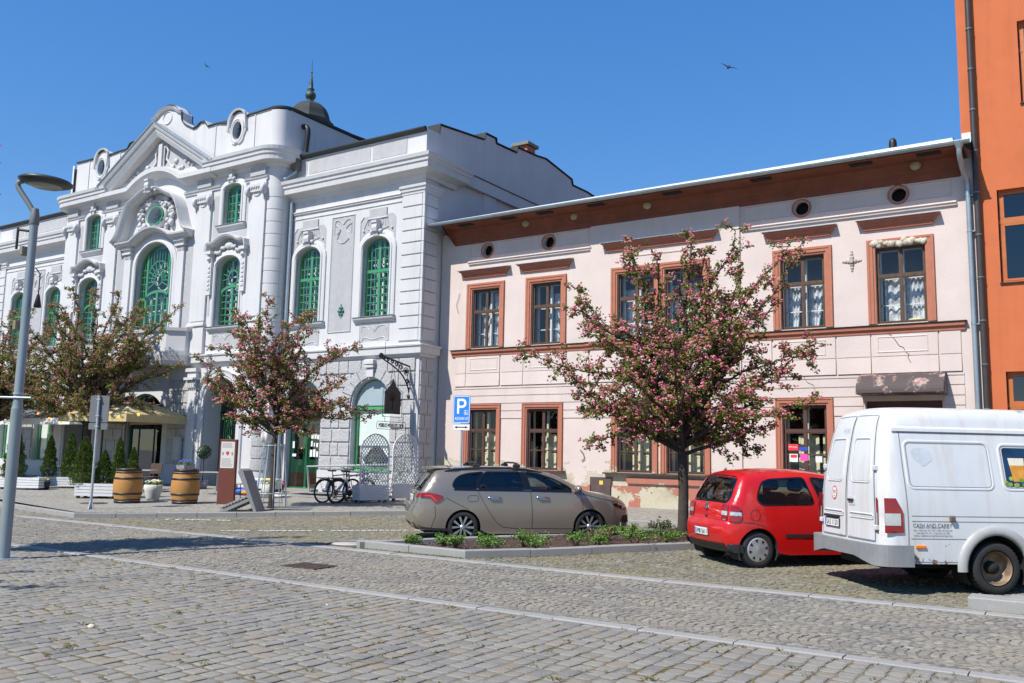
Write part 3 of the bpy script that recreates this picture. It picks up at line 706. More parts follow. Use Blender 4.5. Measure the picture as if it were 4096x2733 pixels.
# wall anchor ornament
mb = MB()
for a in range(0, 360, 90):
    d = (cos(R(a)), sin(R(a)))
    for q, s_ in ((.08, .06), (.16, .045), (.22, .03)): mb.ball((-5.15 + d[0] * q, PY - .01, 6.98 + d[1] * q * 1.15), s_, 0, 8, (1, .5, 1))
mb.box(-5.19, -5.11, PY - .07, PY, 6.93, 7.03); mb.build('wall_anchor', M('plaster_anchor', (.42, .36, .32), .9, .15, 10), PH)
# door, canopy
mb = MB(); a, b, z0, z1 = DOOR
ring_bars(mb, a, b, z0, z1, PY + .17, .12, .08); mb.box(a, b, PY + .17, PY + .25, 2.55, 2.66); mb.box((a + b) / 2 - .05, (a + b) / 2 + .05, PY + .18, PY + .24, z0, 2.6)
for x0, x1 in ((a + .15, (a + b) / 2 - .08), ((a + b) / 2 + .08, b - .15)):
    for q0, q1 in ((.4, 1.0), (1.1, 2.45)): mb.bbox(x0, x1, PY + .2, PY + .26, q0, q1, .03)
mb.box(a, b, PY + .24, PY + .27, z0, z1); dr = mb.build('door', brown, PH)
mb = MB(); mb.tube([(-4.1, PY + .17, 1.35), (-4.1, PY + .10, 1.35), (-4.22, PY + .10, 1.35)], .014, 6); mb.build('handle', blackm, dr)
mb = MB(); cp = [(0, 3.98)] + [(.72 * sin(R(t_)), 3.46 + .52 * cos(R(t_))) for t_ in range(0, 91, 9)] + [(.70, 3.43), (0, 3.43)]
mb.prism(cp, lambda u, v, w: (w, PY - u, v), -5.0, -3.0, 0, False)
cm = M('rusty_canopy_sheet', (.075, .058, .06), .75, .15, 3); t = cm.node_tree; b_ = t.nodes['Principled BSDF']
t.links.new(mixc(t, ramp(t, noise(t, 2.4, 6, .7), [(.52, (0,) * 3), (.58, (1,) * 3)]), (.07, .052, .052), ramp(t, noise(t, 11, 3), [(.4, (.30, .12, .09)), (.65, (.38, .36, .34))])), b_.inputs['Base Color'])
mb.build('door_canopy', cm, PH)
# eaves, gutter, roof
mb = MB(); cv = [(0, 8.86), (.05, 8.88), (.06, 8.98), (.11, 9.0), (.12, 9.10), (.17, 9.13), (.20, 9.25), (.24, 9.31), (.25, 9.36), (.82, 9.385), (.82, 9.44)]
mb.mould([(-18.2, 0), (-2.5, 0)], [(z, o) for o, z in cv], face(PY)); mb.mould([(-18.2, 0), (-18.19, 0)], [(z, o) for o, z in cv], face(PY))
mb.build('eaves_soffit', soffit, PH, recalc=True)
mb = MB()
for k, x in enumerate((-17.6, -15.9, -14.5, -12.7, -10.2, -7.6, -5.0, -3.4)): mb.box(x, x + .55, PY - .74, PY - .52, 9.355, 9.40).cut()
mb.build('eaves_opening', dark, PH)
mb = MB(); r = random.Random(8)
for x in (-15.2, -13.4, -10.9, -3.5): mb.ball((x, PY - .22, 9.24), .15, 0, 7, (1, .5, .8)).cut()
mb.build('exposed_mortar', M('exposed_mortar', (.38, .31, .17), .95, .3, 9), PH)
mb = MB(); mb.lathe([(.075, 0), (.075, 16.55)], (-18.72, PY - .9, 9.47), 14, 0, lambda x, y, z: (z, x, y), True, PI, 2 * PI)
mb.lathe([(.068, 0), (.068, 16.55)], (-18.72, PY - .9, 9.47), 14, 0, lambda x, y, z: (z, x, y), True, PI, 2 * PI)
mb.tube([(-18.72, PY - .975, 9.475), (-2.17, PY - .975, 9.475)], .011, 6); mb.add([(-18.72, PY - .975, 9.47), (-18.72, PY - .825, 9.47), (-18.72, PY - .9, 9.395)], [(0, 1, 2)])
for k in range(9): x = -17.9 + k * 1.9; mb.lathe([(.079, 0), (.079, .03)], (x, PY - .9, 9.47), 12, 0, lambda a, b, z: (z, a, b), True, PI, 2 * PI)
gt = mb.build('gutter', zinc, PH)
mb = MB(); mb.tube([(-2.42, PY - .9, 9.43), (-2.42, PY - .9, 9.28)], [.12, .06], 12); mb.tube([(-2.42, PY - .9, 9.30), (-2.42, PY - .9, 9.15), (-2.41, PY - .55, 8.9), (-2.36, PY - .12, 8.72), (-2.35, PY - .1, 8.5), (-2.35, PY - .1, .3)], .06, 12)
for z in (8.3, 7.4, 5.1, 3.0, 1.4): mb.tube([(-2.35, PY - .1, z), (-2.35, PY - .1, z + .03)], .068, 12); mb.box(-2.29, -2.24, PY - .12, PY, z, z + .03)
mb.build('downpipe', zinc, PH)
mb = MB(); mb.add([(-18.75, PY - .88, 9.50), (-2.2, PY - .88, 9.50), (-2.2, 31, 11.3), (-18.75, 31, 11.3), (-18.75, 38, 9.5), (-2.2, 38, 9.5)], [(0, 1, 2, 3), (3, 2, 5, 4)])
rf = mb.build('roof', slate, PH)
mb = MB(); mb.add([(-18.75, PY - .90, 9.50), (-2.55, PY - .90, 9.50), (-2.55, PY - .90, 9.585), (-18.75, PY - .90, 9.515), (-18.75, PY - .5, 9.61), (-2.55, PY - .5, 9.69)], [(0, 1, 2, 3), (3, 2, 5, 4)]); mb.build('roof_edge', zincw, rf)
mb = MB(); mb.tube([(-4.15, 24.6, 9.7), (-4.15, 24.6, 9.95)], .07, 10); mb.lathe([(.10, 9.92), (.10, 10.2), (.09, 10.28), (.05, 10.33), (.001, 10.34)], (-4.15, 24.6, 0), 12); mb.build('vent_pipe', blackm, rf)
# ================================================================ orange building
OB = thing('apartment_house', 'tall orange plastered building with orange wooden windows at the right edge', 'building', (0, 0, 0)); OY = 24.03
OW = [(x0, x0 + 1.7, z0, z1) for x0 in (-1.74, 1.9, 5.5, 9.1) for z0, z1 in ((1.6, 3.95), (6.1, 8.4), (10.5, 12.6), (14.7, 16.8))]
OW = [((a + .62, b + .62, c, d) if c > 10 else (a, b, c, d)) for a, b, c, d in OW]
mb = MB(); hs = [rect(*w) for w in OW]; mb.panel(rect(-2.15, 14, 0, 19.5), hs, face(OY)); mb.panel(rect(-2.46, -2.15, 9.72, 19.5), (), face(OY))
for h in hs: mb.reveal(h, face(OY), 0, -.2)
mb.add([(-2.15, OY, 0), (-2.15, OY, 9.72), (-2.15, 40, 9.72), (-2.15, 40, 0), (-2.46, OY, 9.72), (-2.46, OY, 19.5), (-2.46, 40, 19.5), (-2.46, 40, 9.72), (14, OY, 19.5), (14, 40, 19.5)], [(0, 3, 2, 1), (4, 7, 6, 5), (5, 6, 9, 8)])
mb.build('wall', orange, OB)
for (a, b, z0, z1) in OW:
    mb = MB(); y = OY + .14; ring_bars(mb, a + .02, b - .02, z0, z1, y, .06, .06); zt = z0 + (z1 - z0) * .66; mb.box(a, b, y - .01, y + .05, zt - .05, zt + .05)
    for q in ((z0 + .06, zt - .05), (zt + .05, z1 - .06)):
        for x0, x1 in ((a + .08, (a + b) / 2), ((a + b) / 2, b - .08)): ring_bars(mb, x0, x1, q[0], q[1], y - .008, .05, .05)
    w = mb.build('window', owood, OB); mb = MB(); mb.panel(rect(a + .05, b - .05, z0 + .05, z1 - .05), (), face(y + .03)); mb.build('pane', dglass, w)
    room(w, a, b, z0, z1, OY + .2, OY + 1.6, M('office_blind', (.17, .20, .25), .9, .1))
    mb = MB(); mb.box(a - .02, b + .02, OY - .05, OY + .15, z0 - .03, z0 - .005); mb.build('sill', slate, w)
mb = MB(); mb.tube([(-2.16, OY - .13, 19.4), (-2.16, OY - .13, .3)], .07, 12)
for k in range(18): mb.tube([(-2.16, OY - .13, .9 + k * 1.06), (-2.16, OY - .13, .93 + k * 1.06)], .078, 12)
mb.build('downpipe', M('dark_brown_pipe', (.045, .038, .036), .45, .15, 4), OB)
mb = MB()
for k in range(18): mb.tube([(-2.16, OY - .13, .945 + k * 1.06), (-2.16, OY - .13, .955 + k * 1.06)], .0795, 12).cut()
mb.build('pipe_joint', steel, OB)
mb = MB(); mb.box(-2.44, -2.22, OY - .06, OY + .05, 9.72, 9.95); mb.build('flashing_patch', M('white_flashing', (.75, .75, .75), .8, .1), OB)
# ================================================================ grey baroque restaurant building
GB = thing('restaurant_building', 'pale grey neo-baroque building with green arched windows, curved gable and small cupola', 'building', (0, 0, 0))
WY = 22.95; CY = 22.15; AX = -32.45; XR = -18.78; CR = -25.3; CL = -39.6; XL = -46.9
plan = lambda u, v, o: (u, v, o)
def plan_mould(path, prof, mat, name, par=None):
    mb = MB(); mb.mould(path, [(-o, z) for o, z in prof], plan); return mb.build(name, mat, par or GB, recalc=True)
def qarc(cx, cy, r, a0, a1, n=8): return [(cx + r * cos(R(a0 + (a1 - a0) * i / n)), cy + r * sin(R(a0 + (a1 - a0) * i / n))) for i in range(n + 1)]
CPATH = [(CL, 25.5)] + qarc(CL + .5, CY + .5, .5, 180, 270) + qarc(CR - .5, CY + .5, .5, 270, 360) + [(CR, 25.5)]
# ---- openings
WINR = [(-24.83, -23.58), (-21.47, -20.22)]; WINL = [(-45.0, -43.75), (-41.9, -40.65)]
def wingop(a, b): return arched(a, b, 6.43, 8.86, 9.26)
SHOPW = arched(-21.75, -19.97, 1.12, 3.36, 4.27); SHOPD = arched(-24.98, -23.22, .42, 3.36, 4.27)
LG = [arched(-45.2, -43.45, 1.1, 3.36, 4.27), arched(-42.1, -40.3, 1.1, 3.36, 4.27)]
UPW = [(-37.55, -36.5), (-28.22, -27.2)]; LOW = [(-37.75, -36.35), (-28.42, -27.02)]
def upop(a, b): return arched(a, b, 10.42, 11.82, 12.02)
def lowop(a, b): return arched(a, b, 6.43, 8.75, 9.15)
BIG = arched(AX - 1.2, AX + 1.2, 6.35, 9.25, 10.22); OVAL = arc(AX, 11.38, .55, .42, 0, 350, 35)
PORT = [arched(-38.05, -36.1, .38, 3.45, 4.45), arched(-28.68, -26.75, .38, 3.45, 4.45)]; CDOOR = arched(AX - 1.25, AX + 1.25, .4, 3.0, 3.95)
# ---- walls
mb = MB(); hs = [wingop(*w) for w in WINR] + [SHOPW, SHOPD]
mb.panel(rect(CR - .3, XR, 0, 12.9), hs, face(WY))
for h in hs: mb.reveal(h, face(WY), 0, -.32)
mb.cut(); hs = [wingop(*w) for w in WINL] + LG
mb.panel(rect(XL, CL + .3, 0, 12.9), hs, face(WY))
for h in hs: mb.reveal(h, face(WY), 0, -.32)
mb.cut(); hs = [upop(*w) for w in UPW] + [lowop(*w) for w in LOW] + [BIG, OVAL] + PORT + [CDOOR]
mb.panel(rect(CL + .5, CR - .5, 0, 13.2), hs, face(CY))
for h in hs: mb.reveal(h, face(CY), 0, -.95 if h in PORT else -.38)
for c_, a0 in ((CR - .5, 270), (CL + .5, 180)):
    q = qarc(c_, CY + .5, .5, a0, a0 + 90, 10); mb.add([(x, y, z) for z in (0, 14.7) for x, y in q], [(i, i + 1, 12 + i, 11 + i) for i in range(10)], 0, True)
mb.add([(CR, CY + .5, 0), (CR, 33, 0), (CR, 33, 14.75), (CR, CY + .5, 14.75), (CL, CY + .5, 0), (CL, 33, 0), (CL, 33, 14.75), (CL, CY + .5, 14.75)], [(0, 1, 2, 3), (4, 7, 6, 5)])
mb.build('wall', grey, GB)
# grooves of the rounded corner: stacked drums
mb = MB()
for c_, a0 in ((CR - .5, 262), (CL + .5, 180)):
    for k in range(11):
        z = 6.5 + k * .475; q = [(c_ + r_ * cos(R(a0 + 98 * i / 10)), CY + .5 + r_ * sin(R(a0 + 98 * i / 10))) for r_ in (.49, .515, .516, .515, .49) for i in range(11)]
        zz = [z + .008, z + .018, z + .2, z + .448, z + .458]
        mb.add([(x, y, zz[i // 11]) for i, (x, y) in enumerate(q)], [(j * 11 + i, j * 11 + i + 1, j * 11 + 12 + i, j * 11 + 11 + i) for j in range(4) for i in range(10)], 0, False).cut()
mb.build('corner_drum', grey, GB)
mb = MB()
for c_, a0 in ((CR - .5, 262), (CL + .5, 180)):
    for k in range(9):
        z = 1.0 + k * .44; q = [(c_ + r_ * cos(R(a0 + 98 * i / 10)), CY + .5 + r_ * sin(R(a0 + 98 * i / 10))) for r_ in (.49, .54, .545, .54, .49) for i in range(11)]
        zz = [z + .012, z + .025, z + .2, z + .405, z + .42]
        mb.add([(x, y, zz[i // 11]) for i, (x, y) in enumerate(q)], [(j * 11 + i, j * 11 + i + 1, j * 11 + 12 + i, j * 11 + 11 + i) for j in range(4) for i in range(10)], 0, False).cut()
mb.build('rock_faced_drum', rock, GB)
# side wall with stepped parapet
YZ = [(22.95, 0), (37, 0), (37, 13.3), (35.45, 13.35), (35.2, 13.62), (34.5, 13.66), (33.2, 13.62), (33.1, 13.86), (30.9, 14.14), (30.2, 14.05), (28.72, 13.96), (28.7, 13.72), (27.2, 13.66), (27.15, 13.84), (26.5, 13.82), (26.45, 13.55), (23.72, 13.24), (23.70, 12.9), (22.95, 12.9)]
sd = lambda x: (lambda u, v, w=0: (x + w, u, v))
mb = MB(); mb.panel([(y, z) for y, z in YZ], (), sd(XR - .05)); mb.add([(XR - .05, y, z) for y, z in YZ[2:]] + [(XR - .5, y, z) for y, z in YZ[2:]], [(i, i + 1, len(YZ) - 2 + i + 1, len(YZ) - 2 + i) for i in range(len(YZ) - 3)])
mb.add([(XR - .05, WY, 0), (XR, WY, 0), (XR, 23.68, 0), (XR - .05, 23.68, 0), (XR - .05, WY, 12.9), (XR, WY, 12.9), (XR, 23.68, 12.9), (XR - .05, 23.68, 12.9)], [(1, 2, 6, 5), (2, 3, 7, 6), (4, 5, 6, 7)])
sw = mb.build('side_wall', grey, GB)
mb = MB(); cap = YZ[2:-1]
mb.mould(cap, [(-.02, .05), (-.05, .06), (-.06, .06), (-.06, -.5)], sd(XR - .05)); mb.build('parapet_capping', slate, sw, recalc=True)
mb = MB()
for p in ([(23.75, 12.28), (25.9, 12.28), (25.9, 13.2), (23.75, 12.95)], [(27.5, 12.28), (36, 12.28), (36, 13.0), (34.6, 13.25), (33.0, 13.3), (31, 13.75), (29, 13.6), (28.9, 13.35), (27.5, 13.28)]):
    mb.mould(p, [(0, 0), (.0, -.02), (.03, -.02), (.03, 0)], sd(XR - .052), True).cut()
mb.build('wall_panel_line', grey, sw)
mb = MB(); mb.box(XR - .06, XR + .12, 24.6, 37, 11.45, 11.9).cut(); mb.box(XR - .06, XR + .03, 26.4, 27.2, 9.6, 11.44); mb.build('string_course', grey, sw)
mb = MB(); mb.box(XR - .06, XR + .15, 24.6, 37, 11.903, 11.93); mb.build('course_flashing', slate, sw)
# plinth, belt course, cornices, parapets
mb = MB(); mb.box(-23.2, -21.78, WY - .1, WY + .01, 0, 1.10).cut(); mb.box(-21.78, -19.94, WY - .1, WY + .01, 0, 1.04).cut()
mb.box(-19.94, XR + .09, WY - .1, WY + .02, 0, 1.1); mb.box(XR - .02, XR + .09, WY, 23.75, 0, 1.1); mb.cut(); mb.box(-26.7, -25.8, CY - .1, CY, 0, 1.0).cut(); mb.box(-31.1, -28.75, CY - .1, CY, 0, 1.0).cut(); mb.box(-36.0, -33.8, CY - .1, CY, 0, 1.0).cut(); mb.box(XL, CL, WY - .1, WY, 0, 1.05)
mb.build('plinth', grey, GB)
BELT = [(0, 4.95), (.05, 4.97), (.07, 5.04), (.16, 5.07), (.17, 5.29), (.21, 5.31), (.22, 5.36), (0, 5.42)]
for pth in ([(CR + .02, WY), (XR, WY), (XR, 23.68), (XR - .05, 23.68)], [(XL - .02, 24.2), (XL, WY), (CL, WY)], CPATH[3:-3]): plan_mould(pth, BELT, grey, 'belt_course')
CORN = [(0, 11.1), (.06, 11.12), (.10, 11.24), (.40, 11.36), (.42, 11.55), (.46, 11.58), (.47, 11.66), (.52, 11.72), (.55, 11.84), (0, 11.95)]
plan_mould([(CR - .3, WY), (XR, WY), (XR, 24.55), (XR - .06, 24.55)], CORN, grey, 'cornice'); plan_mould([(XL, 24.55), (XL, WY), (CL + .3, WY)], CORN, grey, 'cornice')
GUT = [(.0, 12.78), (.05, 12.8), (.12, 12.82), (.16, 12.88), (.16, 12.92), (.02, 12.95)]
plan_mould([(CR, WY - .01), (XR, WY - .01)], GUT, slate, 'gutter'); plan_mould([(XL, WY - .01), (CL, WY - .01)], GUT, slate, 'gutter')
mb = MB()
for a, b in ((-25.15, -24.55), (-24.45, -21.35), (-21.25, -19.65), (-45.6, -44.6), (-44.5, -40.8), (-40.7, -39.9)): mb.box(a, b, WY - .012, WY + .01, 12.15, 12.72).cut()
mb.build('parapet_panel', rough_grey, GB)
CC = [(0, 12.42), (.06, 12.45), (.10, 12.55), (.40, 12.62), (.42, 12.80), (.46, 12.83), (.47, 12.92), (.52, 12.98), (.55, 13.10), (0, 13.16)]
i0 = CPATH.index(next(p for p in CPATH if p[1] < CY + .001))
plan_mould(CPATH[:i0 + 1] + [(AX - 3.3, CY)], CC, grey, 'cornice'); plan_mould([(AX + 3.3, CY)] + CPATH[i0 + 1:], CC, grey, 'cornice')
fc = face(CY)
low = [(AX - 3.75, 12.62), (AX - 1.95, 12.62)] + smoothpts([(AX - 1.75, 12.64), (AX - 1.2, 12.95), (AX - .6, 13.16), (AX, 13.22), (AX + .6, 13.16), (AX + 1.2, 12.95), (AX + 1.75, 12.64)], 2) + [(AX + 1.95, 12.62), (AX + 3.75, 12.62)]
mb = MB(); FAS = [(-.2, 0), (-.17, .08), (-.02, .40), (0, .42), (.18, .43), (.20, .36), (.24, .2), (.25, 0)]
mb.mould(low, FAS, fc); mb.build('arched_cornice', grey, GB, recalc=True)
mb = MB(); rk = [(AX - 3.95, 12.84), (AX - 3.6, 12.86), (AX, 15.0), (AX + 3.6, 12.86), (AX + 3.95, 12.84)]
mb.mould(rk, [(-.2, 0), (-.19, .3), (0, .42), (.10, .44), (.11, .50), (.18, .54), (.24, .57), (.26, .57), (.32, 0)], fc); mb.build('pediment', grey, GB, recalc=True)
mb = MB(); mb.mould(rk[1:4], [(.27, .0), (.265, .6), (.30, .61), (.31, 0)], fc); mb.build('pediment_flashing', zinc, GB, recalc=True)
mb = MB(); mb.panel([(AX - 3.3, 12.9), (AX + 3.3, 12.9), (AX, 15.0)], (), face(CY + .01)); mb.build('tympanum', rough_grey, GB)
mb = MB()
for s_ in (-1, 1):
    q = [(AX + s_ * .16, 13.5), (AX + s_ * .16, 14.35), (AX + s_ * .3, 14.4), (AX + s_ * .42, 14.15), (AX + s_ * .36, 13.8), (AX + s_ * .75, 13.42)]
    mb.mould(q if s_ < 0 else q, [(-.05, 0), (-.04, .06), (.04, .06), (.05, 0)], fc).cut()
    for k in range(7): mb.ball((AX + s_ * (.75 + .22 * k), CY - .02, 13.4 + .28 * sin(k * 1.9) * (1 - k / 9)), .12 - .008 * k, 0, 7, (1.3, .6, 1))
    mb.cut()
mb.bbox(AX - .12, AX + .12, CY - .14, CY, 13.4, 14.5, .02)
mb.build('tympanum_ornament', orn, GB)
mb = MB()
for s_ in (-1, 1): mb.panel([(AX + s_ * .18, 13.55), (AX + s_ * .34, 13.72), (AX + s_ * .36, 14.1), (AX + s_ * .28, 14.3), (AX + s_ * .18, 14.28)][::s_], (), face(CY - .005)).cut()
mb.build('vent_opening', dark, GB)
# parapet and curved gable over the centre
gh = [(1.8, 14.95), (2.0, 14.97), (2.25, 15.12), (2.55, 15.1), (2.75, 14.86), (3.4, 14.86), (4.05, 14.82)]
ov = [(4.05, 14.82), (4.15, 14.98), (4.6, 15.16), (5.05, 14.98), (5.15, 14.82)]
half = smoothpts([(0, 16.3), (.35, 16.26), (.7, 16.05), (.85, 15.82), (1.05, 15.8), (1.0, 15.5), (1.2, 15.25), (1.8, 14.95)], 2) + gh[1:] + smoothpts(ov, 2) + [(5.2, 14.85), (6.65, 14.88)]
outl = [(AX - 6.65, 13.1)] + [(AX + 6.65, 13.1)] + [(AX + u, z) for u, z in half[::-1]] + [(AX - u, z) for u, z in half[1:]]
OVP = [arc(AX + s_ * 4.6, 14.28, .27, .38, 0, 348, 29) for s_ in (-1, 1)]
PYY = CY + .12; mb = MB(); mb.panel(outl, OVP, face(PYY))
for h in OVP: mb.reveal(h, face(PYY), 0, -.2)
mb.add([(x, PYY, z) for x, z in outl] + [(x, PYY + .45, z) for x, z in outl], [(i, i + 1, len(outl) + i + 1, len(outl) + i) for i in range(1, len(outl) - 1)])
mb.build('parapet', grey, GB)
mb = MB(); top = [(AX + u, z) for u, z in half[::-1]] + [(AX - u, z) for u, z in half[1:]]
mb.mould(top, [(-.0, .06), (.04, .07), (.05, .07), (.05, -.5), (0, -.5)], face(PYY)); mb.build('gable_capping', slate, GB, recalc=True)
plan_mould([(AX + 6.6, PYY), (CR - .5, PYY)] + qarc(CR - .5, CY + .62, .5, 270, 360)[1:] + [(CR, 33)], [(.0, 14.74), (.07, 14.78), (.08, 14.86), (-.3, 14.9)], slate, 'parapet_capping')
mb = MB()
for s_ in (-1, 1):
    mb.mould(arc(AX + s_ * 4.6, 14.28, .27, .38, 0, 348, 29), [(-.14, 0), (-.13, .07), (-.08, .09), (-.03, .06), (0, .06), (0, -.02)], face(PYY), True).cut()
    mb.mould([(AX + s_ * 4.6 - .5, 14.3), (AX + s_ * 4.6 - .45, 14.75)] + arc(AX + s_ * 4.6, 14.75, .42, .36, 165, 15, 8) + [(AX + s_ * 4.6 + .45, 14.75), (AX + s_ * 4.6 + .5, 14.3)], [(0, 0), (.0, .10), (.07, .13), (.08, 0)], face(PYY)).cut()
    for q in (-1, 1): mb.mould(smoothpts([(AX + s_ * 4.6 + q * .45, 14.45), (AX + s_ * 4.6 + q * .5, 14.25), (AX + s_ * 4.6 + q * .36, 14.05), (AX + s_ * 4.6 + q * .33, 13.85), (AX + s_ * 4.6 + q * .1, 13.75)], 2), [(-.04, 0), (-.03, .06), (.03, .06), (.04, 0)], face(PYY)).cut()
mb.mould(smoothpts([(AX - 1.0, 15.82), (AX - .75, 15.9), (AX - .5, 16.1), (AX, 16.2), (AX + .5, 16.1), (AX + .75, 15.9), (AX + 1.0, 15.82)], 2), [(-.1, 0), (-.1, .08), (.02, .16), (.04, 0)], face(PYY)).cut()
mb.mould(arc(AX, 15.72, .3, .28, 0, 345, 20), [(-.04, 0), (0, .04), (.04, 0)], face(PYY), True).cut()
for x in (AX + 3.25, AX - 3.25, AX + 5.6, AX - 5.6): mb.box(x - .02, x + .02, PYY - .03, PYY, 13.15, 14.78).cut()
mb.build('gable_moulding', grey, GB)
for s_, h in zip((-1, 1), OVP):
    mb = MB(); mb.panel(h, (), face(PYY - .14)); w = mb.build('oval_window', glass, GB); x = AX + s_ * 4.6
    mb = MB()
    for q in (-.09, .09): mb.box(x + q - .008, x + q + .008, PYY + .12, PYY + .14, 13.92, 14.62)
    for q in (14.1, 14.28, 14.46): mb.box(x - .25, x + .25, PYY + .125, PYY + .135, q - .008, q + .008)
    mb.build('glazing_bars', slate, w); room(w, x - .3, x + .3, 13.9, 14.6, PYY + .2, PYY + .6, midroom)
# pilasters, capitals, architrave on the centre block
mb = MB(); mc = MB(); mi = MB()
for x in (AX - 6.25, AX - 3.2, AX + 3.05, AX + 6.2):
    mb.box(x - .46, x + .46, CY - .09, CY + .01, 6.72, 11.95); mb.box(x - .5, x + .5, CY - .13, CY + .01, 5.42, 6.42); mb.box(x - .47, x + .47, CY - .10, CY + .01, 6.42, 6.52); mb.box(x - .52, x + .52, CY - .16, CY + .01, 6.52, 6.60); mb.box(x - .49, x + .49, CY - .13, CY + .01, 6.60, 6.68).cut()
    mi.box(x - .42, x + .42, CY - .13, CY, 12.14, 12.48).cut()
    for s_ in (-1, 1):
        mc.lathe([(0.001, 0), (.15, .0), (.17, .04), (.17, .12), (.14, .16), (.001, .16)], (x + s_ * .42 - .08, CY - .13, 11.55), 12, 0, lambda a, b, z: (z, b, a * 1.25))
        mc.tube([(x + s_ * .42, CY - .14, 11.40), (x + s_ * .42, CY - .13, 11.16)], [.05, .02], 6)
    mc.box(x - .34, x + .34, CY - .16, CY - .08, 11.5, 11.62); mc.box(x - .45, x + .45, CY - .2, CY - .05, 11.68, 11.78)
    for q in range(-2, 3): mc.ball((x + q * .13, CY - .16, 11.64), .05, 0, 6)
    mc.mould(arc(x, 11.5, .22, .16, 180, 360, 8), [(-.03, .09), (0, .13), (.03, .09)], face(CY)).cut()
mb.build('pilaster', grey, GB); mc.build('capital', orn, GB); mi.build('impost_block', rough_grey, GB)
fcs = [(-.1, 0), (-.09, .05), (-.02, .06), (0, .10), (.03, .11), (.05, .06), (.08, .10), (.09, 0)]
mb = MB()
for a, b in ((AX - 6.7, AX - 5.35), (AX - 4.0, AX - 1.85), (AX + 1.75, AX + 4.0), (AX + 5.4, AX + 6.7)): mb.mould([(a, 12.05), (b, 12.05)], fcs, fc).cut()
mb.build('architrave', grey, GB)
mb = MB()
for a, b, z0, z1 in ((AX - 5.7, AX - 3.75, 6.9, 11.7), (AX + 3.6, AX + 5.65, 6.9, 11.7), (AX - 2.65, AX - 2.05, 6.0, 10.3), (AX + 1.95, AX + 2.5, 6.0, 10.3)):
    hs = [off(lowop(*w), .34) for w in LOW if a < w[0] < b] + [off(upop(*w), .3) for w in UPW if a < w[0] < b]
    mb.panel(rect(a, b, z0, z1), hs, face(CY - .006)).cut()
mb.build('rough_panel', rough_grey, GB)
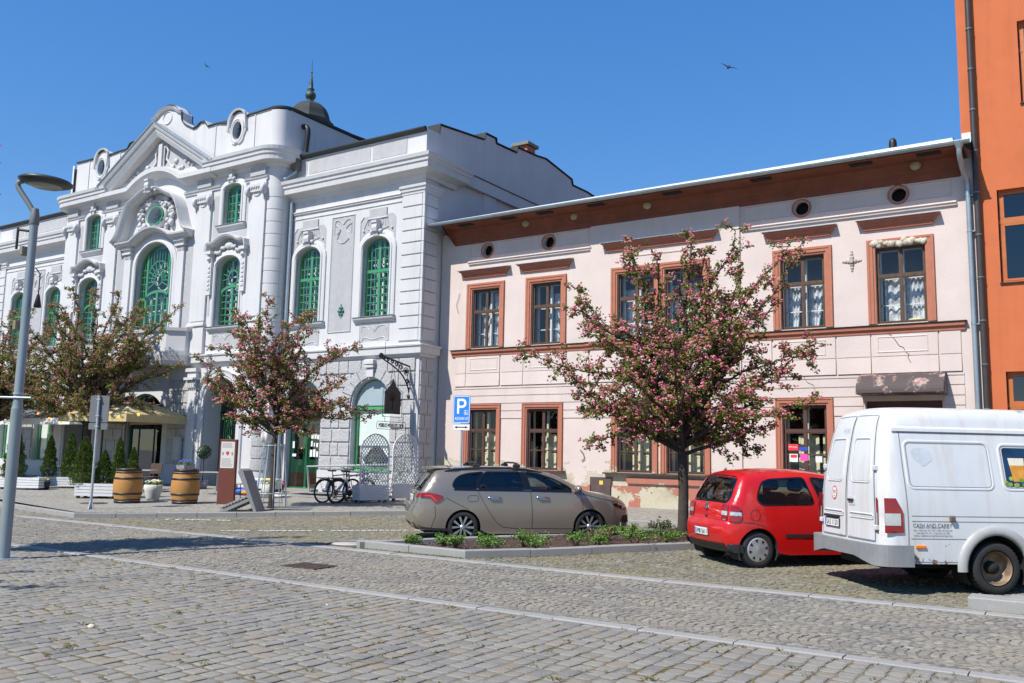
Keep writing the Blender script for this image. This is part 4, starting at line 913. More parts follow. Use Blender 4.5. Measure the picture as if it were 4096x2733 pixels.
# ---- windows
def archz(a, b, zs, zt, x):
    u = (x - (a + b) / 2) / ((b - a) / 2); return zs + (zt - zs) * math.sqrt(max(0, 1 - u * u))
SURR = [(-.27, 0), (-.26, .05), (-.19, .07), (-.12, .07), (-.11, .10), (-.05, .11), (-.01, .07), (0, .0), (0, -.02)]
def green_window(a, b, z0, zs, zt, y, tr=None, cols=2, rows=(6, 3), sill=True, surr=True, dep=.32, fan=False):
    P = arched(a, b, z0, zs, zt); yo = y + dep - .16; mb = MB(); c = (a + b) / 2
    inn = off(P, -.075); mb.panel(P, [inn], face(yo)); mb.reveal(P, face(yo), 0, -.07); mb.reveal(inn[::-1], face(yo), 0, -.07)
    tr = tr or z0 + (zs - z0) * .72
    mb.box(c - .055, c + .055, yo - .02, yo + .05, z0 + .07, archz(a, b, zs, zt, c) - .07 if not fan else tr)
    if not fan: mb.box(a + .07, b - .07, yo - .03, yo + .05, tr - .055, tr + .055)
    w = mb.build('window', green, GB)
    mb = MB(); mb.panel(off(P, -.03), (), face(yo - .035)); mb.build('pane', glass, w)
    mg = MB(); bw = .014
    def vbar(x, q0, q1): mg.box(x - bw, x + bw, yo - .005, yo + .03, q0, q1)
    def hbar(q, x0, x1): mg.box(x0, x1, yo - .002, yo + .028, q - bw, q + bw)
    for s_ in (-1, 1):
        x0, x1 = (a + .07, c - .05) if s_ < 0 else (c + .05, b - .07)
        for k in range(1, cols + 1):
            x = x0 + (x1 - x0) * k / (cols + 0.0) if False else x0 + (x1 - x0) * k / (cols + 1)
            vbar(x, z0 + .07, tr - .05)
            if not fan: vbar(x, tr + .05, archz(a, b, zs, zt, x) - .06)
        for k in range(1, rows[0]): hbar(z0 + (tr - z0) * k / rows[0], x0, x1)
        if not fan:
            for k in range(1, rows[1]): hbar(tr + (zs + .05 - tr) * k / (rows[1] - 1), x0, x1)
    if fan:
        ta = arc(c, tr - .2, (b - a) / 2 - .05, .28, 180, 0, 14); mg.mould(ta, [(-.05, -.05), (-.05, .03), (.05, .03), (.05, -.05)], face(yo))
        cz = tr + .42; mg.mould(arc(c, cz, .27, .27, 0, 345, 23), [(-.02, -.03), (-.02, .01), (.02, .01), (.02, -.03)], face(yo), True)
        for k in range(11):
            an = R(-30 + 24 * k); q0 = (c + .29 * cos(an), cz + .29 * sin(an)); L = .29
            while L < 1.2 and pip(c + L * cos(an), cz + L * sin(an), inn) and (sin(an) > -.2 or L < .42): L += .03
            q1 = (c + L * cos(an), cz + L * sin(an)); mg.mould([q0, q1], [(-.013, -.03), (-.013, .005), (.013, .005), (.013, -.03)], face(yo))
    mg.build('glazing_bars', green, w)
    mb = MB(); yi = yo + .22; ring_bars(mb, a, b, z0, zt, yi, .05, .04); mb.box(c - .065, c + .065, yi, yi + .04, z0, zt)
    for k in range(1, rows[0] + 4):
        q = z0 + (tr - z0) * k / rows[0]
        if q < zt: mb.box(a, b, yi, yi + .03, q - .03, q + .03)
    for s_ in (-1, 1): mb.box(c + s_ * (b - a) / 4 - .03, c + s_ * (b - a) / 4 + .03, yi, yi + .03, z0, zt)
    mb.build('inner_window', white, w)
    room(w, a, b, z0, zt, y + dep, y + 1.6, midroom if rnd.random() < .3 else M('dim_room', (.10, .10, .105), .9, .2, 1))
    if surr:
        mb = MB(); p = [(a, z0)] + [(x, z) for x, z in P[:1:-1]] + [(b, z0)]
        p = [(a, z0), (a, zs)] + [q for q in arc(c, zs, (b - a) / 2, zt - zs, 180, 0, 14)][1:-1] + [(b, zs), (b, z0)]
        mb.mould(p, [(-n_, o_) for n_, o_ in SURR], face(y)); mb.build('surround', grey, w, recalc=True)
    if sill:
        mb = MB(); pr = [(-.17, 0), (-.16, .05), (-.08, .09), (-.06, .15), (0, .17), (.02, 0)]
        mb.mould([(a - .3, z0 - .02), (b + .3, z0 - .02)], pr, face(y)); s2 = mb.build('sill', grey, w, recalc=True)
        mb = MB(); mb.box(a - .32, b + .32, y - .19, y + .0, z0 - .003, z0 + .012); mb.build('sill_flashing', zinc, w)
    return w
def keystone(par, x, y, zb, s=1.0):
    mb = MB(); pr = [(0, zb - .02), (.13, zb), (.16, zb + .12), (.22, zb + .16), (.25, zb + .28), (.22, zb + .42), (.26, zb + .46), (.26, zb + .54), (0, zb + .58)]
    mb.prism(pr, lambda u, v, w: (x + w, y - u * s, v), -.12 * s, .12 * s)
    for q in (-1, 1): mb.lathe([(.001, -.06), (.08, -.06), (.08, .06), (.001, .06)], (x + q * .2 * s, y - .08, zb + .17), 10, 0, lambda a, b, z: (z * s, b, a))
    for q in (-1, 1): mb.ball((x + q * .3 * s, y - .04, zb + .08), .09 * s, 0, 8, (1.2, .6, .8))
    mb.build('keystone', orn, par)
def apron(par, a, b, y, z0, z1):
    mb = MB(); c = (a + b) / 2; hw = (b - a) / 2
    o_ = [(a, z0)] + [(a + .12, z0), (a + .2, z0 + .13)] + arc(c, z0 + .10, hw - .3, -.09, 180, 360, 8)[1:-1][::1] + [(b - .2, z0 + .13), (b - .12, z0), (b, z0), (b, z1), (a, z1)]
    o_ = [(a, z0), (b, z0), (b, z1), (a, z1)]
    mb.panel(o_, (), face(y - .006)); p = mb.build('apron_panel', rough_grey, par)
    mb = MB(); mb.mould([(a, z0), (a, z1), (b, z1), (b, z0)], [(-.02, 0), (0, .025), (.02, 0)], face(y)).cut()
    mb.mould([(a, z0)] + smoothpts([(a + .14, z0), (a + .2, z0 + .12), (a + .4, z0 + .1), (c, z0 + .03), (b - .4, z0 + .1), (b - .2, z0 + .12), (b - .14, z0)], 2) + [(b, z0)], [(-.02, 0), (0, .03), (.02, 0)], face(y)).cut()
    mb.mould(smoothpts([(c - .15, z1 - .1), (c - .02, z1 - .16), (c - .05, z1 - .3), (c + .06, z1 - .25), (c + .2, z1 - .08), (b - .1, z1 - .08), (b - .1, z1 - .25)], 2), [(-.015, 0), (0, .025), (.015, 0)], face(y)).cut()
    mb.mould(smoothpts([(a + .1, z1 - .28), (a + .1, z1 - .08), (c - .35, z1 - .08), (c - .25, z1 - .2)], 1), [(-.015, 0), (0, .025), (.015, 0)], face(y))
    mb.build('apron_relief', grey, par)
def wing_panels(cs):
    mb = MB(); mo = MB()
    for (a, b) in cs:
        c = (a + b) / 2; hw = .82
        lo = [(c - hw, 9.15)] + [(c - hw + .1, 9.0)] + arc(c, 8.86, .98, .74, 150, 30, 10)[1:-1] + [(c + hw - .1, 9.0), (c + hw, 9.15)]
        mb.panel(lo + [(c + hw, 9.92), (c + hw - .14, 10.08), (c - hw + .14, 10.08), (c - hw, 9.92)], (), face(WY - .006)).cut()
        mb.box(c - .4, c + .4, WY - .045, WY, 10.0, 10.32).cut()
        F = face(WY); S = [(-.018, 0), (0, .035), (.018, 0)]
        mo.mould([(c - .46, 9.98), (c + .46, 9.98)], [(-.03, 0), (-.02, .05), (.02, .05), (.03, 0)], F); mo.mould(smoothpts([(c - .5, 9.62), (c - .3, 9.56), (c, 9.53), (c + .3, 9.56), (c + .5, 9.62)], 2), S, F)
        mo.mould(smoothpts([(c - .22, 9.9), (c - .24, 9.72), (c, 9.65), (c + .24, 9.72), (c + .22, 9.9)], 2), S, F)
        for s_ in (-1, 1):
            mo.mould([(c + s_ * .32, 9.98), (c + s_ * .34, 9.68)], S, F); mo.mould([(c + s_ * .42, 9.98), (c + s_ * .46, 9.75)], S, F); mo.mould(smoothpts([(c + s_ * .46, 9.98), (c + s_ * .6, 9.75), (c + s_ * .66, 9.6)], 1), S, F); mo.ball((c + s_ * .66, WY - .02, 9.56), .05, 0, 7)
        mo.mould([(c - hw, 9.15), (c - hw, 9.92), (c - hw + .14, 10.08)], S, F); mo.cut()
    c = (cs[0][1] + cs[1][0]) / 2; mb.panel([(c - .55, 6.0), (c + .55, 6.0), (c + .55, 10.25), (c - .55, 10.25)], (), face(WY - .006))
    F = face(WY); S = [(-.018, 0), (0, .035), (.018, 0)]
    mo.mould([(c - .55, 6.0), (c + .55, 6.0), (c + .55, 10.25), (c - .55, 10.25)], S, F, True)
    for s_ in (-1, 1):
        mo.mould(smoothpts([(c + s_ * .42, 9.6), (c + s_ * .42, 10.1), (c + s_ * .2, 10.12), (c, 9.95)], 1), S, F); mo.mould(smoothpts([(c + s_ * .42, 9.95), (c + s_ * .25, 9.9), (c + s_ * .12, 9.75), (c + s_ * .3, 9.6)], 1), S, F); mo.mould([(c + s_ * .12, 9.75), (c + s_ * .3, 9.4)], S, F)
    mo.mould(smoothpts([(c - .3, 9.4), (c - .1, 9.26), (c, 9.25), (c + .1, 9.26), (c + .3, 9.4)], 2), S, F)
    mb.build('rough_panel', rough_grey, GB); mo.build('strapwork_relief', grey, GB)
for cs in (WINR, WINL):
    for (a, b) in cs:
        w = green_window(a, b, 6.43, 8.86, 9.26, WY, 8.1); keystone(w, (a + b) / 2, WY, 9.3); apron(w, a - .05, b + .05, WY, 5.6, 6.2)
    wing_panels(cs)
for a, b in UPW:
    w = green_window(a, b, 10.42, 11.82, 12.02, CY, 11.95, 1, (5, 2)); keystone(w, (a + b) / 2, CY - .05, 12.05, .7)
for a, b in LOW:
    w = green_window(a, b, 6.43, 8.75, 9.15, CY, 7.95, 1, (6, 2), True, True, .38, True); c = (a + b) / 2; apron(w, a - .05, b + .05, CY, 5.55, 6.18)
    mb = MB(); hp = [(c - 1.15, 9.42), (c - 1.1, 9.66)] + smoothpts([(c - 1.0, 9.72), (c - .75, 9.68), (c - .45, 9.86), (c, 9.98), (c + .45, 9.86), (c + .75, 9.68), (c + 1.0, 9.72)], 2) + [(c + 1.1, 9.66), (c + 1.15, 9.42)]
    mb.mould(hp, [(-.1, 0), (-.09, .2), (-.05, .22), (-.04, .3), (.03, .34), (.05, .34), (.07, 0)], fc)
    for s_ in (-1, 1):
        mb.box(c + s_ * .98 - .17, c + s_ * .98 + .17, CY - .3, CY, 9.3, 9.42); mb.box(c + s_ * .98 - .12, c + s_ * .98 + .12, CY - .18, CY, 7.7, 9.3)
        for k in range(6): mb.box(c + s_ * .98 - .06, c + s_ * .98 + .06, CY - .21, CY - .17, 7.9 + k * .17, 7.98 + k * .17)
        mb.ball((c + s_ * .98, CY - .2, 9.12), .1, 0, 8)
    mb.build('window_hood', grey, w, recalc=False)
    mb = MB()
    for s_ in (-1, 1):
        for k in range(5): mb.ball((c + s_ * (.25 + .12 * k), CY - .1, 9.5 - .05 * k + .06 * sin(k * 2)), .085, 0, 7, (1, .7, 1))
    mb.ball((c, CY - .06, 9.58), .26, 0, 10, (1, .35, .6)); mb.build('cartouche', orn, w)
# the great central window
P = BIG; yo = CY + .22; mb = MB(); inn = off(P, -.08); mb.panel(P, [inn], face(yo)); mb.reveal(P, face(yo), 0, -.08); mb.reveal(inn[::-1], face(yo), 0, -.08); bq = [(-.05, -.06), (-.05, .03), (.05, .03), (.05, -.06)]
for s_ in (-1, 1): mb.box(AX + s_ * .74 - .055, AX + s_ * .74 + .055, yo - .03, yo + .06, 6.4, archz(AX - 1.2, AX + 1.2, 9.25, 10.22, AX + s_ * .74) - .05)
mb.mould([(AX - 1.15, 7.95), (AX - .74, 7.95)] + arc(AX, 7.95, .74, .28, 180, 0, 12)[1:-1] + [(AX + .74, 7.95), (AX + 1.15, 7.95)], bq, face(yo)); mb.box(AX - .06, AX + .06, yo - .025, yo + .05, 6.4, 8.2)
bw_ = mb.build('window', green, GB); mb = MB(); mb.panel(off(P, -.03), (), face(yo - .035)); mb.build('pane', glass, bw_)
mg = MB(); tb = [(-.016, -.03), (-.016, .005), (.016, .005), (.016, -.03)]; cz = 8.72
for r_ in (.24, .46, .98): mg.mould(arc(AX, cz, r_ if r_ < .6 else .74, r_ if r_ < .6 else .8, 0 if r_ < .4 else -5, 345 if r_ < .4 else 185, 26), tb, face(yo), r_ < .4)
for k in range(13):
    an = R(-25 + 19.2 * k); q0 = (AX + .26 * cos(an), cz + .26 * sin(an)); q1 = (AX + min(.72 / max(.01, abs(cos(an))), .85) * cos(an), cz + min(.72 / max(.01, abs(cos(an))), .85) * sin(an)); mg.mould([q0, q1], tb, face(yo))
for k in range(-3, 4): x = AX + k * .19; mg.box(x - .014, x + .014, yo - .004, yo + .03, cz + .8 * math.sqrt(max(0, 1 - (k * .19 / .74) ** 2)), archz(AX - 1.2, AX + 1.2, 9.25, 10.22, x) - .08)
for s_ in (-1, 1):
    for q in (6.75, 7.12, 7.5, 8.3, 8.6, 8.9, 9.2, 9.45): mg.box(*sorted((AX + s_ * .78, AX + s_ * 1.12)), yo - .002, yo + .028, q - .013, q + .013)
    mg.box(AX + s_ * .95 - .013, AX + s_ * .95 + .013, yo - .004, yo + .03, 6.4, 9.7)
    for q in (6.85, 7.25, 7.65): mg.box(*sorted((AX + s_ * .06, AX + s_ * .69)), yo - .002, yo + .028, q - .013, q + .013)
    for q in (.27, .48): mg.box(AX + s_ * q - .013, AX + s_ * q + .013, yo - .004, yo + .03, 6.4, 8.05)
mg.build('glazing_bars', green, bw_)
mb = MB(); yi = yo + .25; ring_bars(mb, AX - 1.2, AX + 1.2, 6.35, 10.2, yi, .06, .04)
for x in (-.74, -.4, 0, .4, .74): mb.box(AX + x - .045, AX + x + .045, yi, yi + .04, 6.35, 8.0)
for z in (6.9, 7.45, 8.0): mb.box(AX - 1.2, AX + 1.2, yi, yi + .03, z - .025, z + .025)
mb.mould(arc(AX, cz, .42, .42, 0, 350, 25), [(-.03, -.03), (-.03, 0), (.03, 0), (.03, -.03)], face(yi), True)
for k in range(9): an = R(22.5 * k); mb.mould([(AX + .44 * cos(an), cz + .44 * sin(an)), (AX + .8 * cos(an), cz + .8 * sin(an))], [(-.018, -.03), (-.018, 0), (.018, 0), (.018, -.03)], face(yi))
mb.build('inner_window', white, bw_); room(bw_, AX - 1.2, AX + 1.2, 6.35, 10.2, CY + .38, CY + 2, midroom)
mb = MB(); p = [(AX - 1.2, 6.4), (AX - 1.2, 9.25)] + arc(AX, 9.25, 1.2, .97, 180, 0, 18)[1:-1] + [(AX + 1.2, 9.25), (AX + 1.2, 6.4)]
mb.mould(p, [(-n_ * 1.1, o_) for n_, o_ in SURR], fc); mb.build('surround', grey, bw_, recalc=True)
mb = MB()
for s_ in (-1, 1):
    x = AX + s_ * 1.78; mb.box(x - .22, x + .22, CY - .1, CY, 5.9, 9.9); mb.box(x - .3, x + .3, CY - .2, CY, 9.9, 9.98); mb.box(x - .26, x + .26, CY - .15, CY, 9.98, 10.1); mb.box(x - .32, x + .32, CY - .24, CY, 10.1, 10.2)
    for q in range(5): mb.box(x - .2 + q * .09, x - .15 + q * .09, CY - .13, CY - .09, 9.72, 9.88)
    mb.cut()
mb.build('window_pilaster', grey, bw_)
HU = smoothpts([(AX - 2.5, 10.42), (AX - 2.2, 10.6), (AX - 1.95, 11.2), (AX - 1.8, 11.6), (AX - 1.5, 11.98), (AX - 1.1, 12.12), (AX - .5, 12.42), (AX, 12.46), (AX + .5, 12.42), (AX + 1.1, 12.12), (AX + 1.5, 11.98), (AX + 1.8, 11.6), (AX + 1.95, 11.2), (AX + 2.2, 10.6), (AX + 2.5, 10.42)], 2)
mb = MB(); HP = [(-.14, 0), (-.13, .34), (-.05, .42), (-.04, .5), (.04, .56), (.06, .56), (.07, 0)]
mb.mould(HU, HP, fc).cut()
HL = [(AX - 2.5, 10.32), (AX - 1.55, 10.32)] + smoothpts([(AX - 1.3, 10.34), (AX - .9, 10.56), (AX - .4, 10.74), (AX, 10.78), (AX + .4, 10.74), (AX + .9, 10.56), (AX + 1.3, 10.34)], 2) + [(AX + 1.55, 10.32), (AX + 2.5, 10.32)]
mb.mould(HL, [(-.12, 0), (-.11, .2), (-.06, .3), (0, .34), (.02, .42), (.08, .44), (.1, 0)], fc).cut()
mb.mould(arc(AX, 11.38, .55, .42, 0, 350, 35), [(-.17, 0), (-.16, .12), (-.1, .18), (-.05, .12), (0, .12), (0, -.02)], fc, True)
mb.build('great_hood', grey, bw_, recalc=False)
mb = MB(); r = random.Random(21)
for s_ in (-1, 1):
    for k in range(44):
        u = r.uniform(.0, 1); th = R(90 - s_ * (18 + 125 * u)); rr = .82 + r.uniform(-.08, .14) + .35 * u * r.random()
        x = AX + rr * cos(th) * 1.1; z = 11.4 + rr * sin(th) * .92
        if z > 10.62 + .2 * (1 - abs(x - AX) / 2): mb.ball((x, CY - .05 - r.uniform(0, .09), z), r.uniform(.06, .13), 0, 7, (r.uniform(.7, 1.5), .8, r.uniform(.6, 1.3)))
for k in range(9): mb.ball((AX + (k - 4) * .15, CY - .12, 12.02 - .03 * (k - 4) ** 2 * .6), .1, 0, 7)
mb.build('acanthus_relief', orn, bw_); keystone(bw_, AX, CY - .42, 12.28, 1.1)
mb = MB(); mb.panel(OVAL, (), face(CY - .2)); ow_ = mb.build('oval_window', glass, GB); mb = MB()
mb.panel(OVAL, [off(OVAL, -.06)], face(CY - .18))
for k in (-.28, -.09, .1, .29): mb.box(AX + k - .014, AX + k + .014, CY + .185, CY + .2, 11.0, 11.76)
for q in (11.2, 11.38, 11.56): mb.box(AX - .52, AX + .52, CY + .183, CY + .198, q - .014, q + .014)
mb.build('glazing_bars', green, ow_); room(ow_, AX - .5, AX + .5, 11, 11.8, CY + .38, CY + 1.2, midroom)
# balcony
BAL = [(AX - 2.75, CY), (AX - 2.75, CY - .3), (AX - 2.2, CY - .75), (AX + 2.2, CY - .75), (AX + 2.75, CY - .3), (AX + 2.75, CY)]
mb = MB(); mb.mould(BAL, [(0, 5.5), (-.02, 5.55), (-.03, 6.3), (-.12, 6.32), (-.14, 6.44), (.12, 6.44), (.12, 5.5)], plan)
mb.mould(BAL, [(.1, 4.95), (-.03, 5.0), (-.1, 5.15), (-.16, 5.36), (-.18, 5.48), (.3, 5.5)], plan); mb.add([(x, y, 5.5) for x, y in BAL], [tuple(range(6))])
bal = mb.build('balcony', grey, GB)
mb = MB()
for x in (AX - 1.4, AX, AX + 1.4):
    for k in range(10): an = 2 * PI * k / 10; mb.ball((x + .34 * cos(an), CY - .79, 5.92 + .2 * sin(an)), .085, 0, 7)
    mb.ball((x, CY - .79, 5.92), .14, 0, 8, (1.6, .6, 1)); mb.cut()
mb.build('balcony_relief', orn, bal)
# ---- ground floor: rock-faced blocks, voussoirs, keystones
mb = MB(); r = random.Random(2)
def rows_pier(xa, xb, y, arcs_, o=.055, start=0, n=8, z0=1.12, dz=.478):
    for k in range(n):
        z = z0 + k * dz; a, b = xa, xb; zc = z + dz * .8
        for (c, zs, rad, side) in arcs_:
            if zc > zs:
                d = math.sqrt(max(0, rad * rad - (zc - zs) ** 2)) if zc - zs < rad else 0
                if side > 0: b = min(xb + .9, c - d - .03)      # opening lies to the right
                else: a = max(xa - .9, c + d + .03)
        nb = max(1, round((b - a) / .62)); nb = nb + (1 if (k + start) % 2 else 0) if b - a > .9 else nb
        ws = [1 + (.25 if (i + k) % 2 else -.1) for i in range(nb)]; t_ = sum(ws); x = a
        for i in range(nb):
            w = (b - a) * ws[i] / t_; mb.bbox(x + .018, x + w - .018, y - o, y + .01, z + .018, z + dz - .018, .022).cut(); x += w
rows_pier(-23.2, -21.77, WY, [(-24.1, 3.36, 1.36, -1), (-20.86, 3.36, 1.36, 1)]); rows_pier(-19.95, -18.92, WY, [(-20.86, 3.36, 1.36, -1)], start=1)
for k in range(8):
    z = 1.12 + k * .478; s_ = .27 if k % 2 else .42
    mb.M = None; mb.bbox(XR - .01, XR + .05, 22.99, 22.99 + s_ - .015, z + .018, z + .46, .02).cut(); mb.bbox(XR - .01, XR + .05, 22.99 + s_ + .015, 23.68, z + .018, z + .46, .02).cut()
rows_pier(-30.85, -28.78, CY, [(-27.7, 3.45, 1.35, 1)], n=7); rows_pier(-35.9, -33.8, CY, [(-37.05, 3.45, 1.35, -1)], n=7)
rows_pier(-43.4, -42.15, WY, [(-44.3, 3.36, 1.36, -1), (-41.2, 3.36, 1.36, 1)])
def vouss(c, zs, rx, rz, y, r2, n, skip=0):
    for k in range(n):
        if k == n // 2: continue
        a0 = 180 * k / n + 1.0; a1 = 180 * (k + 1) / n - 1.0
        p = [(c + (rx + .05) * cos(R(t_)), zs + (rz + .05) * sin(R(t_))) for t_ in (a0, (a0 + a1) / 2, a1)] + [(c + r2 * cos(R(t_)), zs + r2 * .98 * sin(R(t_))) for t_ in (a1, a0)]
        p = [(x, min(z, 4.93)) for x, z in p]; mb.prism(p, face(y), -.01, .066).cut()
vouss(-20.86, 3.36, .89, .91, WY, 1.38, 9); vouss(-24.1, 3.36, .88, .91, WY, 1.38, 9); vouss(-44.3, 3.36, .88, .91, WY, 1.38, 9); vouss(-41.2, 3.36, .9, .91, WY, 1.38, 9)
mb.build('rock_faced_block', rock, GB) if False else None
rb = mb
# more blocks than a hundred: the nearest are parts, the rest one piece
cuts = rb.cuts; keep = 98; blk = MB(); rest = MB(); f0 = 0; v0 = 0
for i, (v1, f1) in enumerate(cuts):
    tgt = blk if i < keep else rest
    tgt.add(rb.v[v0:v1], [tuple(q - v0 for q in f) for f in rb.f[f0:f1]])
    if i < keep: tgt.cut()
    v0, f0 = v1, f1
blk.build('rock_faced_block', rock, GB); tag(rest.build('rock_faced_block', rock, GB), kind='stuff')
mb = MB()
for c, y in ((-20.86, WY), (-24.1, WY), (-44.3, WY), (-41.2, WY)):
    mb.bbox(c - .16, c + .16, y - .14, y, 4.32, 4.62, .01); mb.bbox(c - .2, c + .2, y - .2, y, 4.64, 4.72, .01); mb.bbox(c - .22, c + .22, y - .22, y, 4.74, 4.93, .03); mb.cut()
mb.build('keystone', grey, GB)
# quoins on the right corner and the left corner, upper floors
mb = MB()
for k in range(12):
    z = 5.5 + k * .425
    mb.bbox(-19.72, XR - .07, WY - .05, WY + .01, z + .02, z + .405, .012); mb.box(XR - .05, XR + .05, WY - .05, WY + .05, z + .01, z + .415); mb.bbox(XR - .01, XR + .05, WY + .07, 23.66, z + .02, z + .405, .012); mb.cut()
    mb.bbox(XL, XL + 1.0, WY - .05, WY + .01, z + .02, z + .405, .012); mb.cut()
mb.build('quoin', grey, GB)
for pth in ([(-19.8, WY + .01), (-19.75, WY - .03), (XR + .02, WY - .03), (XR + .02, 23.7), (XR - .06, 23.7)], [(XL, 24), (XL, WY - .03), (XL + 1.05, WY - .03), (XL + 1.05, WY)]):
    plan_mould(pth, [(0, 10.58), (.03, 10.6), (.04, 10.68), (.07, 10.7), (.08, 10.78), (.12, 10.82), (.13, 10.9), (0, 10.96)], grey, 'capital_moulding')
mb = MB()
for a, b in ((CR, -19.8), (XL + 1.05, CL)):
    mb.mould([(a, 10.42), (b, 10.42)], [(-.02, 0), (0, .03), (.03, .03), (.03, 0)], face(WY)).cut(); mb.mould([(a, 10.66), (b, 10.66)], [(-.06, 0), (-.05, .05), (.0, .06), (.02, .09), (.05, .08), (.06, 0)], face(WY)).cut()
mb.build('architrave', grey, GB)
# ---- shop window and shop door in the right wing
fw = face(WY); yo = WY + .24
def greenframe(P, y, w=.09):
    mb = MB(); inn = off(P, -w); mb.panel(P, [inn], face(y)); mb.reveal(P, face(y), 0, -.07); mb.reveal(inn[::-1], face(y), 0, -.07); return mb
LG_ = M('bright_green_paint', (.075, .40, .15), .42, .06, 5)
mb = greenframe(SHOPW, yo); mb.box(-21.7, -20.0, yo - .03, yo + .05, 3.22, 3.36); mb.box(-21.72, -20.0, yo - .03, yo + .05, 1.12, 1.25)
sw_ = mb.build('shop_window', LG_, GB); mb = MB(); mb.panel(off(SHOPW, -.05), (), face(yo - .03)); mb.build('pane', glass, sw_)
mb = MB(); mb.box(-21.66, -20.05, yo + .09, yo + .10, 1.98, 3.24); mb.build('roller_blind', M('roller_blind', (.74, .82, .78), .8, .02, 2), sw_)
mb = MB(); mb.panel([(x, z) for x, z in off(SHOPW, -.06) if z > 3.33] , (), face(yo - .06)); mb.build('fanlight_film', M('blue_grey_film', (.30, .38, .41), .6, .05), sw_)
mb = MB(); tx, tz = -20.78, 3.52; mb.tube([(tx, yo + .03, tz - .08), (tx, yo + .03, tz + .18)], .012, 5)
for a_, rr in [(a, .13) for a in range(-10, 200, 30)] + [(a, .24) for a in range(-15, 200, 18)]:
    c_ = (tx + rr * cos(R(a_)), tz + .2 + rr * sin(R(a_))); d = (cos(R(a_)) * .045, sin(R(a_)) * .045); n_ = (-d[1] * .45, d[0] * .45)
    mb.add([(c_[0] - d[0], yo + .035, c_[1] - d[1]), (c_[0] + n_[0], yo + .035, c_[1] + n_[1]), (c_[0] + d[0], yo + .035, c_[1] + d[1]), (c_[0] - n_[0], yo + .035, c_[1] - n_[1])], [(0, 1, 2, 3)])
mb.build('tree_emblem', M('white_film', (.78, .8, .8), .6, .02), sw_)
for s_, q in ((1, -21.64), (-1, -20.06)):
    mb = MB(); vs = []; nx = 14; nz = 10
    for j in range(nz + 1):
        v = j / nz; wdt = .72 * (.22 + .78 * abs(v - .35) / .65 if v > .35 else .22 + .25 * (.35 - v) / .35)
        for i in range(nx + 1): u = i / nx; vs.append((q + s_ * u * wdt, yo + .16 + .025 * sin(u * 30), 1.25 + .76 * v))
    mb.add(vs, [(j * (nx + 1) + i, j * (nx + 1) + i + 1, (j + 1) * (nx + 1) + i + 1, (j + 1) * (nx + 1) + i) for j in range(nz) for i in range(nx)], 0, True); mb.build('curtain', M('net_curtain', (.78, .8, .78), .9, .03), sw_)
pt_ = thing('potted_plant', 'green potted house plant on the ledge inside the arched shop window', 'plant', (-20.95, yo + .2, 1.26))
mb = MB(); mb.lathe([(.001, 0), (.07, 0), (.09, .14), (.085, .15), (.001, .13)], n=12); mb.build('pot', M('cream_pot', (.66, .66, .56), .6, .05), pt_)
mb = MB(); r = random.Random(4)
for k in range(60):
    a = r.uniform(0, 2 * PI); l = r.uniform(.06, .26); x = l * cos(a); z = .16 + r.uniform(0, .24); y = .1 * sin(a); mb.add([(x, y, z), (x + .05 * cos(a + .6), y + .02, z + .03), (x + .09 * cos(a), y, z + .05), (x + .05 * cos(a - .6), y - .02, z)], [(0, 1, 2, 3)])
mb.build('foliage', leaf_mat('house_plant_leaf', (.05, .16, .02), (.16, .34, .06), .3), pt_)
room(sw_, -21.75, -19.97, 1.12, 4.27, WY + .32, WY + 2.5, dark)
mb = MB(); pr = [(-.1, 0), (-.09, .08), (-.02, .12), (0, .13), (.02, 0)]; mb.mould([(-22.0, 1.1), (-19.75, 1.1)], pr, fw); mb.build('sill', zinc, sw_)
mb = greenframe(SHOPD, yo); c = -24.1; mb.box(-24.95, -23.25, yo - .03, yo + .05, 3.2, 3.36); mb.box(c - .05, c + .05, yo - .03, yo + .05, .42, 3.25)
for x0, x1 in ((-24.89, c - .05), (c + .05, -23.31)):
    ring_bars(mb, x0, x1, .45, 3.2, yo - .005, .13, .05); mb.box(x0 + .13, x1 - .13, yo + .0, yo + .04, .58, 1.45)
sd_ = mb.build('shop_door', LG_, GB)
mb = MB(); mb.box(-24.9, c - .05, yo - .012, yo - .005, .46, .98).cut(); mb.box(c + .05, -23.3, yo - .012, yo - .005, .46, .98); mb.build('kick_plate', M('brown_kick_plate', (.26, .13, .06), .6, .1), sd_)
mb = MB(); mb.panel(off(SHOPD, -.05), (), face(yo - .03)); mb.build('pane', dglass, sd_); room(sd_, -24.98, -23.22, .42, 4.27, WY + .32, WY + 2, dark)
mb = MB(); mb.tube([(c - .1, yo - .02, 1.85), (c - .1, yo - .08, 1.85), (c - .24, yo - .08, 1.85)], .014, 6); mb.box(c - .13, c - .07, yo - .025, yo - .02, 1.6, 2.0); mb.build('handle', M('brass', (.6, .42, .12), .3, .05, metal=.9), sd_)
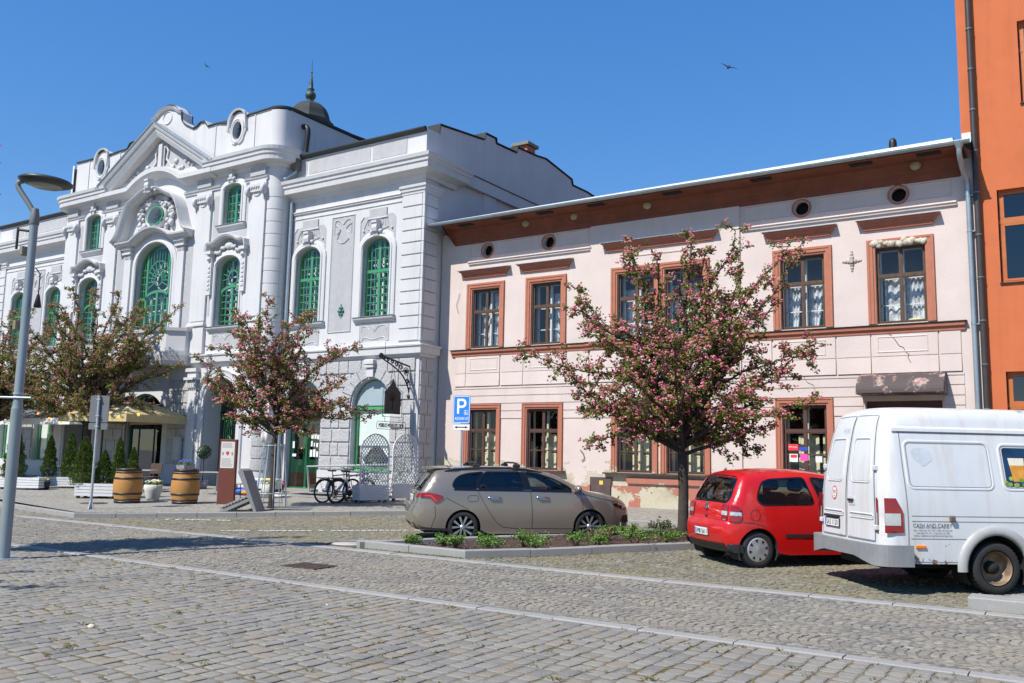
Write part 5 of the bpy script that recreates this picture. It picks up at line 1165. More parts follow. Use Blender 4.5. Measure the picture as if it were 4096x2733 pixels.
for i, (x0, x1, z0, z1, col) in enumerate(((-24.55, -24.3, 2.35, 2.62, (.68, .72, .72)), (-24.8, -24.7, 1.85, 2.1, (.75, .75, .76)), (-24.8, -24.6, 1.55, 1.65, (.35, .5, .55)), (-23.86, -23.74, 2.2, 2.35, (.08, .10, .14)), (-23.7, -23.6, 2.2, 2.38, (.12, .55, .28)), (-23.57, -23.46, 2.18, 2.34, (.72, .7, .75)),
        (-23.86, -23.78, 1.92, 2.12, (.65, .35, .35)), (-23.72, -23.66, 1.92, 2.05, (.6, .25, .12)), (-23.6, -23.5, 1.9, 2.05, (.6, .08, .35)), (-23.9, -23.78, 1.55, 1.8, (.72, .26, .05)), (-23.74, -23.62, 1.55, 1.82, (.10, .5, .2)), (-23.58, -23.48, 1.55, 1.75, (.05, .12, .42)))):
    paint_patch(sd_, 'door_sticker', col, x0, x1, z0, z1, yo - .035)
mb = MB(); mb.box(-25.05, -23.1, WY - .45, WY + .3, .0, .42); mb.build('door_step', granite, GB)
# ---- portals
for P, a, b in ((PORT[1], -28.68, -26.75), (PORT[0], -38.05, -36.1)):
    c = (a + b) / 2; y = CY + .8; mb = greenframe(P, y, .12); mb.box(a, b, y - .03, y + .06, 3.05, 3.2); mb.box(c - .06, c + .06, y - .03, y + .06, .38, 3.1)
    for s_ in (-1, 1): ring_bars(mb, *sorted((c + s_ * .06, c + s_ * .86)), .4, 3.05, y - .005, .14, .05); mb.box(*sorted((c + s_ * .2, c + s_ * .72)), y + .01, y + .04, .5, 1.35)
    w = mb.build('portal_door', dgreen, GB); mb = MB(); mb.panel(off(P, -.06), (), face(y - .03)); mb.build('pane', dglass, w); room(w, a, b, .4, 4.4, CY + .95, CY + 2.6, dark)
    mg = MB()
    for s_ in (-1, 1):
        for k in range(5): x = c + s_ * (.24 + .11 * k); mg.tube([(x, y - .03, 1.4), (x, y - .03, 2.9)], .012, 5)
        for q in (1.5, 2.0, 2.6): mg.mould(arc(c + s_ * .46, q + .15, .18, .13, 0, 345, 14), [(-.012, .02), (.012, .04)], face(y), True)
    for k in range(7): an = R(15 + 25 * k); mg.mould(smoothpts([(c, 3.25), (c + .4 * cos(an - .3), 3.25 + .4 * sin(an)), (c + .85 * cos(an), 3.3 + .85 * sin(an))], 2), [(-.014, .02), (0, .04), (.014, .02)], face(y))
    mg.build('scroll_grille', green, w)
    mb = MB(); p = [(a, .4), (a, 3.45)] + arc(c, 3.45, (b - a) / 2, 1.0, 180, 0, 18)[1:-1] + [(b, 3.45), (b, .4)]
    mb.mould(p, [(.34, 0), (.33, .06), (.24, .10), (.12, .10), (.10, .06), (.02, .06), (0, 0), (0, -.02)], fc); mb.mould(smoothpts([(c - 1.15, 4.15), (c - 1.0, 4.3), (c - .75, 4.55), (c, 4.78), (c + .75, 4.55), (c + 1.0, 4.3), (c + 1.15, 4.15)], 2), [(-.05, 0), (-.03, .12), (.04, .14), (.05, 0)], fc)
    mb.build('surround', grey, w, recalc=False)
    mb = MB(); mb.box(a - .3, b + .3, CY - .4, CY + .9, 0, .38); mb.build('step', granite, w)
mb = MB(); mo = MB()
for x in (-29.35, -35.4):
    mo.box(x - .32, x + .32, CY - .22, CY, 4.72, 4.86); mo.box(x - .26, x + .26, CY - .16, CY, 4.5, 4.72); mo.box(x - .36, x + .36, CY - .26, CY, 4.4, 4.5)
    for k in range(5): mo.tube([(x - .22 + k * .11, CY - .12, 4.38), (x - .22 + k * .11, CY - .16, 4.1)], .045, 6)
    mo.box(x - .24, x + .24, CY - .1, CY, 1.0, 4.4); mo.cut()
mo.build('portal_pilaster', grey, GB)
yo = CY + .24; mb = greenframe(CDOOR, yo, .12); mb.box(AX - 1.2, AX + 1.2, yo - .03, yo + .05, 2.9, 3.05)
for x in (-.5, .5): mb.box(AX + x - .06, AX + x + .06, yo - .03, yo + .05, .4, 2.95)
w = mb.build('garden_door', LG_, GB); mb = MB(); mb.panel(off(CDOOR, -.06), (), face(yo - .03)); mb.build('pane', dglass, w); room(w, AX - 1.25, AX + 1.25, .4, 3.95, CY + .38, CY + 2, dark)
for P in LG:
    yo = WY + .24; a, b = P[0][0], P[1][0]; mb = greenframe(P, yo); mb.box(a, b, yo - .03, yo + .05, 3.22, 3.36); mb.box((a + b) / 2 - .05, (a + b) / 2 + .05, yo - .03, yo + .05, 1.1, 3.3); w = mb.build('shop_window', LG_, GB)
    mb = MB(); mb.panel(off(P, -.05), (), face(yo - .03)); mb.build('pane', glass, w); drape(w, a, b, 1.15, 3.3, yo + .12, M('net_curtain', (.78, .8, .78), .9, .03), 9, .03); room(w, a, b, 1.1, 4.27, WY + .32, WY + 2, midroom)
# ---- downpipe, hopper, smoke pipe, roof, cupola, chimney
mb = MB(); mb.bbox(-25.12, -24.86, WY - .3, WY - .04, 12.35, 12.78, .015); dp = mb.build('hopper_head', M('dark_lead', (.11, .105, .095), .6, .2, 6, .3, 20), GB)
mb = MB(); mb.tube([(-24.99, WY - .17, 12.4), (-24.99, WY - .2, 12.25), (-25.15, WY - .45, 12.02), (-25.19, WY - .55, 11.9)], .065, 10).cut(); mb.tube([(-25.17, WY - .12, 11.15), (-25.17, WY - .12, .5)], .065, 10)
mb.build('downpipe', zinc, GB)
mb = MB(); mb.tube(smoothpts([(-25.5, 23.3, 14.3), (-25.2, 23.3, 14.3), (-25.02, 23.3, 14.2), (-25.0, 23.3, 13.9), (-25.05, 23.3, 13.6), (-25.1, 23.3, 12.9)], 2), .1, 10); mb.box(-25.3, -24.95, 23.1, 23.5, 12.7, 13.0); mb.build('overflow_pipe', blackm, GB)
mb = MB(); mb.add([(XL, WY, 12.85), (XR - .3, WY, 12.85), (XR - .3, 30, 13.3), (XL, 30, 13.3), (XR - .3, 38, 13.0), (XL, 38, 13.0)], [(0, 1, 2, 3), (3, 2, 4, 5)]); mb.add([(CL, CY + .4, 14.72), (CR, CY + .4, 14.72), (CR, 28, 15.0), (CL, 28, 15.0), (CR, 33, 14.72), (CL, 33, 14.72)], [(0, 1, 2, 3), (3, 2, 4, 5)])
mb.build('roof', slate, GB)
cu = MB(); cx, cy = -30.0, 28.0
cu.lathe([(.98, 14.6), (.98, 16.75), (1.12, 16.8), (1.12, 16.98), (1.02, 17.02), (.93, 17.2), (.86, 17.45), (.74, 17.68), (.5, 17.84), (.24, 17.92), (.2, 18.0)], (cx, cy, 0), 8, 0, None, False)
cup = cu.build('cupola', slate, GB); mb = MB(); cop = M('patinated_copper', (.05, .075, .062), .55, .3, 6, metal=.3)
mb.lathe([(.24, 17.92), (.16, 18.02), (.12, 18.06), (.2, 18.12), (.25, 18.24), (.25, 18.32), (.18, 18.44), (.1, 18.5), (.17, 18.56), (.17, 18.6), (.1, 18.66), (.1, 18.8), (.05, 19.15), (.02, 19.4), (.012, 20.0), (.001, 20.05)], (cx, cy, 0), 14); mb.ball((cx, cy, 19.42), .05); mb.build('finial', cop, cup)
ch = MB(); m = bpy.data.materials.new('red_brick'); t, b = nodes(m); bk = t.nodes.new('ShaderNodeTexBrick'); tc = t.nodes.new('ShaderNodeTexCoord'); mp = t.nodes.new('ShaderNodeMapping'); mp.inputs['Rotation'].default_value = (R(90), 0, 0); t.links.new(tc.outputs['Object'], mp.inputs[0]); t.links.new(mp.outputs[0], bk.inputs['Vector'])
bk.inputs['Color1'].default_value = (.52, .17, .07, 1); bk.inputs['Color2'].default_value = (.42, .12, .05, 1); bk.inputs['Mortar'].default_value = (.4, .3, .22, 1); bk.inputs['Scale'].default_value = 4.2; bk.inputs['Mortar Size'].default_value = .015; t.links.new(bk.outputs[0], b.inputs['Base Color']); b.inputs['Roughness'].default_value = .9
ch.box(-20.85, -20.2, 31.6, 32.25, 12.5, 15.25); chm = ch.build('chimney', m, GB); mb = MB(); mb.bbox(-20.97, -20.08, 31.48, 32.37, 15.25, 15.4, .01); mb.build('chimney_cap', M('chimney_concrete', (.20, .20, .17), .9, .2, 8), chm)
mb = MB(); r = random.Random(6)      # wall anchor plate between the windows
for a in range(0, 360, 60): mb.ball((-22.46 + .11 * cos(R(a)), WY - .03, 6.75 + .13 * sin(R(a))), .05, 0, 6)
mb.ball((-22.46, WY - .05, 6.75), .07, 0, 8); mb.box(-22.48, -22.44, WY - .03, WY, 6.5, 7.0); mb.build('wall_anchor', M('verdigris_iron', (.08, .22, .17), .7, .3, 12), GB)
mb = MB(); mb.box(-30.1, -29.75, CY - .25, CY - .1, 1.3, 2.2); mb.build('meter_cabinet', M('grey_cabinet', (.42, .43, .42), .6, .04), GB)
# ================================================================ vehicles
def paint(name, col, rough=.28, metal=0, coat=.8, flake=0):
    m = bpy.data.materials.new(name); t, b = nodes(m); b.inputs['Roughness'].default_value = rough; b.inputs['Metallic'].default_value = metal
    b.inputs['Coat Weight'].default_value = coat; b.inputs['Coat Roughness'].default_value = .03
    c = ramp(t, noise(t, 1.5, 4, .6), [(.3, sc(col, .95)), (.7, sc(col, 1.04))]); t.links.new(c, b.inputs['Base Color']); return m
carglass = glass_mat('car_glass', (.40, .45, .44), .08, .01); privacy = glass_mat('privacy_glass', (.05, .055, .065), .09, .01)
redlens = M('red_lamp_lens', (.26, .004, .006), .12, .2, 30, coat=.8); clearlens = M('clear_lamp_lens', (.62, .62, .62), .15, .15, 40, metal=.5, coat=.8); amber = M('amber_lens', (.75, .20, .01), .2, .1, 20)
interior = M('car_interior', (.022, .022, .024), .85, .2, 6); blackgloss = M('gloss_black_trim', (.008, .008, .009), .12, .1, 5); seam = M('panel_gap', (.012, .011, .01), .8, .1)
under = M('underbody', (.014, .014, .014), .9, .2, 4); plate_w = M('number_plate_white', (.74, .74, .72), .45, .03); plate_b = M('number_plate_blue', (.02, .08, .50), .45, .03); ink = M('black_lettering', (.02, .02, .022), .5, .05)
def catmull(p, n=5):
    o = []; k = len(p)
    for i in range(k - 1):
        a = p[max(i - 1, 0)]; b = p[i]; c = p[i + 1]; d = p[min(i + 2, k - 1)]
        for j in range(n):
            t = j / n; o.append(tuple(.5 * (2 * b[q] + (c[q] - a[q]) * t + (2 * a[q] - 5 * b[q] + 4 * c[q] - d[q]) * t * t + (3 * b[q] - a[q] - 3 * c[q] + d[q]) * t ** 3) for q in range(2)))
    o.append(p[-1]); return o
class Body:
    """car shell: side silhouette + half width field; x runs from the rear bumper to the nose, z is up"""
    def __init__(s, top, bottom, W, belt, tum, zr, plan_r, plan_f, rnd_, crown, wheels, archr, zc, bulge=.035):
        s.top = np.array(top); s.W = W; s.belt = belt; s.tum = tum; s.zr = zr; s.pr = plan_r; s.pf = plan_f; s.r = rnd_; s.crown = crown; s.L = max(p[0] for p in top); s.wh = wheels; s.ar = archr; s.bulge = bulge
        seg = np.hypot(*(s.top[1:] - s.top[:-1]).T); s.s = np.concatenate([[0], np.cumsum(seg)]); s.S = s.s[-1]
        bt = []
        for x in (wheels[1], wheels[0]):
            zb = np.interp(x, [q[0] for q in bottom], [q[1] for q in bottom]); h = max(-1, min(1, (zb - zc) / archr)); a0 = math.asin(h)
            bt.append((x, [(x + archr * cos(a), zc + archr * sin(a)) for a in np.linspace(a0, PI - a0, 17)]))
        lo = [p for p in bottom]; out = []
        for x, z in sorted(lo, key=lambda q: -q[0]): out.append((x, z))
        o = []
        xs = [q[0] for q in out]
        pts = [(q[0], q) for q in out if all(abs(q[0] - w) > archr for w in wheels)]
        seq = sorted(pts + [(bt[0][1][0][0], bt[0][1]), (bt[1][1][0][0], bt[1][1])], key=lambda q: -q[0])
        for _, q in seq: o += q if isinstance(q, list) else [q]
        s.outline = [tuple(p) for p in top] + o; s.edge = np.array(list(top) + o[:0])
    def hw(s, x, z, edge=True):
        W = s.W / 2; k = 1.0
        if x < s.pr[1]: k -= s.pr[0] * (1 - max(0, x) / s.pr[1]) ** 2
        if x > s.L - s.pf[1]: k -= s.pf[0] * (1 - max(0, s.L - x) / s.pf[1]) ** 2.2
        y = W * k
        if z < s.belt: u = (z - .55 * s.belt) / (.55 * s.belt); y -= s.bulge * u * u
        else: y -= s.bulge * .67 + (s.tum * ((z - s.belt) / (s.zr - s.belt)) ** 1.15)
        if edge:
            P = s.top; a = P[:-1]; d = P[1:] - a; q = np.array([x, z]) - a; t = np.clip((q * d).sum(1) / np.maximum((d * d).sum(1), 1e-9), 0, 1); e = math.sqrt((((q - d * t[:, None])) ** 2).sum(1).min())
            if e < s.r: y -= s.r * (1 - math.sqrt(max(0, 1 - (1 - e / s.r) ** 2)))
        return y
    def side(s, sg=-1, o=0, edge=True): return lambda u, v, w=0: (u, sg * (s.hw(u, v, edge) + o + w), v)
    def at(s, d):
        d = min(max(d, 0), s.S); return (float(np.interp(d, s.s, s.top[:, 0])), float(np.interp(d, s.s, s.top[:, 1])))
    def strip(s, o=0):
        def f(d, t, w=0):
            x, z = s.at(d); e = .02; a = s.at(d - e); b = s.at(d + e); tx, tz = b[0] - a[0], b[1] - a[1]; l = math.hypot(tx, tz) or 1; nx, nz = -tz / l, tx / l
            cr = s.crown(x, z) * (1 - abs(t) ** 2.4) + o + w; y = s.hw(x, z) * t
            return (x + nx * cr, y, z + nz * cr)
        return f
    def silx(s, z):
        a = s.at(s.s_of(z=z)); return a[0] + .004
    def s_of(s, x=None, z=None, rear=True):
        """arc length on the silhouette at height z on the tail, or at x along the roof"""
        if z is not None:
            i = int(np.argmax(s.top[:, 1])); zz = s.top[:i + 1, 1]; j = int(np.argmax(zz >= z)); a, b = zz[max(j - 1, 0)], zz[j]; t = (z - a) / (b - a) if b > a else 0
            return s.s[max(j - 1, 0)] + t * (s.s[j] - s.s[max(j - 1, 0)])
        i = int(np.argmin(s.top[:, 0])); return float(np.interp(x, np.maximum.accumulate(s.top[i:, 0]), s.s[i:]))
def body_shell(root, B, mat, holes_side, holes_strip, grid=.085, nt=15):
    mb = MB()
    for sg in (-1, 1): mb.panel(B.outline, holes_side, B.side(sg), grid, 0, True, flip=(sg > 0))
    ss = list(np.linspace(0, B.S, int(B.S / .07))); f = B.strip()
    mb.panel([(d, -1) for d in B.s] + [(d, 1) for d in B.s[::-1]], holes_strip, lambda d, t: f(d, t), .085, 0, True)
    o = mb.build('body', mat, root, weld=.004, recalc=True)
    # floor, wheel wells
    mb = MB(); z0 = .26 if B.zr < 1.8 else .36
    for sg in (-1, 1):
        for x in B.wh:
            a = [(x + (B.ar + .005) * cos(t), WZ[0] + (B.ar + .005) * sin(t)) for t in np.linspace(-.5, PI + .5, 20)]
            mb.add([(p[0], sg * (B.W / 2 - .02), p[1]) for p in a] + [(p[0], sg * (B.W / 2 - .36), p[1]) for p in a], [(i, i + 1, 21 + i, 20 + i) for i in range(19)], 0, True)
            mb.add([(p[0], sg * (B.W / 2 - .36), p[1]) for p in a], [tuple(range(20))])
    mb.box(.25, B.L - .3, -B.W / 2 + .38, B.W / 2 - .38, z0 - .06, z0 + .05); mb.box(B.wh[0] + B.ar, B.wh[1] - B.ar, -B.W / 2 + .1, B.W / 2 - .1, z0 - .03, z0 + .05); mb.box(.1, B.wh[0] - B.ar, -B.W / 2 + .12, B.W / 2 - .12, z0 + .08, z0 + .14)
    mb.build('underbody', under, root); return o
WZ = [.32]
def roundpoly(p, r, n=3):
    o = []; k = len(p)
    for i in range(k):
        a, b, c = Vector(p[i - 1]), Vector(p[i]), Vector(p[(i + 1) % k]); u = (a - b); v = (c - b); d = min(r, u.length * .45, v.length * .45); p0 = b + u.normalized() * d; p1 = b + v.normalized() * d
        for j in range(n + 1): t = j / n; q = p0 * (1 - t) ** 2 + b * 2 * t * (1 - t) + p1 * t * t; o.append((q.x, q.y))
    return o
def strips(mb, pts, w, fn, m=0):
    """thin ribbon along a surface polyline"""
    P = [Vector(p) for p in pts]; n = len(P); vs = []
    for i in range(n):
        d = (P[min(i + 1, n - 1)] - P[max(i - 1, 0)]); d.normalize(); q = Vector((-d.y, d.x)) * w / 2; a = P[i] + q; b = P[i] - q; vs += [fn(a.x, a.y), fn(b.x, b.y)]
    mb.add(vs, [(2 * i, 2 * i + 1, 2 * i + 3, 2 * i + 2) for i in range(n - 1)], m, True)
def dens(p, step=.06, closed=False):
    o = []; n = len(p)
    for i in range(n if closed else n - 1):
        a = p[i]; b = p[(i + 1) % n]; k = max(1, int(math.hypot(b[0] - a[0], b[1] - a[1]) / step))
        o += [(a[0] + (b[0] - a[0]) * j / k, a[1] + (b[1] - a[1]) * j / k) for j in range(k)]
    if not closed: o.append(p[-1])
    return o
def ccw(p):
    A = sum(p[i][0] * p[(i + 1) % len(p)][1] - p[(i + 1) % len(p)][0] * p[i][1] for i in range(len(p))); return p if A > 0 else p[::-1]
def glazing(root, B, poly, gm, name, trim=.022, side=True, sides=(-1, 1)):
    poly = ccw(poly)
    for sg in (sides if side else (0,)):
        fn = (lambda o: B.side(sg, o)) if side else (lambda o: B.strip(o))
        mb = MB(); mb.panel(off(poly, .004), (), fn(-.008), .09, 0, True, flip=(side and sg > 0)); w = mb.build(name, gm, root)
        mb = MB(); mb.panel(off(poly, trim), [off(poly, -.012)], fn(.003), .05, 0, True, flip=(side and sg > 0)); mb.build('seal', blackgloss, w)
def wheel(root, x, y, r, w, sg, spec, z=None):
    """tyre, rim; sg = outward direction along y"""
    z = r if z is None else z; T = lambda a, b, c: (a, sg * c, b); mb = MB(); h = w / 2
    mb.lathe([(r * .72, -h), (r * .76, -h * 1.0), (r * .93, -h * .98), (r * .985, -h * .82), (r, -h * .6), (r, h * .6), (r * .985, h * .82), (r * .93, h * .98), (r * .76, h * 1.0), (r * .70, h * .94)], (x, y, z), 40, 0, T)
    for k in range(40):
        a = 2 * PI * k / 40; mb.M = Matrix.Translation((x, y, z)) @ Matrix.Rotation(-a, 4, 'Y'); mb.box(r - .004, r + .004, -h * .85, h * .85, -.006, .006); mb.M = None
    ty = mb.build('wheel', rubber, root); mb = MB(); spec(mb, x, y, z, r, h, T); return ty, mb
def disc_fn(x, y, z, T): return lambda u, v, w=0: tuple(a + b for a, b in zip((x, y, z), T(u, v, w)))
def plate(root, fn, txt, w=.52, h=.11, split=.3):
    mb = MB(); mb.prism(rect(-w / 2, w / 2, -h / 2, h / 2), fn, -.004, .006); p = mb.build('number_plate', plate_w, root)
    mb = MB(); mb.prism(rect(-w / 2 + .006, -w / 2 + .045, -h / 2 + .006, h / 2 - .006), fn, .006, .0075); mb.build('plate_band', plate_b, p)
    mb = MB(); text_mesh(mb, txt, .105, lambda u, v, q: fn(-w / 2 + .06 + u, -.037 + v, .008), 0, 0, 'LEFT', w - .085); mb.build('plate_lettering', ink, p)
    mb = MB(); mb.prism(rect(-w / 2 - .012, w / 2 + .012, -h / 2 - .012, h / 2 + .012), fn, -.012, -.001); mb.build('plate_holder', bplast, p)
def seats(root, xs, W, z0, zb):
    for x in xs:
        for y in (-.36, .36) if W > 1.2 else (0,):
            mb = MB(); mb.bbox(x - .05, x + .45, y - .24, y + .24, z0, z0 + .22, .06); mb.M = Matrix.Translation((x, y, z0 + .2)) @ Matrix.Rotation(-.25, 4, 'Y'); mb.bbox(-.16, .0, -.24, .24, 0, .58, .05); mb.bbox(-.13, -.02, -.14, .14, .62, .82, .04); mb.build('seat', interior, root)
# ---------------------------------------------------------------- grey estate car
def estate():
    root = thing('parked_car', 'bronze grey estate car with roof bars parked beside the planting bed', 'car')
    top = catmull([(.16, .27), (.04, .36), (.0, .50), (.0, .64), (.04, .75), (.085, .80), (.10, .92), (.15, 1.02), (.27, 1.20), (.43, 1.405), (.50, 1.432), (.80, 1.452), (1.3, 1.468), (1.8, 1.468), (2.25, 1.455), (2.6, 1.415), (2.88, 1.345), (3.15, 1.22), (3.4, 1.095), (3.56, 1.025), (3.75, .985), (4.0, .945), (4.22, .89), (4.40, .81), (4.50, .70), (4.54, .57), (4.55, .44), (4.53, .32), (4.45, .23)])
    bot = [(4.3, .20), (3.2, .19), (1.5, .19), (.6, .25), (.35, .27)]
    B = Body(top, bot, 1.79, 1.02, .235, 1.47, (.14, .6), (.34, .95), .055, lambda x, z: .035 if x < .6 or x > 3.5 else .055, (.97, 3.60), .355, .315, .04); WZ[0] = .315
    A = [(.80, 1.09), (.765, 1.14), (.82, 1.25), (.93, 1.325), (1.09, 1.365), (1.40, 1.395), (1.27, 1.25), (1.235, 1.15), (1.235, 1.085)]
    Bw = [(1.275, 1.085), (1.275, 1.15), (1.32, 1.25), (1.455, 1.397), (2.16, 1.40), (2.21, 1.07)]
    Cw = [(2.36, 1.065), (2.28, 1.40), (2.55, 1.365), (2.85, 1.265), (3.12, 1.13), (3.20, 1.06), (3.2, 1.03)]
    A, Bw, Cw = (roundpoly(ccw(q), .05) for q in (A, Bw, Cw))
    sr0, sr1 = B.s_of(z=1.04), B.s_of(z=1.37); sf0, sf1 = B.s_of(x=2.52), B.s_of(x=3.42)
    RW = ccw([(sr0, -.84), (sr0, .84), (sr1, .90), (sr1, -.90)]); FW = ccw([(sf0, -.93), (sf0, .93), (sf1, .90), (sf1, -.90)])
    bronze = paint('bronze_grey_paint', (.29, .245, .20), .30, .5)
    body_shell(root, B, bronze, [A, Bw, Cw], [RW, FW])
    for q, g in ((A, privacy), (Bw, privacy), (Cw, carglass)): glazing(root, B, q, g, 'side_window')
    glazing(root, B, RW, privacy, 'rear_window', .03, False); glazing(root, B, FW, carglass, 'windscreen', .03, False)
    mb = MB(); f = B.side(-1, .004)
    mb.panel(ccw([(2.20, 1.06), (2.16, 1.41), (2.28, 1.405), (2.36, 1.06)]), (), f, .08); mb.build('door_pillar', blackgloss, root)
    mb = MB(); strips(mb, dens([(.78, 1.058), (1.3, 1.048), (2.3, 1.035), (3.2, 1.01)]), .022, B.side(-1, .006)); mb.build('waist_trim', blackgloss, root)
    mb = MB(); strips(mb, [(1.52, 1.09), (1.50, 1.24), (1.56, 1.39)], .018, B.side(-1, .006)); mb.build('window_divider', blackgloss, root)
    for pts in ([(1.245, 1.07), (1.30, .95), (1.40, .78), (1.52, .58), (1.66, .40), (1.78, .325), (1.95, .30), (2.38, .29), (3.4, .275)], [(2.34, 1.05), (2.37, .8), (2.38, .5), (2.375, .29)], [(3.36, 1.02), (3.44, .85), (3.45, .6), (3.43, .28)], [(.62, .90), (.85, .78), (1.08, .67)], [(3.45, .97), (3.75, .9), (4.05, .835), (4.25, .80)], [(.33, .30), (.42, .55), (.40, .74)]):
        mb = MB(); strips(mb, dens(pts), .009, B.side(-1, .0025)); mb.build('panel_gap', seam, root)
    mb = MB(); strips(mb, dens(smoothpts([(1.06, .82), (1.06, .945), (1.26, .945), (1.28, .90), (1.26, .82)], 2, True), .03) + [(1.06, .85)], .008, B.side(-1, .0025)); mb.build('fuel_flap', seam, root)
    for sg in (-1, 1):
        for x in (1.47, 2.47):
            mb = MB(); y = B.hw(x + .13, .9) + .0; mb.tube([(x, sg * (y + .0), .905), (x + .03, sg * (y + .035), .908), (x + .22, sg * (y + .033), .903), (x + .26, sg * y, .90)], .016, 8); mb.build('door_handle', chrome, root)
        mb = MB(); mb.ball((3.32, sg * (B.hw(3.2, 1.08) + .13), 1.075), .13, 0, 14, (.62, 1.0, .62)); mb.tube([(3.28, sg * B.hw(3.3, 1.0), 1.02), (3.3, sg * (B.hw(3.2, 1.0) + .09), 1.03)], .03, 8); mb.build('door_mirror', bronze, root)
    TL = [(B.silx(.985), .985), (.22, 1.0), (.36, .985), (.50, .955), (.58, .925), (.54, .87), (.46, .815), (.40, .80), (.36, .85), (.30, .90), (B.silx(.915), .915)]
    for sg in (-1, 1):
        mb = MB(); mb.panel(ccw(TL), (), B.side(sg, .02), .05, 0, True, flip=(sg > 0)); lm = mb.build('tail_lamp', redlens, root)
        mb = MB(); mb.panel(ccw([(.2, .955), (.33, .955), (.45, .83), (.42, .82), (.31, .925), (.2, .93)]), (), B.side(sg, .025), .05, 0, True, flip=(sg > 0)); mb.build('lamp_strip', M('bright_red_lens', (.7, .02, .015), .15, .1, 20, coat=.8), lm)
        mb = MB(); s0, s1 = B.s_of(z=.90), B.s_of(z=.98); mb.panel(rect(s0, s1, *sorted((sg * .60, sg * 1.0))), (), B.strip(.012), .05, 0, True); mb.build('lamp_return', redlens, lm)
        HLp = [(4.10, .80), (4.30, .765), (4.455, .705), (4.46, .65), (4.40, .64), (4.25, .69), (4.14, .735)]
        mb = MB(); mb.panel(ccw(HLp), (), B.side(sg, .010, False), .05, 0, True, flip=(sg > 0)); hl = mb.build('headlamp', blackgloss, root)
        mb = MB(); mb.ball((4.37, sg * (B.hw(4.37, .69, False) + .002), .69), .05, 0, 10, (1, .3, .8)); mb.build('lamp_lens', clearlens, hl)
        mb = MB(); strips(mb, [(4.11, .79), (4.3, .757), (4.45, .70)], .012, B.side(sg, .013, False)); mb.build('lamp_trim', chrome, hl)
        mb = MB(); mb.panel(ccw([(4.36, .52), (4.50, .54), (4.53, .40), (4.42, .36), (4.34, .42)]), (), B.side(sg, .005, False), .05, 0, True, flip=(sg > 0)); mb.build('air_intake', bplast, root)
        mb = MB(); mb.panel(ccw([(.14, .29), (.1, .34), (.4, .315), (.68, .30), (.68, .25), (.4, .262)]), (), B.side(sg, .006, False), .06, 0, True, flip=(sg > 0)); mb.build('bumper_lip', bplast, root)
    mb = MB(); s0, s1 = .02, B.s_of(z=.40); mb.panel(rect(s0, s1, -.97, .97), (), B.strip(.006), .06, 0, True); mb.build('rear_diffuser', bplast, root)
    for t_ in (-1, 1): mb = MB(); mb.panel(rect(B.s_of(z=.345), B.s_of(z=.405), *sorted((t_ * .55, t_ * .9))), (), B.strip(.012), .06, 0, True); mb.build('fog_lamp', redlens, root)
    mb = MB(); strips(mb, dens([(B.s_of(z=.78), -.9), (B.s_of(z=.78), .9)]), .01, B.strip(.003)); mb.build('tailgate_gap', seam, root)
    f = B.strip(.016); s0 = B.s_of(z=.87); plate(root, lambda u, v, w=0: f(s0 + v, -u / .8, w), '6M5 2217')
    mb = MB(); mb.tube([f(B.s_of(z=1.06), .0), f(B.s_of(z=1.07), -.1, .03), f(B.s_of(z=1.09), -.6, .01)], .014, 6); mb.build('rear_wiper', bplast, root)
    mb = MB(); mb.tube([B.strip(.012)(B.s_of(z=1.0), -.12), B.strip(.012)(B.s_of(z=1.0), .12)], .012, 6); mb.build('tailgate_grip', chrome, root)
    mb = MB(); r0 = B.s_of(x=.5); pts = [(t_ / 10) for t_ in range(-10, 11)]
    mb.add([B.strip(.02)(B.s_of(x=.78), t_ * .98) for t_ in pts] + [tuple(a + b for a, b in zip(B.strip(.03)(B.s_of(x=.44), t_ * .98), (-.12 + .03 * t_ * t_, 0, .03))) for t_ in pts] + [tuple(a + b for a, b in zip(B.strip(.0)(B.s_of(x=.44), t_ * .98), (-.10 + .03 * t_ * t_, 0, .012))) for t_ in pts] + [B.strip(.0)(B.s_of(x=.5), t_ * .96) for t_ in pts], [(q * 21 + i, q * 21 + i + 1, q * 21 + 22 + i, q * 21 + 21 + i) for q in range(3) for i in range(20)], 0, True); mb.build('roof_spoiler', bronze, root, recalc=True)
    for sg in (-1, 1):
        mb = MB(); pts = [(x, sg * (B.hw(x, 1.38) - .03 - .02), z) for x, z in ((.62, 1.415), (.8, 1.455), (1.3, 1.485), (1.9, 1.485), (2.3, 1.46), (2.6, 1.40), (2.78, 1.335))]; mb.tube(pts, [.012, .022, .022, .022, .022, .02, .012], 8); mb.build('roof_rail', bplast, root)
    for x in (1.28, 2.12):
        mb = MB()
        for sg in (-1, 1): mb.bbox(x - .07, x + .07, sg * .56 - .04, sg * .56 + .04, 1.48, 1.57, .025)
        mb.tube([(x, -.58, 1.575), (x, -.3, 1.59), (x, .3, 1.59), (x, .58, 1.575)], .02, 8); mb.build('roof_bar', bplast, root)
    mb = MB(); mb.tube([(.86, 0, 1.50), (.74, 0, 1.68)], [.008, .004], 6); mb.ball((.87, 0, 1.50), .035, 0, 8, (1.5, .7, .6)); mb.build('aerial', bplast, root)
    mb = MB(); mb.box(4.0, 4.44, -.55, .55, .42, .66); mb.build('radiator', under, root)
    def spec(mb, x, y, z, r, h, T): mb.lathe([(r * .72, h * .94), (r * .70, h * .9), (r * .68, h * .3), (.001, h * .25)], (x, y, z), 40, 0, T)
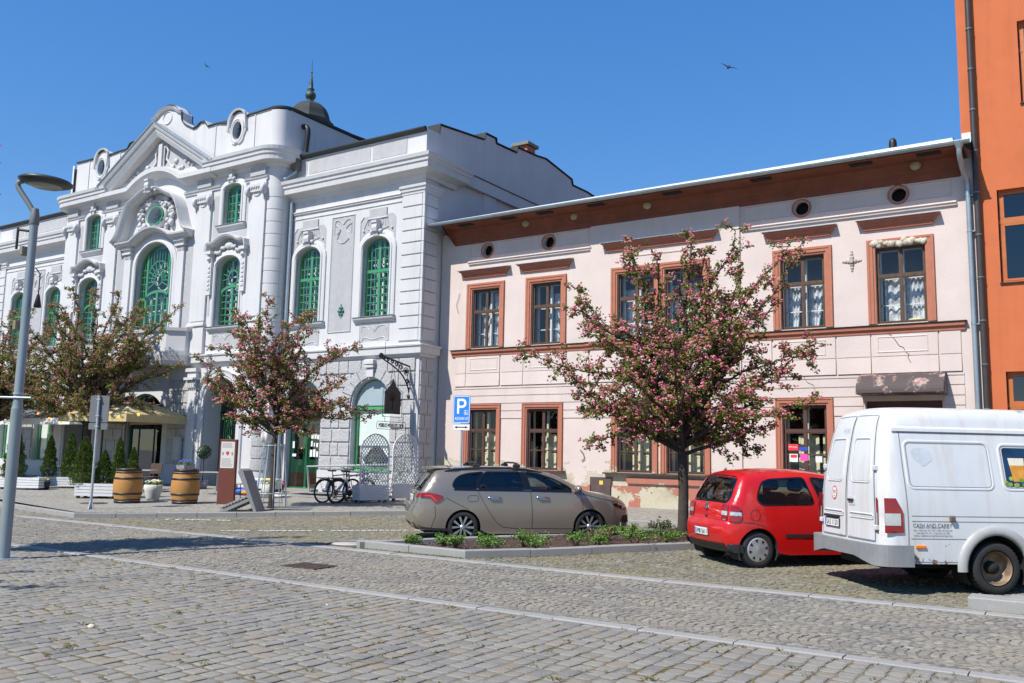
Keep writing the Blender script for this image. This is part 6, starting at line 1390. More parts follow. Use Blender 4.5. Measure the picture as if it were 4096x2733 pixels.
    for x in B.wh:
        for sg in (-1, 1):
            ty, mb = wheel(root, x, sg * (B.W / 2 - .125), .316, .215, sg, spec); mb.build('rim_well', blackgloss, ty)
            g = disc_fn(x, sg * (B.W / 2 - .125), .316, lambda a, b, c: (a, sg * c, b)); mb = MB(); R_ = .318 * .73
            for k in range(5):
                for d in (-.17, .17):
                    a = 2 * PI * k / 5 + .3 + d * .55; b_ = 2 * PI * k / 5 + .3 + d * 1.85
                    p0, p1 = (.045 * cos(a), .045 * sin(a)), (R_ * .97 * cos(b_), R_ * .97 * sin(b_)); n_ = Vector((-(p1[1] - p0[1]), p1[0] - p0[0])).normalized()
                    mb.prism([(p0[0] - n_.x * .011, p0[1] - n_.y * .011), (p1[0] - n_.x * .024, p1[1] - n_.y * .024), (p1[0] + n_.x * .024, p1[1] + n_.y * .024), (p0[0] + n_.x * .011, p0[1] + n_.y * .011)], g, .06, .088)
            mb.lathe([(R_, .10), (R_ * .97, .098), (R_ * .95, .085)], (x, sg * (B.W / 2 - .125), .316), 40, 0, lambda a, b, c: (a, sg * c, b)); mb.lathe([(.06, .07), (.055, .092), (.0, .094)], (x, sg * (B.W / 2 - .125), .316), 16, 0, lambda a, b, c: (a, sg * c, b)); mb.build('alloy_spokes', alu, ty)
    seats(root, (1.65, 2.45), 1.5, .42, .6); mb = MB(); mb.box(2.95, 3.5, -.72, .72, .6, .95); mb.build('dashboard', interior, root); mb = MB(); mb.box(.35, 1.4, -.65, .65, .5, .9); mb.build('boot_cover', interior, root)
    return root
E1 = estate(); h_ = R(46.5); E1.rotation_euler = (0, 0, h_); E1.location = (-10.60 - .97 * cos(h_) - .85 * sin(h_), 14.48 - .97 * sin(h_) + .85 * cos(h_), gs(14.6) - .05); E1.rotation_euler = (0, R(-.55), h_)
# ---------------------------------------------------------------- red hatchback
def hatch():
    root = thing('parked_car', 'small bright red three door hatchback parked behind the white van', 'car')
    top = catmull([(.14, .25), (.05, .33), (.01, .45), (.0, .60), (.03, .70), (.075, .735), (.085, .85), (.11, .98), (.16, 1.06), (.26, 1.25), (.36, 1.41), (.43, 1.462), (.6, 1.49), (1.0, 1.52), (1.45, 1.525), (1.9, 1.49), (2.25, 1.42), (2.5, 1.30), (2.78, 1.13), (2.98, 1.01), (3.15, .965), (3.45, .88), (3.65, .76), (3.77, .62), (3.82, .48), (3.81, .34), (3.74, .22)])
    bot = [(3.6, .20), (2.5, .20), (1.1, .20), (.25, .24)]
    B = Body(top, bot, 1.66, .99, .20, 1.52, (.16, .42), (.34, .8), .06, lambda x, z: .03 if x < .35 else (.06 if x < 2.9 else .04), (.55, 3.02), .345, .285, .05); WZ[0] = .285
    A = roundpoly(ccw([(.56, 1.07), (.60, 1.18), (.70, 1.35), (.84, 1.40), (1.49, 1.44), (1.60, 1.02), (.64, 1.0)]), .07); Cw = roundpoly(ccw([(1.74, 1.015), (1.63, 1.44), (1.95, 1.41), (2.25, 1.335), (2.55, 1.16), (2.70, 1.05), (2.70, 1.01)]), .04)
    s0, s1 = B.s_of(z=1.03), B.s_of(z=1.40); RW = roundpoly(ccw([(s0, -.82), (s0, .82), (s0 + .08, .90), (s1, .87), (s1, -.87), (s0 + .08, -.90)]), .05); FW = ccw([(B.s_of(x=2.18), -.92), (B.s_of(x=2.18), .92), (B.s_of(x=2.93), .9), (B.s_of(x=2.93), -.9)])
    red = paint('bright_red_paint', (.50, .007, .007), .25, 0, .6)
    body_shell(root, B, red, [A, Cw], [RW, FW])
    for q in (A, Cw): glazing(root, B, q, carglass, 'side_window', .02)
    glazing(root, B, RW, carglass, 'rear_window', .035, False); glazing(root, B, FW, carglass, 'windscreen', .03, False)
    for pts in ([(1.68, 1.0), (1.66, .8), (1.68, .5), (1.72, .34), (1.82, .27), (2.7, .26), (2.86, .4), (2.90, .7), (2.85, .99)], [(1.68, 1.0), (1.60, 1.45)], [(.28, .72), (.5, .70), (.66, .655)]):
        mb = MB(); strips(mb, dens(pts), .009, B.side(-1, .0025)); mb.build('panel_gap', seam, root)
    mb = MB(); strips(mb, arc(.50, .83, .085, .085, 0, 360, 24), .007, B.side(-1, .0025)); mb.build('fuel_flap', seam, root)
    for sg in (-1, 1):
        mb = MB(); strips(mb, dens([(1.02, .51), (2.72, .50)]), .05, B.side(sg, .012)); mb.build('rubbing_strip', bplast, root)
        mb = MB(); y = B.hw(1.9, .85); mb.tube([(1.78, sg * (y - .01), .85), (1.81, sg * (y + .035), .85), (1.99, sg * (y + .035), .845), (2.02, sg * (y - .01), .845)], .017, 8); mb.build('door_handle', bplast, root)
        mb = MB(); mb.panel(arc(1.9, .85, .1, .045, 0, 345, 20), (), B.side(sg, .002), 0, 0, False, flip=(sg > 0)); mb.build('handle_recess', seam, root)
        mb = MB(); mb.ball((2.72, sg * (B.hw(2.6, 1.05) + .11), 1.06), .12, 0, 12, (.6, 1, .7)); mb.build('door_mirror', bplast, root)
        TL = ccw([(B.silx(.985), .985), (.17, .985), (.25, .94), (.26, .80), (.22, .735), (.15, .725)] + [(B.silx(z), z) for z in (.735, .78, .83, .88, .93)])
        mb = MB(); mb.panel(TL, (), B.side(sg, .022), .04, 0, True, flip=(sg > 0)); lm = mb.build('tail_lamp', redlens, root)
        mb = MB(); a, b = B.s_of(z=.735), B.s_of(z=.985); mb.panel(rect(a, b, *sorted((sg * .74, sg * 1.0))), (), B.strip(.010), .05, 0, True); mb.build('lamp_return', redlens, lm)
        mb = MB(); mb.panel(ccw([(B.silx(.885), .885), (.25, .875), (.25, .815), (B.silx(.82), .82)]), (), B.side(sg, .027), .04, 0, True, flip=(sg > 0)); mb.panel(rect(B.s_of(z=.82), B.s_of(z=.885), *sorted((sg * .75, sg * 1.0))), (), B.strip(.014), .05, 0, True); mb.build('reversing_lamp', clearlens, lm)
        mb = MB(); mb.panel(ccw([(3.3, .86), (3.55, .80), (3.72, .66), (3.6, .6), (3.4, .7)]), (), B.side(sg, .008, False), .06, 0, True, flip=(sg > 0)); mb.build('headlamp', clearlens, root)
        mb = MB(); mb.panel(ccw([(.04, .38), (.04, .30), (.14, .235), (.29, .225), (.285, .36)]), (), B.side(sg, .006, False), .05, 0, True, flip=(sg > 0)); mb.build('bumper_lip', bplast, root)
    mb = MB(); mb.panel(rect(.01, B.s_of(z=.375), -1, 1), (), B.strip(.006), .06, 0, True); mb.build('rear_valance', bplast, root)
    mb = MB(); strips(mb, dens([(B.s_of(z=.72), -.78), (B.s_of(z=.72), .78)]), .012, B.strip(.003)); mb.build('tailgate_gap', seam, root)
    f = B.strip(.012); s0 = B.s_of(z=.53); plate(root, lambda u, v, w=0: f(s0 + v, -u / .72 + .06, w), '5M8 5611')
    s0 = B.s_of(z=.93); g = lambda u, v, w=0: f(s0 + v, -u / .72, w); mb = MB(); mb.mould(arc(0, 0, .055, .055, 0, 345, 23), [(-.007, 0), (-.005, .01), (.005, .01), (.007, 0)], g, True)
    for q in ([(-.030, .044), (-.004, .002), (.004, .002), (.030, .044)], [(-.048, .020), (-.024, -.040), (0, .0), (.024, -.040), (.048, .020)]): mb.mould(q, [(-.006, 0), (-.004, .008), (.004, .008), (.006, 0)], g)
    mb.build('badge', chrome, root)
    mb = MB(); strips(mb, [(B.s_of(z=.745), -.80), (B.s_of(z=.745), -.95)], .03, B.strip(.013)); mb.build('model_script', chrome, root)
    mb = MB(); mb.ball(f(B.s_of(z=.78), 0), .028, 0, 8, (.5, 1, 1)); mb.build('tailgate_lock', bplast, root)
    mb = MB(); mb.tube([f(B.s_of(z=1.07), .02, .02), f(B.s_of(z=1.075), -.2, .02), f(B.s_of(z=1.11), -.55, .012)], .012, 6); mb.build('rear_wiper', bplast, root)
    silver = M('silver_hubcap', (.48, .49, .50), .35, .04, 4, metal=.6)
    def spec(mb, x, y, z, r, h, T): mb.lathe([(r * .69, h * .9), (r * .64, h * 1.02), (r * .58, h * 1.04), (r * .3, h * 1.0), (r * .16, h * 1.12), (.001, h * 1.14)], (x, y, z), 40, 0, T)
    for x in B.wh:
        for sg in (-1, 1):
            ty, mb = wheel(root, x, sg * (B.W / 2 - .115), .284, .175, sg, spec); hc = mb.build('hubcap', silver, ty); mb = MB(); g = disc_fn(x, sg * (B.W / 2 - .115), .284, lambda a, b, c: (a, sg * c, b))
            for k in range(8):
                a = 2 * PI * k / 8 + .2; q = [(.284 * rr * cos(a + d), .284 * rr * sin(a + d)) for rr, d in ((.43, -.07), (.60, -.16), (.60, .16), (.43, .07))]; mb.prism(q, g, .09, .0935)
            mb.build('hubcap_slot', seam, hc)
    seats(root, (.95, 1.75), 1.4, .42, .6); mb = MB(); mb.box(2.3, 2.95, -.66, .66, .55, .97); mb.build('dashboard', interior, root); mb = MB(); mb.mould(arc(0, 0, .18, .18, 0, 345, 23), [(-.015, 0), (0, .015), (.015, 0), (0, -.015), (-.015, 0)], lambda u, v, w: (2.2 - v * .4 + w, .36 + u, 1.0 + v * .9), True); mb.build('steering_wheel', interior, root)
    mb = MB(); mb.box(.3, .85, -.58, .58, .45, .92); mb.build('boot_cover', interior, root)
    return root
E2 = hatch(); h_ = R(48); E2.rotation_euler = (0, 0, h_); E2.location = (-4.66 - .55 * cos(h_) - .80 * sin(h_), 14.42 - .55 * sin(h_) + .80 * cos(h_), gs(14.6) - .005)
# ---------------------------------------------------------------- white van
def van():
    root = thing('delivery_van', 'old white delivery van with rust spots and cash and carry lettering at right', 'van')
    top = catmull([(.22, .44), (.09, .50), (.08, .60), (.09, .95), (.10, 1.35), (.145, 1.75), (.22, 2.15), (.29, 2.36), (.38, 2.45), (.55, 2.485), (1.2, 2.50), (3, 2.50), (4.6, 2.46), (4.85, 2.36), (5.2, 1.75), (5.5, 1.32), (5.75, 1.2), (6.2, 1.05), (6.42, .8), (6.48, .5), (6.4, .35)])
    bot = [(6.3, .36), (4, .40), (2.6, .40), (.42, .40)]
    B = Body(top, bot, 1.93, 1.25, .235, 2.50, (.045, .25), (.2, 1.0), .11, lambda x, z: .025 if x < .4 else .04, (1.68, 5.42), .44, .345, .03); WZ[0] = .345
    m = bpy.data.materials.new('worn_white_paint'); t, b = nodes(m); b.inputs['Roughness'].default_value = .38; b.inputs['Coat Weight'].default_value = .25
    g_ = t.nodes.new('ShaderNodeTexCoord').outputs['Object']; sx = t.nodes.new('ShaderNodeSeparateXYZ'); t.links.new(g_, sx.inputs[0])
    c = ramp(t, noise(t, .9, 5, .6, vec=g_), [(.3, (.57, .59, .605)), (.7, (.64, .645, .645))])
    mp = t.nodes.new('ShaderNodeMapping'); mp.inputs['Scale'].default_value = (5, 5, .5); t.links.new(g_, mp.inputs[0])
    c = mixc(t, ramp(t, noise(t, 1.3, 5, .65, vec=mp.outputs[0]), [(.50, (0,) * 3), (.8, (.6,) * 3)]), c, (.50, .42, .33))
    mr = t.nodes.new('ShaderNodeMapRange'); t.links.new(sx.outputs[2], mr.inputs[0]); mr.inputs[1].default_value = .40; mr.inputs[2].default_value = 1.0; mr.inputs[3].default_value = .16; mr.inputs[4].default_value = 0
    ad = t.nodes.new('ShaderNodeMath'); ad.operation = 'ADD'; t.links.new(noise(t, 7, 6, .75, vec=g_), ad.inputs[0]); t.links.new(mr.outputs[0], ad.inputs[1])
    c = mixc(t, ramp(t, ad.outputs[0], [(.70, (0,) * 3), (.745, (1,) * 3)]), c, (.16, .075, .035)); t.links.new(c, b.inputs['Base Color']); wp = m
    body_shell(root, B, wp, [], [], .12)
    FW = ccw([(B.s_of(x=4.9), -.9), (B.s_of(x=4.9), .9), (B.s_of(x=5.4), .9), (B.s_of(x=5.4), -.9)]); mb = MB(); mb.panel(FW, (), B.strip(.006), .09, 0, True); mb.build('windscreen', privacy, root)
    for sg in (-1, 1): mb = MB(); mb.panel(ccw([(4.2, 1.3), (4.25, 2.0), (4.75, 2.0), (5.15, 1.5), (5.2, 1.3)]), (), B.side(sg, .006), .09, 0, True, flip=(sg > 0)); mb.build('cab_window', privacy, root)
    def rr(x0, x1, z0, z1, r=.07, n=5): return [p for cx, cz, a in ((x1 - r, z0 + r, 270), (x1 - r, z1 - r, 0), (x0 + r, z1 - r, 90), (x0 + r, z0 + r, 180)) for p in arc(cx, cz, r, r, a, a + 90, n)]
    S = B.side(-1, 0); gap = M('grey_shut_line', (.22, .23, .235), .7, .2)
    lip = [(-.035, .0), (-.028, .006), (-.004, .007), (.006, .0)]
    def emboss(name, poly, par=root, gl=False, sf=None):
        sf = sf or (lambda u, v, w=0: B.side(-1, w)(u, v)); mb = MB(); mb.mould(dens(poly, .08, True), lip, sf, True, 0, True); o = mb.build(name, wp, par, recalc=False)
        mb = MB(); mb.mould(dens(poly, .08, True), [(.006, .003), (.016, .003)], sf, True); mb.build('shut_line', gap, o); return o
    emboss('side_panel', rr(.49, 1.70, 1.41, 2.02)); emboss('side_panel', rr(2.75, 4.05, 1.41, 2.02))
    wn = rr(1.88, 2.62, 1.41, 2.0); emboss('window_surround', wn)
    # advert in the side window: glass of beer with hops on a dark night sky
    mb = MB(); mb.panel(off(wn, -.03), (), B.side(-1, .004), .1); ad_ = mb.build('window_advert', M('night_blue_print', (.012, .035, .075), .15, .4, 3, coat=.6), root)
    q = lambda o: B.side(-1, o); beer = M('amber_print', (.62, .27, .02), .2, .25, 9, coat=.5); foam = M('foam_print', (.75, .68, .52), .2, .06, 9, coat=.5)
    mb = MB(); mb.panel([(2.02, 1.51), (2.18, 1.51), (2.21, 1.73), (1.99, 1.73)], (), q(.006)); mb.build('beer_print', beer, ad_)
    mb = MB(); mb.panel([(1.99, 1.73), (2.21, 1.73), (2.22, 1.83), (1.98, 1.83)], (), q(.0065)); mb.build('foam_print', foam, ad_)
    mb = MB(); r = random.Random(9)
    for k in range(16): u, v = r.uniform(1.90, 2.52), 1.46 + r.random() ** 2 * .12; mb.panel(arc(u, v, .035, .03, 0, 300, 6), (), q(.0075 + k * .0001))
    mb.build('hops_print', leaf_mat('hop_print', (.10, .22, .02), (.35, .45, .10), 0, .3), ad_)
    for pts in ([(.40, 2.155), (4.2, 2.155)], [(.43, 2.15), (.42, 1.7), (.43, 1.0), (.42, .52)], [(.48, 1.03), (4.1, 1.03)], [(.48, .96), (4.1, .96)], [(.46, .73), (1.25, .73)], [(.44, .425), (1.22, .425)]):
        mb = MB(); strips(mb, dens(pts), .014 if pts[0][1] > 2 else .009, B.side(-1, .003)); mb.build('panel_gap', gap, root)
    mb = MB(); mb.mould(dens([(.33, 2.19), (4.7, 2.19)]), [(-.03, 0), (-.02, .022), (.02, .022), (.05, 0)], lambda u, v, w=0: B.side(-1, w)(u, v)); mb.build('roof_drip_rail', wp, root)
    mb = MB(); mb.panel(smoothpts([(.56, 1.92), (.72, 1.96), (.86, 1.9), (.88, 1.78), (.80, 1.74), (.72, 1.68), (.66, 1.76), (.58, 1.8)], 2, True), (), B.side(-1, .003), .1); mb.build('primer_patch', M('grey_primer', (.50, .54, .58), .6, .12, 8), root)
    # lettering
    y0 = -(B.hw(1.2, .72) + .004); T = lambda x0, z0: (lambda u, v, w: (x0 + u, -(B.hw(x0 + u, z0 + v) + .004), z0 + v))
    grey_ink = M('grey_lettering', (.10, .105, .11), .6, .1)
    for i, (tx, z, w, x) in enumerate((('CASH AND CARRY', .925, .56, .49), ('TICHÁ 110 | ORLOVÁ  735 14', .865, .45, .55), ('TEL.: +420 602 730 735 | +420 725 506 595', .83, .56, .49), ('+420 606 923 191 | +420 606 221 002', .795, .48, .53), ('E-MAIL: OBJEDNAVKY@TEKO-NAPOJE.COM', .76, .55, .495))):
        mb = MB(); text_mesh(mb, tx, 'SZ' and (.075 if i == 0 else .03), T(x, z - (.045 if i == 0 else 0)), 0, 0, 'LEFT', w); mb.build('side_lettering', grey_ink, root)
    # rear doors
    f = B.strip(); z2s = B.s_of
    for sg in (-1, 1):
        a, b_ = sorted((sg * .03, sg * .90)); poly = [(z2s(z=.68), a), (z2s(z=.68), b_), (z2s(z=2.38), b_), (z2s(z=2.38), a)]
        mb = MB(); mb.panel(ccw(dens(poly, .1, True)), (), B.strip(.012), .12, 0, True); d = mb.build('rear_door', wp, root, recalc=False)
        mb = MB(); strips(mb, dens(poly + [poly[0]], .08), .014, B.strip(.0135)); mb.build('shut_line', gap, d)
        F2 = lambda u, v, w=0: B.strip(.012 + w)(v, u)
        for z0, z1, x0, x1 in ((1.46, 2.06, .16, .80), (.97, 1.02, .12, .85)):
            x0_, x1_ = sorted((sg * x0, sg * x1)); q = rr(x0_, x1_, z2s(z=z0), z2s(z=z1), .035 if z1 - z0 < .1 else .09)
            if True:
                mb = MB(); mb.mould(dens(q, .07, True), [(-.02, 0), (-.012, .01), (.0, .011), (.008, 0)], F2, True, 0, True); mb.build('door_panel', wp, d); mb = MB(); mb.mould(dens(q, .07, True), [(.006, .002), (.014, .002)], F2, True); mb.build('shut_line', gap, d)
        for z in (.86, 1.66): mb = MB(); P_ = F2(sg * .955, z2s(z=z), .01); mb.bbox(P_[0] - .02, P_[0] + .08, P_[1] - .035, P_[1] + .035, z - .035, z + .035, .01); mb.build('hinge', wp, d)
    F2 = lambda u, v, w=0: B.strip(.014 + w)(v, u)
    mb = MB(); s0 = z2s(z=1.18); mb.prism(rr(-.30, -.08, s0 - .05, s0 + .07, .03), F2, 0, .006); mb.build('lock_plate', wp, root); mb = MB(); mb.prism(rr(-.27, -.10, s0, s0 + .035, .012), F2, .006, .03); mb.build('door_handle', bplast, root)
    s0 = z2s(z=1.28); g = lambda u, v, w=0: F2(.45 - u, s0 + v, w)
    mb = MB(); mb.prism(arc(0, 0, .10, .10, 0, 350, 35), g, 0, .002); sg_ = mb.build('speed_sticker', M('red_sticker', (.62, .03, .02), .5, .04), root)
    mb = MB(); mb.prism(arc(0, 0, .08, .08, 0, 350, 35), g, .002, .0035); mb.build('sticker_disc', plate_w, sg_); mb = MB(); text_mesh(mb, '90', .085, lambda u, v, w: g(u - .053, v - .018, .0045), 0, 0, 'LEFT', .105); text_mesh(mb, 'km', .04, lambda u, v, w: g(u - .03, v - .058, .0045), 0, 0, 'LEFT', .06); mb.build('sticker_lettering', ink, sg_)
    s1 = z2s(z=.85); plate(root, lambda u, v, w=0: F2(.50 - u, s1 + v, w + .02), '5A3 1120')
    mb = MB(); mb.prism(rr(.24, .76, z2s(z=.925), z2s(z=.955), .012), F2, .0, .05); mb.build('plate_lamp', bplast, root)
    mb = MB(); text_mesh(mb, 'HUM', .13, lambda u, v, w: F2(.42 - u, z2s(z=2.14) + v, .003), 0, 0, 'LEFT', .28); mb.build('faded_lettering', M('faded_print', (.60, .63, .65), .7, .2, 20), root)
    for sg in (-1, 1):
        for nm, z0, z1, mt in (('tail_lamp', .80, 1.26, redlens), ('reversing_lamp', .90, 1.06, clearlens)):
            o_ = .02 if nm[0] == 't' else .026; mb = MB(); mb.panel(ccw([(B.silx(z0), z0), (.35 - (.04 if nm[0] == 'r' else 0), z0 + (.01 if nm[0] == 't' else 0)), (.35 - (.04 if nm[0] == 'r' else 0), min(z1, 1.09)), (.26, z1), (B.silx(z1), z1)]), (), B.side(sg, o_, False), .06, 0, True, flip=(sg > 0)); mb.build(nm, mt, root)
            mb = MB(); mb.panel(rect(z2s(z=z0), z2s(z=z1), *sorted((sg * .955, sg * 1.0))), (), B.strip(o_), .06, 0, True); mb.build(nm, mt, root)
    bump_g = M('grey_bumper_plastic', (.22, .225, .23), .55, .12, 5)
    pth = smoothpts([(.43, -.96), (.16, -.955), (.065, -.90), (.045, -.72), (.03, -.4), (.03, 0), (.03, .4), (.045, .70), (.065, .84), (.16, .88), (.43, .90)], 2)
    mb = MB(); mb.mould(pth, [(.02, 0), (-.01, .03), (-.02, .12), (-.01, .25), (.02, .27), (.12, .28), (.12, 0)], lambda u, v, o: (u, v, (lambda k: .46 - .09 * k + o * (.66 + .34 * k))(min(1, max(0, (abs(v) - .45) / .45))))) ; mb.build('rear_bumper', bump_g, root, recalc=True)
    for sg in (-1, 1): mb = MB(); mb.box(-.015, .05, sg * .72 - .06, sg * .72 + .06, .49, .555); mb.build('bumper_reflector', M('red_reflector', (.55, .05, .03), .3, .1, 30), root)
    mb = MB(); y = B.hw(.6, .62); mb.bbox(.52, .66, -y - .02, -y + .02, .60, .645, .008); mb.build('marker_lamp', amber, root)
    mb = MB(); a = [(1.68 + (.44) * cos(t_), .345 + .44 * sin(t_)) for t_ in np.linspace(-.1, PI + .1, 22)]; mb.mould(a, [(0, -.02), (0, .03), (-.03, .048), (-.11, .035), (-.13, .0)], lambda u, v, w=0: B.side(-1, w, False)(u, v), False, 0, True)
    m2 = [(2.84 - p[0] + 0, p[1]) for p in a]; mb.build('wheel_arch', M('greyish_white_paint', (.36, .36, .35), .5, .12, 4), root)
    mb = MB(); mb.bbox(1.02, 1.08, -B.hw(1.05, 1.0) - .05, -B.hw(1.05, 1.0) + .02, .955, 1.04, .012); mb.build('side_latch', M('rusty_latch', (.12, .09, .08), .7, .3, 20), root)
    rim = M('rusty_steel_rim', (.26, .19, .125), .6, .45, 9, .2, 30, metal=.5)
    for x, dual in ((1.68, 1), (5.42, 0)):
        for sg in (-1, 1):
            yw = sg * (B.W / 2 - .10)
            def spec(mb, x, y, z, r, h, T):
                if dual: mb.lathe([(r * .66, h * .9), (r * .63, h * .7), (r * .60, -h * .2), (r * .52, -h * .75), (r * .3, -h * .8), (.07, -h * .7)], (x, y, z), 32, 0, T)
                else: mb.lathe([(r * .66, h * .9), (r * .6, h * .5), (r * .3, h * .8), (.001, h * .8)], (x, y, z), 32, 0, T)
            ty, mb = wheel(root, x, yw, .345, .19, sg, spec); mb.build('steel_rim', rim, ty)
            mb = MB(); mb.lathe([(.09, -.09), (.085, .02), (.001, .025)], (x, yw, .345), 14, 0, lambda a, b, c: (a, sg * c, b)); mb.build('hub', under, ty)
            if dual: ty2, mb = wheel(root, x, yw - sg * .26, .345, .19, sg, lambda mb, x, y, z, r, h, T: mb.lathe([(r * .66, h * .9), (.001, 0)], (x, y, z), 24, 0, T)); mb.build('steel_rim', under, ty2)
    mb = MB(); mb.tube([(1.68, -.8, .345), (1.68, .8, .345)], .06, 8); mb.build('rear_axle', under, root)
    return root
E3 = van(); h_ = R(40); E3.rotation_euler = (0, 0, h_); E3.location = (-1.26 - 1.68 * cos(h_) - .90 * sin(h_), 13.92 - 1.68 * sin(h_) + .90 * cos(h_), gs(13.6))
# ================================================================ trees
bark = M('dark_bark', (.055, .045, .036), .95, .35, 8, .8, 40, .02); barkl = M('lichen_bark', (.20, .185, .155), .95, .35, 7, .8, 40, .02)
leafm = leaf_mat('hawthorn_leaf', (.075, .125, .012), (.28, .35, .05), .42); leafr = leaf_mat('reddish_hawthorn_leaf', (.13, .09, .025), (.27, .19, .05), .35)
flow = leaf_mat('pink_blossom', (.62, .12, .20), (.90, .40, .47), .3, .8)
ICO = None
def ico():
    global ICO
    if ICO is None:
        b = bmesh.new(); bmesh.ops.create_icosphere(b, subdivisions=1, radius=1); ICO = ([tuple(v.co) for v in b.verts], [tuple(v.index for v in f.verts) for f in b.faces]); b.free()
    return ICO
def hawthorn(name, label, loc, trunk_h, ends, seed, nl, nf, r0=.12, depth_n=14, leafmat=None, crown_c=4.2, group='red flowering hawthorn trees in the square', dens_=1.0, lean=(0, 0)):
    """ends: (dx, z) bough tips seen from the square, dx to the right; further boughs fill the depth"""
    r = random.Random(seed); root = thing(name, label, 'tree', loc, 0, group); H = Vector((.837, .547, 0)); D = Vector((-.547, .837, 0))
    mb = MB(); fork = Vector((lean[0], lean[1], trunk_h)); tp = [Vector((0, 0, -.1)), Vector((.01, 0, .3)), fork * .55 + Vector((.02, .0, 0)), fork]
    mb.tube(tp, [r0 * 1.25, r0, r0 * .92, r0 * .95], 12); tips = []; L = []; Fl = []
    bo = [(H * dx + D * r.uniform(-.5, .5) * (1.0 if abs(dx) < 1.5 else .6) + Vector((0, 0, z)), 1.0) for dx, z in ends]
    zmax = max(e[1] for e in ends); xm = max(abs(e[0]) for e in ends)
    for k in range(depth_n):
        a = 2 * PI * (k + r.random() * .6) / depth_n; u = r.uniform(.12, .95); z = trunk_h + .35 + (zmax - trunk_h) * u * .86; rad = xm * (.95 if u < .45 else .95 - .75 * (u - .45)) * r.uniform(.62, .95)
        bo.append((H * rad * cos(a) * .9 + D * rad * sin(a) + Vector((0, 0, z)), .9))
    def grow(p0, p1, rad, n, bow):
        pts = []; d = p1 - p0; side = Vector((r.uniform(-1, 1), r.uniform(-1, 1), r.uniform(-.3, .6))) * d.length * .09
        for i in range(n + 1):
            t = i / n; pts.append(p0 + d * t + Vector((0, 0, bow * d.length * sin(PI * t))) + side * sin(PI * t * 1.6) + Vector((r.uniform(-1, 1), r.uniform(-1, 1), r.uniform(-1, 1))) * d.length * .018 * (0 < i < n))
        mb.tube(pts, [max(.004, rad * (1 - .82 * i / n)) for i in range(n + 1)], 6 if rad > .02 else 4); return pts
    def spray(pts, dens, rr=.10):
        for a, b in zip(pts, pts[1:]):
            n = dens * (b - a).length; n = int(n) + (r.random() < n - int(n))
            for _ in range(n):
                p = a.lerp(b, r.random()) + Vector((r.gauss(0, rr * .5), r.gauss(0, rr * .5), r.gauss(0, rr * .42)))
                L.append(p)
                if r.random() < .20:
                    c_ = p + Vector((r.gauss(0, .03), r.gauss(0, .03), r.uniform(0, .05)))
                    for _q in range(r.choice((2, 3, 4, 5))): Fl.append(c_ + Vector((r.gauss(0, .026), r.gauss(0, .026), r.gauss(0, .018))))
    low = [b for b in bo]
    for e, q in bo:
        start = fork + Vector((0, 0, r.uniform(-.08, .25))) if e.z < trunk_h + 1.6 else fork + Vector((r.uniform(-.06, .06), r.uniform(-.06, .06), r.uniform(.0, .9)))
        pts = grow(start, e, r.uniform(.035, .055) * (r0 / .12), 8, r.uniform(.0, .10) + (.05 if e.z < trunk_h + 1 else 0))
        spray(pts[3:], 46 * dens_, .09); Lb = (e - start).length
        for i in range(2, 9):
            for _ in range(2 + (r.random() < .5)):
                b = pts[i]; d = (pts[i] - pts[i - 1]).normalized(); s_ = Vector((r.gauss(0, 1), r.gauss(0, 1), r.gauss(.15, .8))).normalized(); dr = (d * .55 + s_).normalized(); ln = r.uniform(.28, .75) * min(1, Lb / 2.2) * (1.1 - .06 * i)
                q2 = grow(b, b + dr * ln, .013, 4, r.uniform(-.06, .08)); spray(q2[1:], 62 * dens_, .085)
                if r.random() < .6:
                    dr2 = (dr + Vector((r.gauss(0, .8), r.gauss(0, .8), r.gauss(0, .6)))).normalized(); q3 = grow(q2[2], q2[2] + dr2 * ln * .6, .007, 3, 0); spray(q3[1:], 62 * dens_, .075)
    # a leader up the middle
    pts = grow(fork, Vector((0, 0, trunk_h + (zmax - trunk_h) * .82)) + H * .1, r0 * .5, 8, 0)
    mb.build('trunk', bark, root)
    r.shuffle(L); r.shuffle(Fl); L = L[:nl]; Fl = Fl[:nf]
    lb = MB(); V = []; Fc = []; mi = []
    for p in L:
        a = r.uniform(0, 2 * PI); t = r.uniform(-.9, .9); l = r.uniform(.028, .05); u = Vector((cos(a) * cos(t), sin(a) * cos(t), sin(t))); n = u.cross(Vector((r.gauss(0, 1), r.gauss(0, 1), r.gauss(0, 1)))).normalized(); k = len(V)
        V += [p - u * l, p + n * l * .62, p + u * l, p - n * l * .62]; Fc.append((k, k + 1, k + 2, k + 3))
        c = u.cross(n) * l * .35; V[k + 1] = V[k + 1] + c; V[k + 3] = V[k + 3] + c; mi.append(1 if r.random() < .2 else 0)
    me = bpy.data.meshes.new('leaves'); me.from_pydata(V, [], Fc); me.materials.append(leafmat or leafm); me.materials.append(leafr); me.polygons.foreach_set('material_index', mi)
    o = bpy.data.objects.new('leaves', me); COL.objects.link(o); o.parent = root; tag(o, kind='stuff')
    iv, ifc = ico(); V = []; Fc = []
    for p in Fl:
        s_ = r.uniform(.012, .028); k = len(V)
        for v in iv: q = s_ * r.uniform(.72, 1.2); V.append((p.x + v[0] * q, p.y + v[1] * q, p.z + v[2] * q * .85))
        Fc += [tuple(i + k for i in f) for f in ifc]
    me = bpy.data.meshes.new('blossom'); me.from_pydata(V, [], Fc); me.materials.append(flow); o = bpy.data.objects.new('blossom', me); COL.objects.link(o); o.parent = root; tag(o, kind='stuff')
    return root
